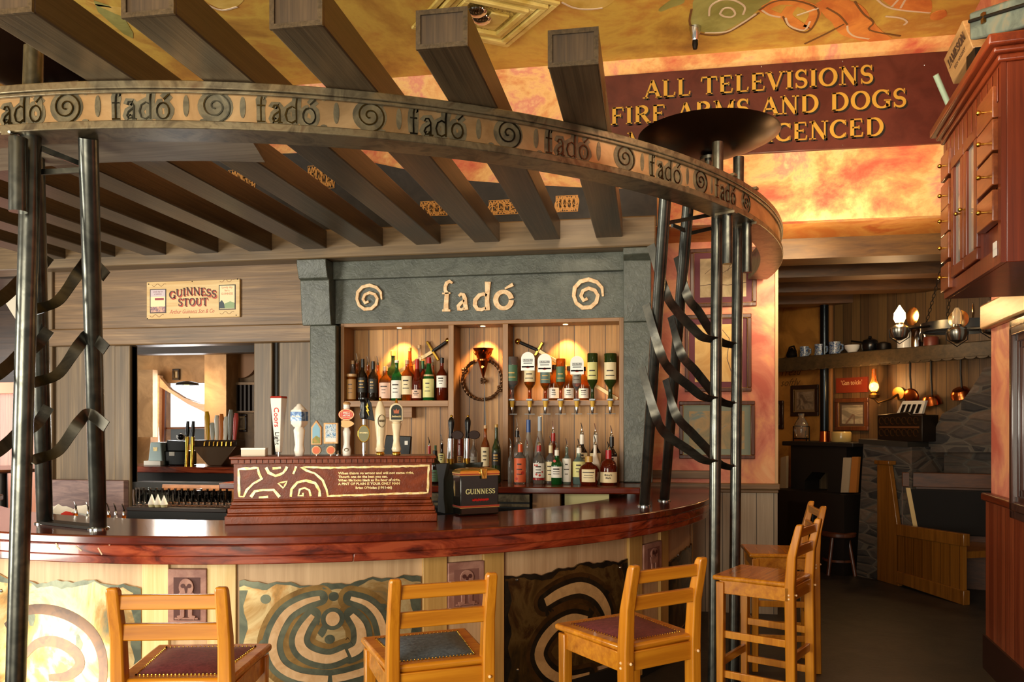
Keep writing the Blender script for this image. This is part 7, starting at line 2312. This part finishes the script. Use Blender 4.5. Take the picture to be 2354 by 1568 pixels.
obj('sticker', M().box(c.x - .06, c.x + .0, Yf + .195, Yf + .199, zf + .1, zf + .14), WHITE, kt)
c = P7(493, 1040, .3)
db = thing('far_draught_box', 'tapering steel draught box with seven taps on the far bar', 'draught box', (c.x, Yf + .3, zf))
zq = lambda py: Z(490, py, Yf + .2)
obj('body', M().prism([(X(478, Yf + .2), zf + .001), (X(508, Yf + .2), zf + .001), (X(543, Yf + .2), zq(1026)), (X(439, Yf + .2), zq(1026))], planey(Yf + .2), -.2, 0), plain('brown_steel', '6f5a48', .3, .6), db, bevel=.006)
obj('rail', M().box(X(440, Yf + .2), X(546, Yf + .2), Yf + .18, Yf + .36, zq(1026), zq(1012)), plain('dark_rail', '2e1f16', .3), db, bevel=.004)
for i, (px, yt_1, col, lb) in enumerate(((479, 946, 'd8a21c', 'yellow tap handle'), (490, 972, 'b9b9b0', 'chrome tap handle'), (500, 955, 'e2dccb', 'white tap handle with red top'), (509, 952, 'd2762c', 'orange tap handle'), (519, 958, 'e6e0d2', 'white tap handle'), (529, 942, '8a8a80', 'dark tipped chrome tap handle'), (540, 950, 'c94a42', 'red and white tap handle'))):
    p = at_y(px - 1, 1012, Yf + .22)
    q = at_y(px + (i - 3) * 1.2, yt_1, Yf + .24)
    hd = obj('tap_handle', M().tube([p, at_t(p, q, .3), at_t(p, q, .8), q], [.014, .022, .028, .018], 12), plain('tap_' + col, col, .3), db)
    hd['label'] = lb
    obj('spout', M().tube([p + Vector((0, -.02, -.01)), p + Vector((0, -.06, -.02)), p + Vector((0, -.065, -.06))], .009, 8), BRASS, hd)
c = P7(434, 1060, .1)
tf = thing('far_tap_font', 'pair of brass and black taps standing before the far draught box', 'beer font', (c.x, Yf + .1, zf))
for dx in (-.025, .035):
    obj('column', M().tube([(c.x + dx, Yf + .1, zf + .001), (c.x + dx + .01, Yf + .1, zf + .30)], .018, 12), BRASS, tf)
    obj('handle', M().tube([(c.x + dx + .01, Yf + .1, zf + .30), (c.x + dx + .01, Yf + .1, zf + .36), (c.x + dx + .015, Yf + .1, zf + .46)], [.014, .02, .014], 12), BLACK, tf)
obj('oval_badge', M().ball((c.x - .09, Yf + .1, zf + .30), .032, 12), BLACK, tf)
c = P7(410, 1015, .2)
bwl = thing('stacked_bowls', 'small stack of white bowls on the far till', 'bowls', (c.x, Yf + .25, zf + .26))
obj('bowl', M().lathe([(.04, 0), (.06, .02), (.065, .05), (.055, .045)], (c.x, Yf + .28, zf + .262), 16), WHITE, bwl)
a_, b_ = at_y(395, 874, 9.36), at_y(411, 848, 9.36)
picture(planey(YR - .01), a_.x, b_.x, a_.z, b_.z, FR2, plain('dull_mount', '7c6244', .6), PARCH, 'tiny dark framed picture over the curved white window head', fw_=.025, mw=.01)
a_, b_ = at_y(541, 993, 9.24), at_y(568, 952, 9.24)
picture(planey(9.25), a_.x, b_.x, a_.z, b_.z, FR2, plain('pale_mount', 'b59c78', .6), SEP, 'small framed picture on the dim wall behind the far taps', fw_=.03, mw=.02)
c = at_y(556, 830, 9.22)
dr = thing('bodhran_drum', 'round hide drum hung on the dim wall through the opening', 'drum', c)
obj('rim', M().lathe([(.20, -.03), (.215, -.03), (.215, .04), (.20, .04)], c, 32, Matrix.Rotation(math.pi / 2, 3, 'X')), plain('drum_rim', '8a5a2c', .4), dr)
obj('skin', M().lathe([(.199, .0), (.199, .006)], c, 32, Matrix.Rotation(math.pi / 2, 3, 'X')), mottle('drum_skin', [(.4, '5a4028'), (.6, '8a6a44')], 8, .6), dr)
c0_, c1_ = at_y(535, 945, 9.2), at_y(592, 885, 9.2)
rk_ = thing('plate_rack', 'wooden rack of dark boards on the dim wall below the drum', 'rack', ((c0_.x + c1_.x) / 2, 9.2, c0_.z))
obj('shelf', M().box(c0_.x, c1_.x, 9.12, 9.25, c1_.z, c1_.z + .03).box(c0_.x, c1_.x, 9.12, 9.25, c0_.z - .02, c0_.z), plain('rack_wood', '7a5c3c', .5), rk_)
for i in range(6):
    x_ = c0_.x + (c1_.x - c0_.x) * (i + .5) / 6
    obj('slat', M().box(x_ - .012, x_ + .012, 9.14, 9.24, c0_.z, c1_.z), plain('rack_slat', '8a6a48' if i % 2 else '33241a', .5), rk_)
c = at_y(431, 886, 8.9)
pl = thing('ceiling_lamp', 'dark shaded lamp glowing above the curved white window head', 'lamp', c)
obj('shade', M().lathe([(.05, .05), (.13, .03), (.14, .0), (.12, .0), (.05, .04)], c, 20), IRON, pl)
obj('bulb', M().ball(c + Vector((.0, -.02, -.012)), .035, 10), plain('snug_bulb', 'ffc070', .4, emit=10), pl)
lamp('snug_light', 'POINT', c + Vector((.2, -.35, -.1)), c, 9, (1, .68, .36), radius=.06)
lamp('snug_side_fill', 'AREA', (-8.0, 6.9, 1.7), (-5.6, 9.4, 1.6), 45, (1, .97, .92), 1.2, 1.5)  # added light to brighten the white window frame, no window stands here
lamp('snug_window_light', 'AREA', ((w0 + w1) / 2, YR - .12, (wz0 + wz1) / 2), ((w0 + w1) / 2 + .5, 6, 1.2), 22, (.95, .98, 1), .9, 1.0)

# drinking glasses on the rack under the opening
Yk = 5.62
zk = Z(420, 1166, Yk)
rackt = thing('glass_rack', 'dark wooden rack for drinking glasses below the opening', 'rack', (X(420, Yk), Yk + .15, 0))
obj('shelf', M().box(X(302, Yk), X(530, Yk), Yk - .06, Yk + .42, zk - .03, zk), plain('rack_shelf', '2a1a12', .35), rackt, bevel=.004)
obj('back', M().box(X(302, Yk), X(530, Yk), Yk + .40, Yk + .42, zk, zk + .14), mottle('rack_back_wood', [(.3, '6a4426'), (.7, '8a5a34')], 6, .5), rackt)
obj('front', M().box(X(302, Yk), X(530, Yk), Yk - .05, Yk + .40, 0.0, zk - .03), BLACKM, rackt)
lamp('rack_light', 'AREA', (X(420, Yk), Yk + .1, zk + .30), (X(420, Yk), Yk + .2, zk), 5, (1, .8, .55), .9, .08)
TUM = glass('tumbler_glass', 'fbf6ee', .03, 1.0)
tm_ = None
i = 0
for row in range(2):
    for k in range(15):
        px = 316 + k * 14.8 + row * 6
        x_ = X(px, Yk + .06 + row * .17)
        pos = (x_, Yk + .06 + row * .17, zk + .001)
        if tm_ is None:
            tm_ = thing('drinking_glass', 'clear drinking glass in the crowded rows on the rack below the opening', 'glass', pos, 'drinking glasses on the rack')
            obj('bowl', M().lathe([(.026, 0), (.03, .004), (.036, .07), (.034, .125), (.0325, .125), (.034, .07), (.027, .012)], pos, 14), TUM, tm_)
        else:
            dup(tm_, pos)
k_names = ['left', 'middle', 'right']
for i, px in enumerate((349, 363, 377)):
    x_ = X(px, Yk - .03)
    c = (x_, Yk - .03, zk + .001)
    co = thing('paper_cone', 'white paper cone in front of the drinking glasses, %s of three' % k_names[i], 'cone', c, 'white paper cones')
    obj('cone', M().lathe([(.03, .02), (.002, .098 - .008 * (i == 2))], c, 16), WHITE, co)
    obj('cup', M().lathe([(.022, 0), (.026, .02)], c, 14), plain('cream_cup', 'c9bc90', .4), co)

# rail of pouring bottles just behind the bar
sr = thing('speed_rail', 'dark steel bottle rail behind the bar at left', 'rail', at_y(225, 1290, 4.36))
zr_ = 0.76
obj('tray', M().box(X(120, 4.4), X(300, 4.4), 4.30, 4.46, zr_ - .02, zr_), IRON, sr)
obj('legs', M().box(X(125, 4.4), X(132, 4.4), 4.35, 4.41, 0, zr_ - .02).box(X(290, 4.4), X(297, 4.4), 4.35, 4.41, 0, zr_ - .02), IRON, sr)
for i, px in enumerate((175, 203, 250, 266, 285)):
    bottle(px, 1292, 1171, 20, 4.38, zr_ + .001, 'std', G_CLEAR if i % 2 else G_AMBER, 1, 'bottle with chrome spout just above the bar edge, %s from the left post' % ['first', 'second', 'third', 'fourth', 'fifth'][i], pour=True, group='pouring bottles in the rail')
tl = thing('bar_towel', 'crumpled white bar towel with a red stripe behind the left pipe column', 'towel', at_y(150, 1185, 4.5))
m = M()
rt = random.Random(8)
pts = [(110 + i * 9, 1176 + rt.uniform(-3, 3) - 4 * math.sin(i * .9)) for i in range(13)]
q = [at_y(a, b, 4.62) for a, b in pts]
m.strap(q, [Vector((0, .03, .022))] * len(q), .02)
obj('cloth', m, WHITE, tl)
q = [at_y(a, b, 4.56) for a, b in ((140, 1186), (150, 1181), (160, 1183), (168, 1187))]
obj('red_stripe', M().strap(q, [Vector((0, .01, .012))] * 4, .012), plain('towel_red', 'c0281c', .6), tl)

# beyond the left end of the bar
c0_, c1_ = at_y(-40, 712, 6.9), at_y(56, 640, 6.9)
lb = thing('hanging_poster', 'pale hanging card behind the left pipe column', 'poster', (c0_.x, 6.9, c0_.z))
obj('card', M().prism(pxy([(10, 690), (48, 640), (110, 640), (110, 690), (38, 735)], 6.9), planey(6.9), 0, .01), PAPER, lb)
obj('print', M().prism(pxy([(60, 655), (105, 650), (105, 680), (62, 684)], 6.9), planey(6.89), 0, .002), plain('poster_grey', '8a8478', .6), lb)
pv = thing('bar_table', 'small round dark table beyond the left end of the bar', 'table', at_y(20, 1130, 6.2))
c = at_y(5, 1075, 6.2)
obj('top', M().lathe([(.42, -.03), (.44, -.015), (.43, 0)], c, 30), FRM, pv)
obj('pedestal', M().lathe([(.25, -c.z + .001), (.05, -c.z + .06), (.04, -.03)], c, 16), IRON, pv)

# ================================================================ bar stools
def mkstool(name, label, pad):
    t = thing(name, label, 'bar stool', (0, 0, 0), None)
    hw = 0.172
    for s in (-1, 1):
        m = M()
        prof = [(-.20, 0.0, .046, .05), (-.19, .74, .046, .052), (-.20, .90, .042, .046), (-.238, 1.06, .040, .036), (-.243, 1.075, .034, .028)]
        vs, fcs = [], []
        for (y_, z_, wx, wy) in prof:
            for dx, dy in ((-1, -1), (1, -1), (1, 1), (-1, 1)):
                vs.append((s * hw + dx * wx / 2, y_ + dy * wy / 2, z_))
        for i in range(len(prof) - 1):
            for k in range(4):
                fcs.append((i * 4 + k, i * 4 + (k + 1) % 4, (i + 1) * 4 + (k + 1) % 4, (i + 1) * 4 + k))
        fcs += [(3, 2, 1, 0), tuple((len(prof) - 1) * 4 + k for k in range(4))]
        m.add(vs, fcs)
        lg = obj('back_post', m, PINE, t, local=True, bevel=.006, angle=50)
        obj('peg', M().ball((s * (hw + .022), -.19, .70), .006, 8).ball((s * (hw + .022), -.19, .68), .006, 8).ball((s * hw, -.222, .70), .006, 8), CREAM, lg, local=True)
        obj('leg', M().add([(s * .185 + dx * w, .185 + dy * w, z_) for z_, w in ((0, .019), (.73, .022)) for dx, dy in ((-1, -1), (1, -1), (1, 1), (-1, 1))], [(0, 1, 5, 4), (1, 2, 6, 5), (2, 3, 7, 6), (3, 0, 4, 7), (3, 2, 1, 0), (4, 5, 6, 7)]), PINE, t, local=True, bevel=.005)
    for (z0, z1, y_) in ((1.0, 1.048, -.226), (.895, .95, -.205)):
        obj('slat', M().box(-hw + .015, hw - .015, y_ - .011, y_ + .011, z0, z1), PINEX, t, local=True, bevel=.004)
    m = M()
    m.add([(-.19, -.20, .738), (.19, -.20, .738), (.215, .225, .738), (-.215, .225, .738), (-.19, -.20, .765), (.19, -.20, .765), (.215, .225, .765), (-.215, .225, .765)], [(3, 2, 1, 0), (4, 5, 6, 7), (0, 1, 5, 4), (1, 2, 6, 5), (2, 3, 7, 6), (3, 0, 4, 7)])
    obj('seat', m, PINEX, t, local=True, bevel=.010)
    ap = M()
    for (x0, x1, y0, y1) in ((-.165, .165, -.205, -.183), (-.18, .18, .175, .197), (-.195, -.173, -.19, .18), (.173, .195, -.19, .18)):
        ap.box(x0, x1, y0, y1, .665, .738)
    obj('apron', ap, PINEX, t, local=True, bevel=.003)
    if pad is not None:
        p = M()
        n = 9
        for j in range(n):
            for i in range(n):
                u, v = i / (n - 1) * 2 - 1, j / (n - 1) * 2 - 1
                p.v.append(Vector((u * (.15 + .014 * v), .01 + v * .165, .7655 + .016 * (1 - u ** 4) * (1 - v ** 4))))
        for j in range(n - 1):
            for i in range(n - 1):
                p.f.append([j * n + i, j * n + i + 1, (j + 1) * n + i + 1, (j + 1) * n + i])
        b = len(p.v)
        pd = obj('seat_pad', p, pad, t, local=True)
        nm = M()
        for q in range(22):
            s_ = -1 + 2 * q / 21
            for (u, v) in ((s_, -1), (s_, 1), (-1, s_), (1, s_)):
                nm.ball((u * (.15 + .014 * v), .01 + v * .165, .767), .0034, 6)
        obj('brass_nails', nm, BRASS, pd, local=True)
    for (x0, x1, y0, y1, z0, z1, mt) in ((-.165, .165, -.20, -.178, .33, .375, PINEX), (-.18, .18, .175, .195, .26, .305, PINEX), (-.19, -.172, -.19, .18, .42, .46, PINE), (.172, .19, -.19, .18, .42, .46, PINE), (-.19, -.172, -.19, .18, .20, .24, PINE), (.172, .19, -.19, .18, .20, .24, PINE)):
        obj('stretcher', M().box(x0, x1, y0, y1, z0, z1), mt, t, local=True, bevel=.003)
    return t


def place(t, pa, ya, pb_, yb_, label, loc_only=False):
    """back posts at picture columns pa, pb; their tops at 1.075 m"""
    za, zb__ = .525 * F / (ya - CY), .525 * F / (yb_ - CY)
    A, B = cam(pa, ya, za), cam(pb_, yb_, zb__)
    d = Vector((B.x - A.x, B.y - A.y, 0)).normalized()
    mid = Vector(((A.x + B.x) / 2, (A.y + B.y) / 2, 0))
    rz = math.atan2(d.y, d.x)
    back = Vector((-math.sin(rz), math.cos(rz), 0)) * -.243
    t.location = mid - back
    t.rotation_euler = (0, 0, rz)
    t['label'] = label
    t['group'] = 'honey pine bar stools'
    return t


st = mkstool('bar_stool', '', OXBLOOD)
place(st, 260, 1351, 508, 1349, 'honey pine bar stool with oxblood seat, nearest the left pipe column')
sb = mkstool('bar_stool', '', BLUELEA)
place(sb, 907, 1331, 1132, 1316, 'honey pine bar stool with the only blue-grey leather seat')
sc3 = dup(st)
place(sc3, 1461, 1299, 1612, 1281, 'honey pine bar stool with oxblood seat turned sideways, beside the right pipe column')
sd = mkstool('bar_stool', '', None)
place(sd, 1839, 1206, 1884, 1191, 'honey pine bar stool with bare wooden seat right of the pipe column, nearer one')
se = dup(sd)
place(se, 1900, 1164, 1858, 1150, 'honey pine bar stool behind the bare-seated one, standing farthest along the bar')
se.rotation_euler.z = sd.rotation_euler.z + math.radians(28)
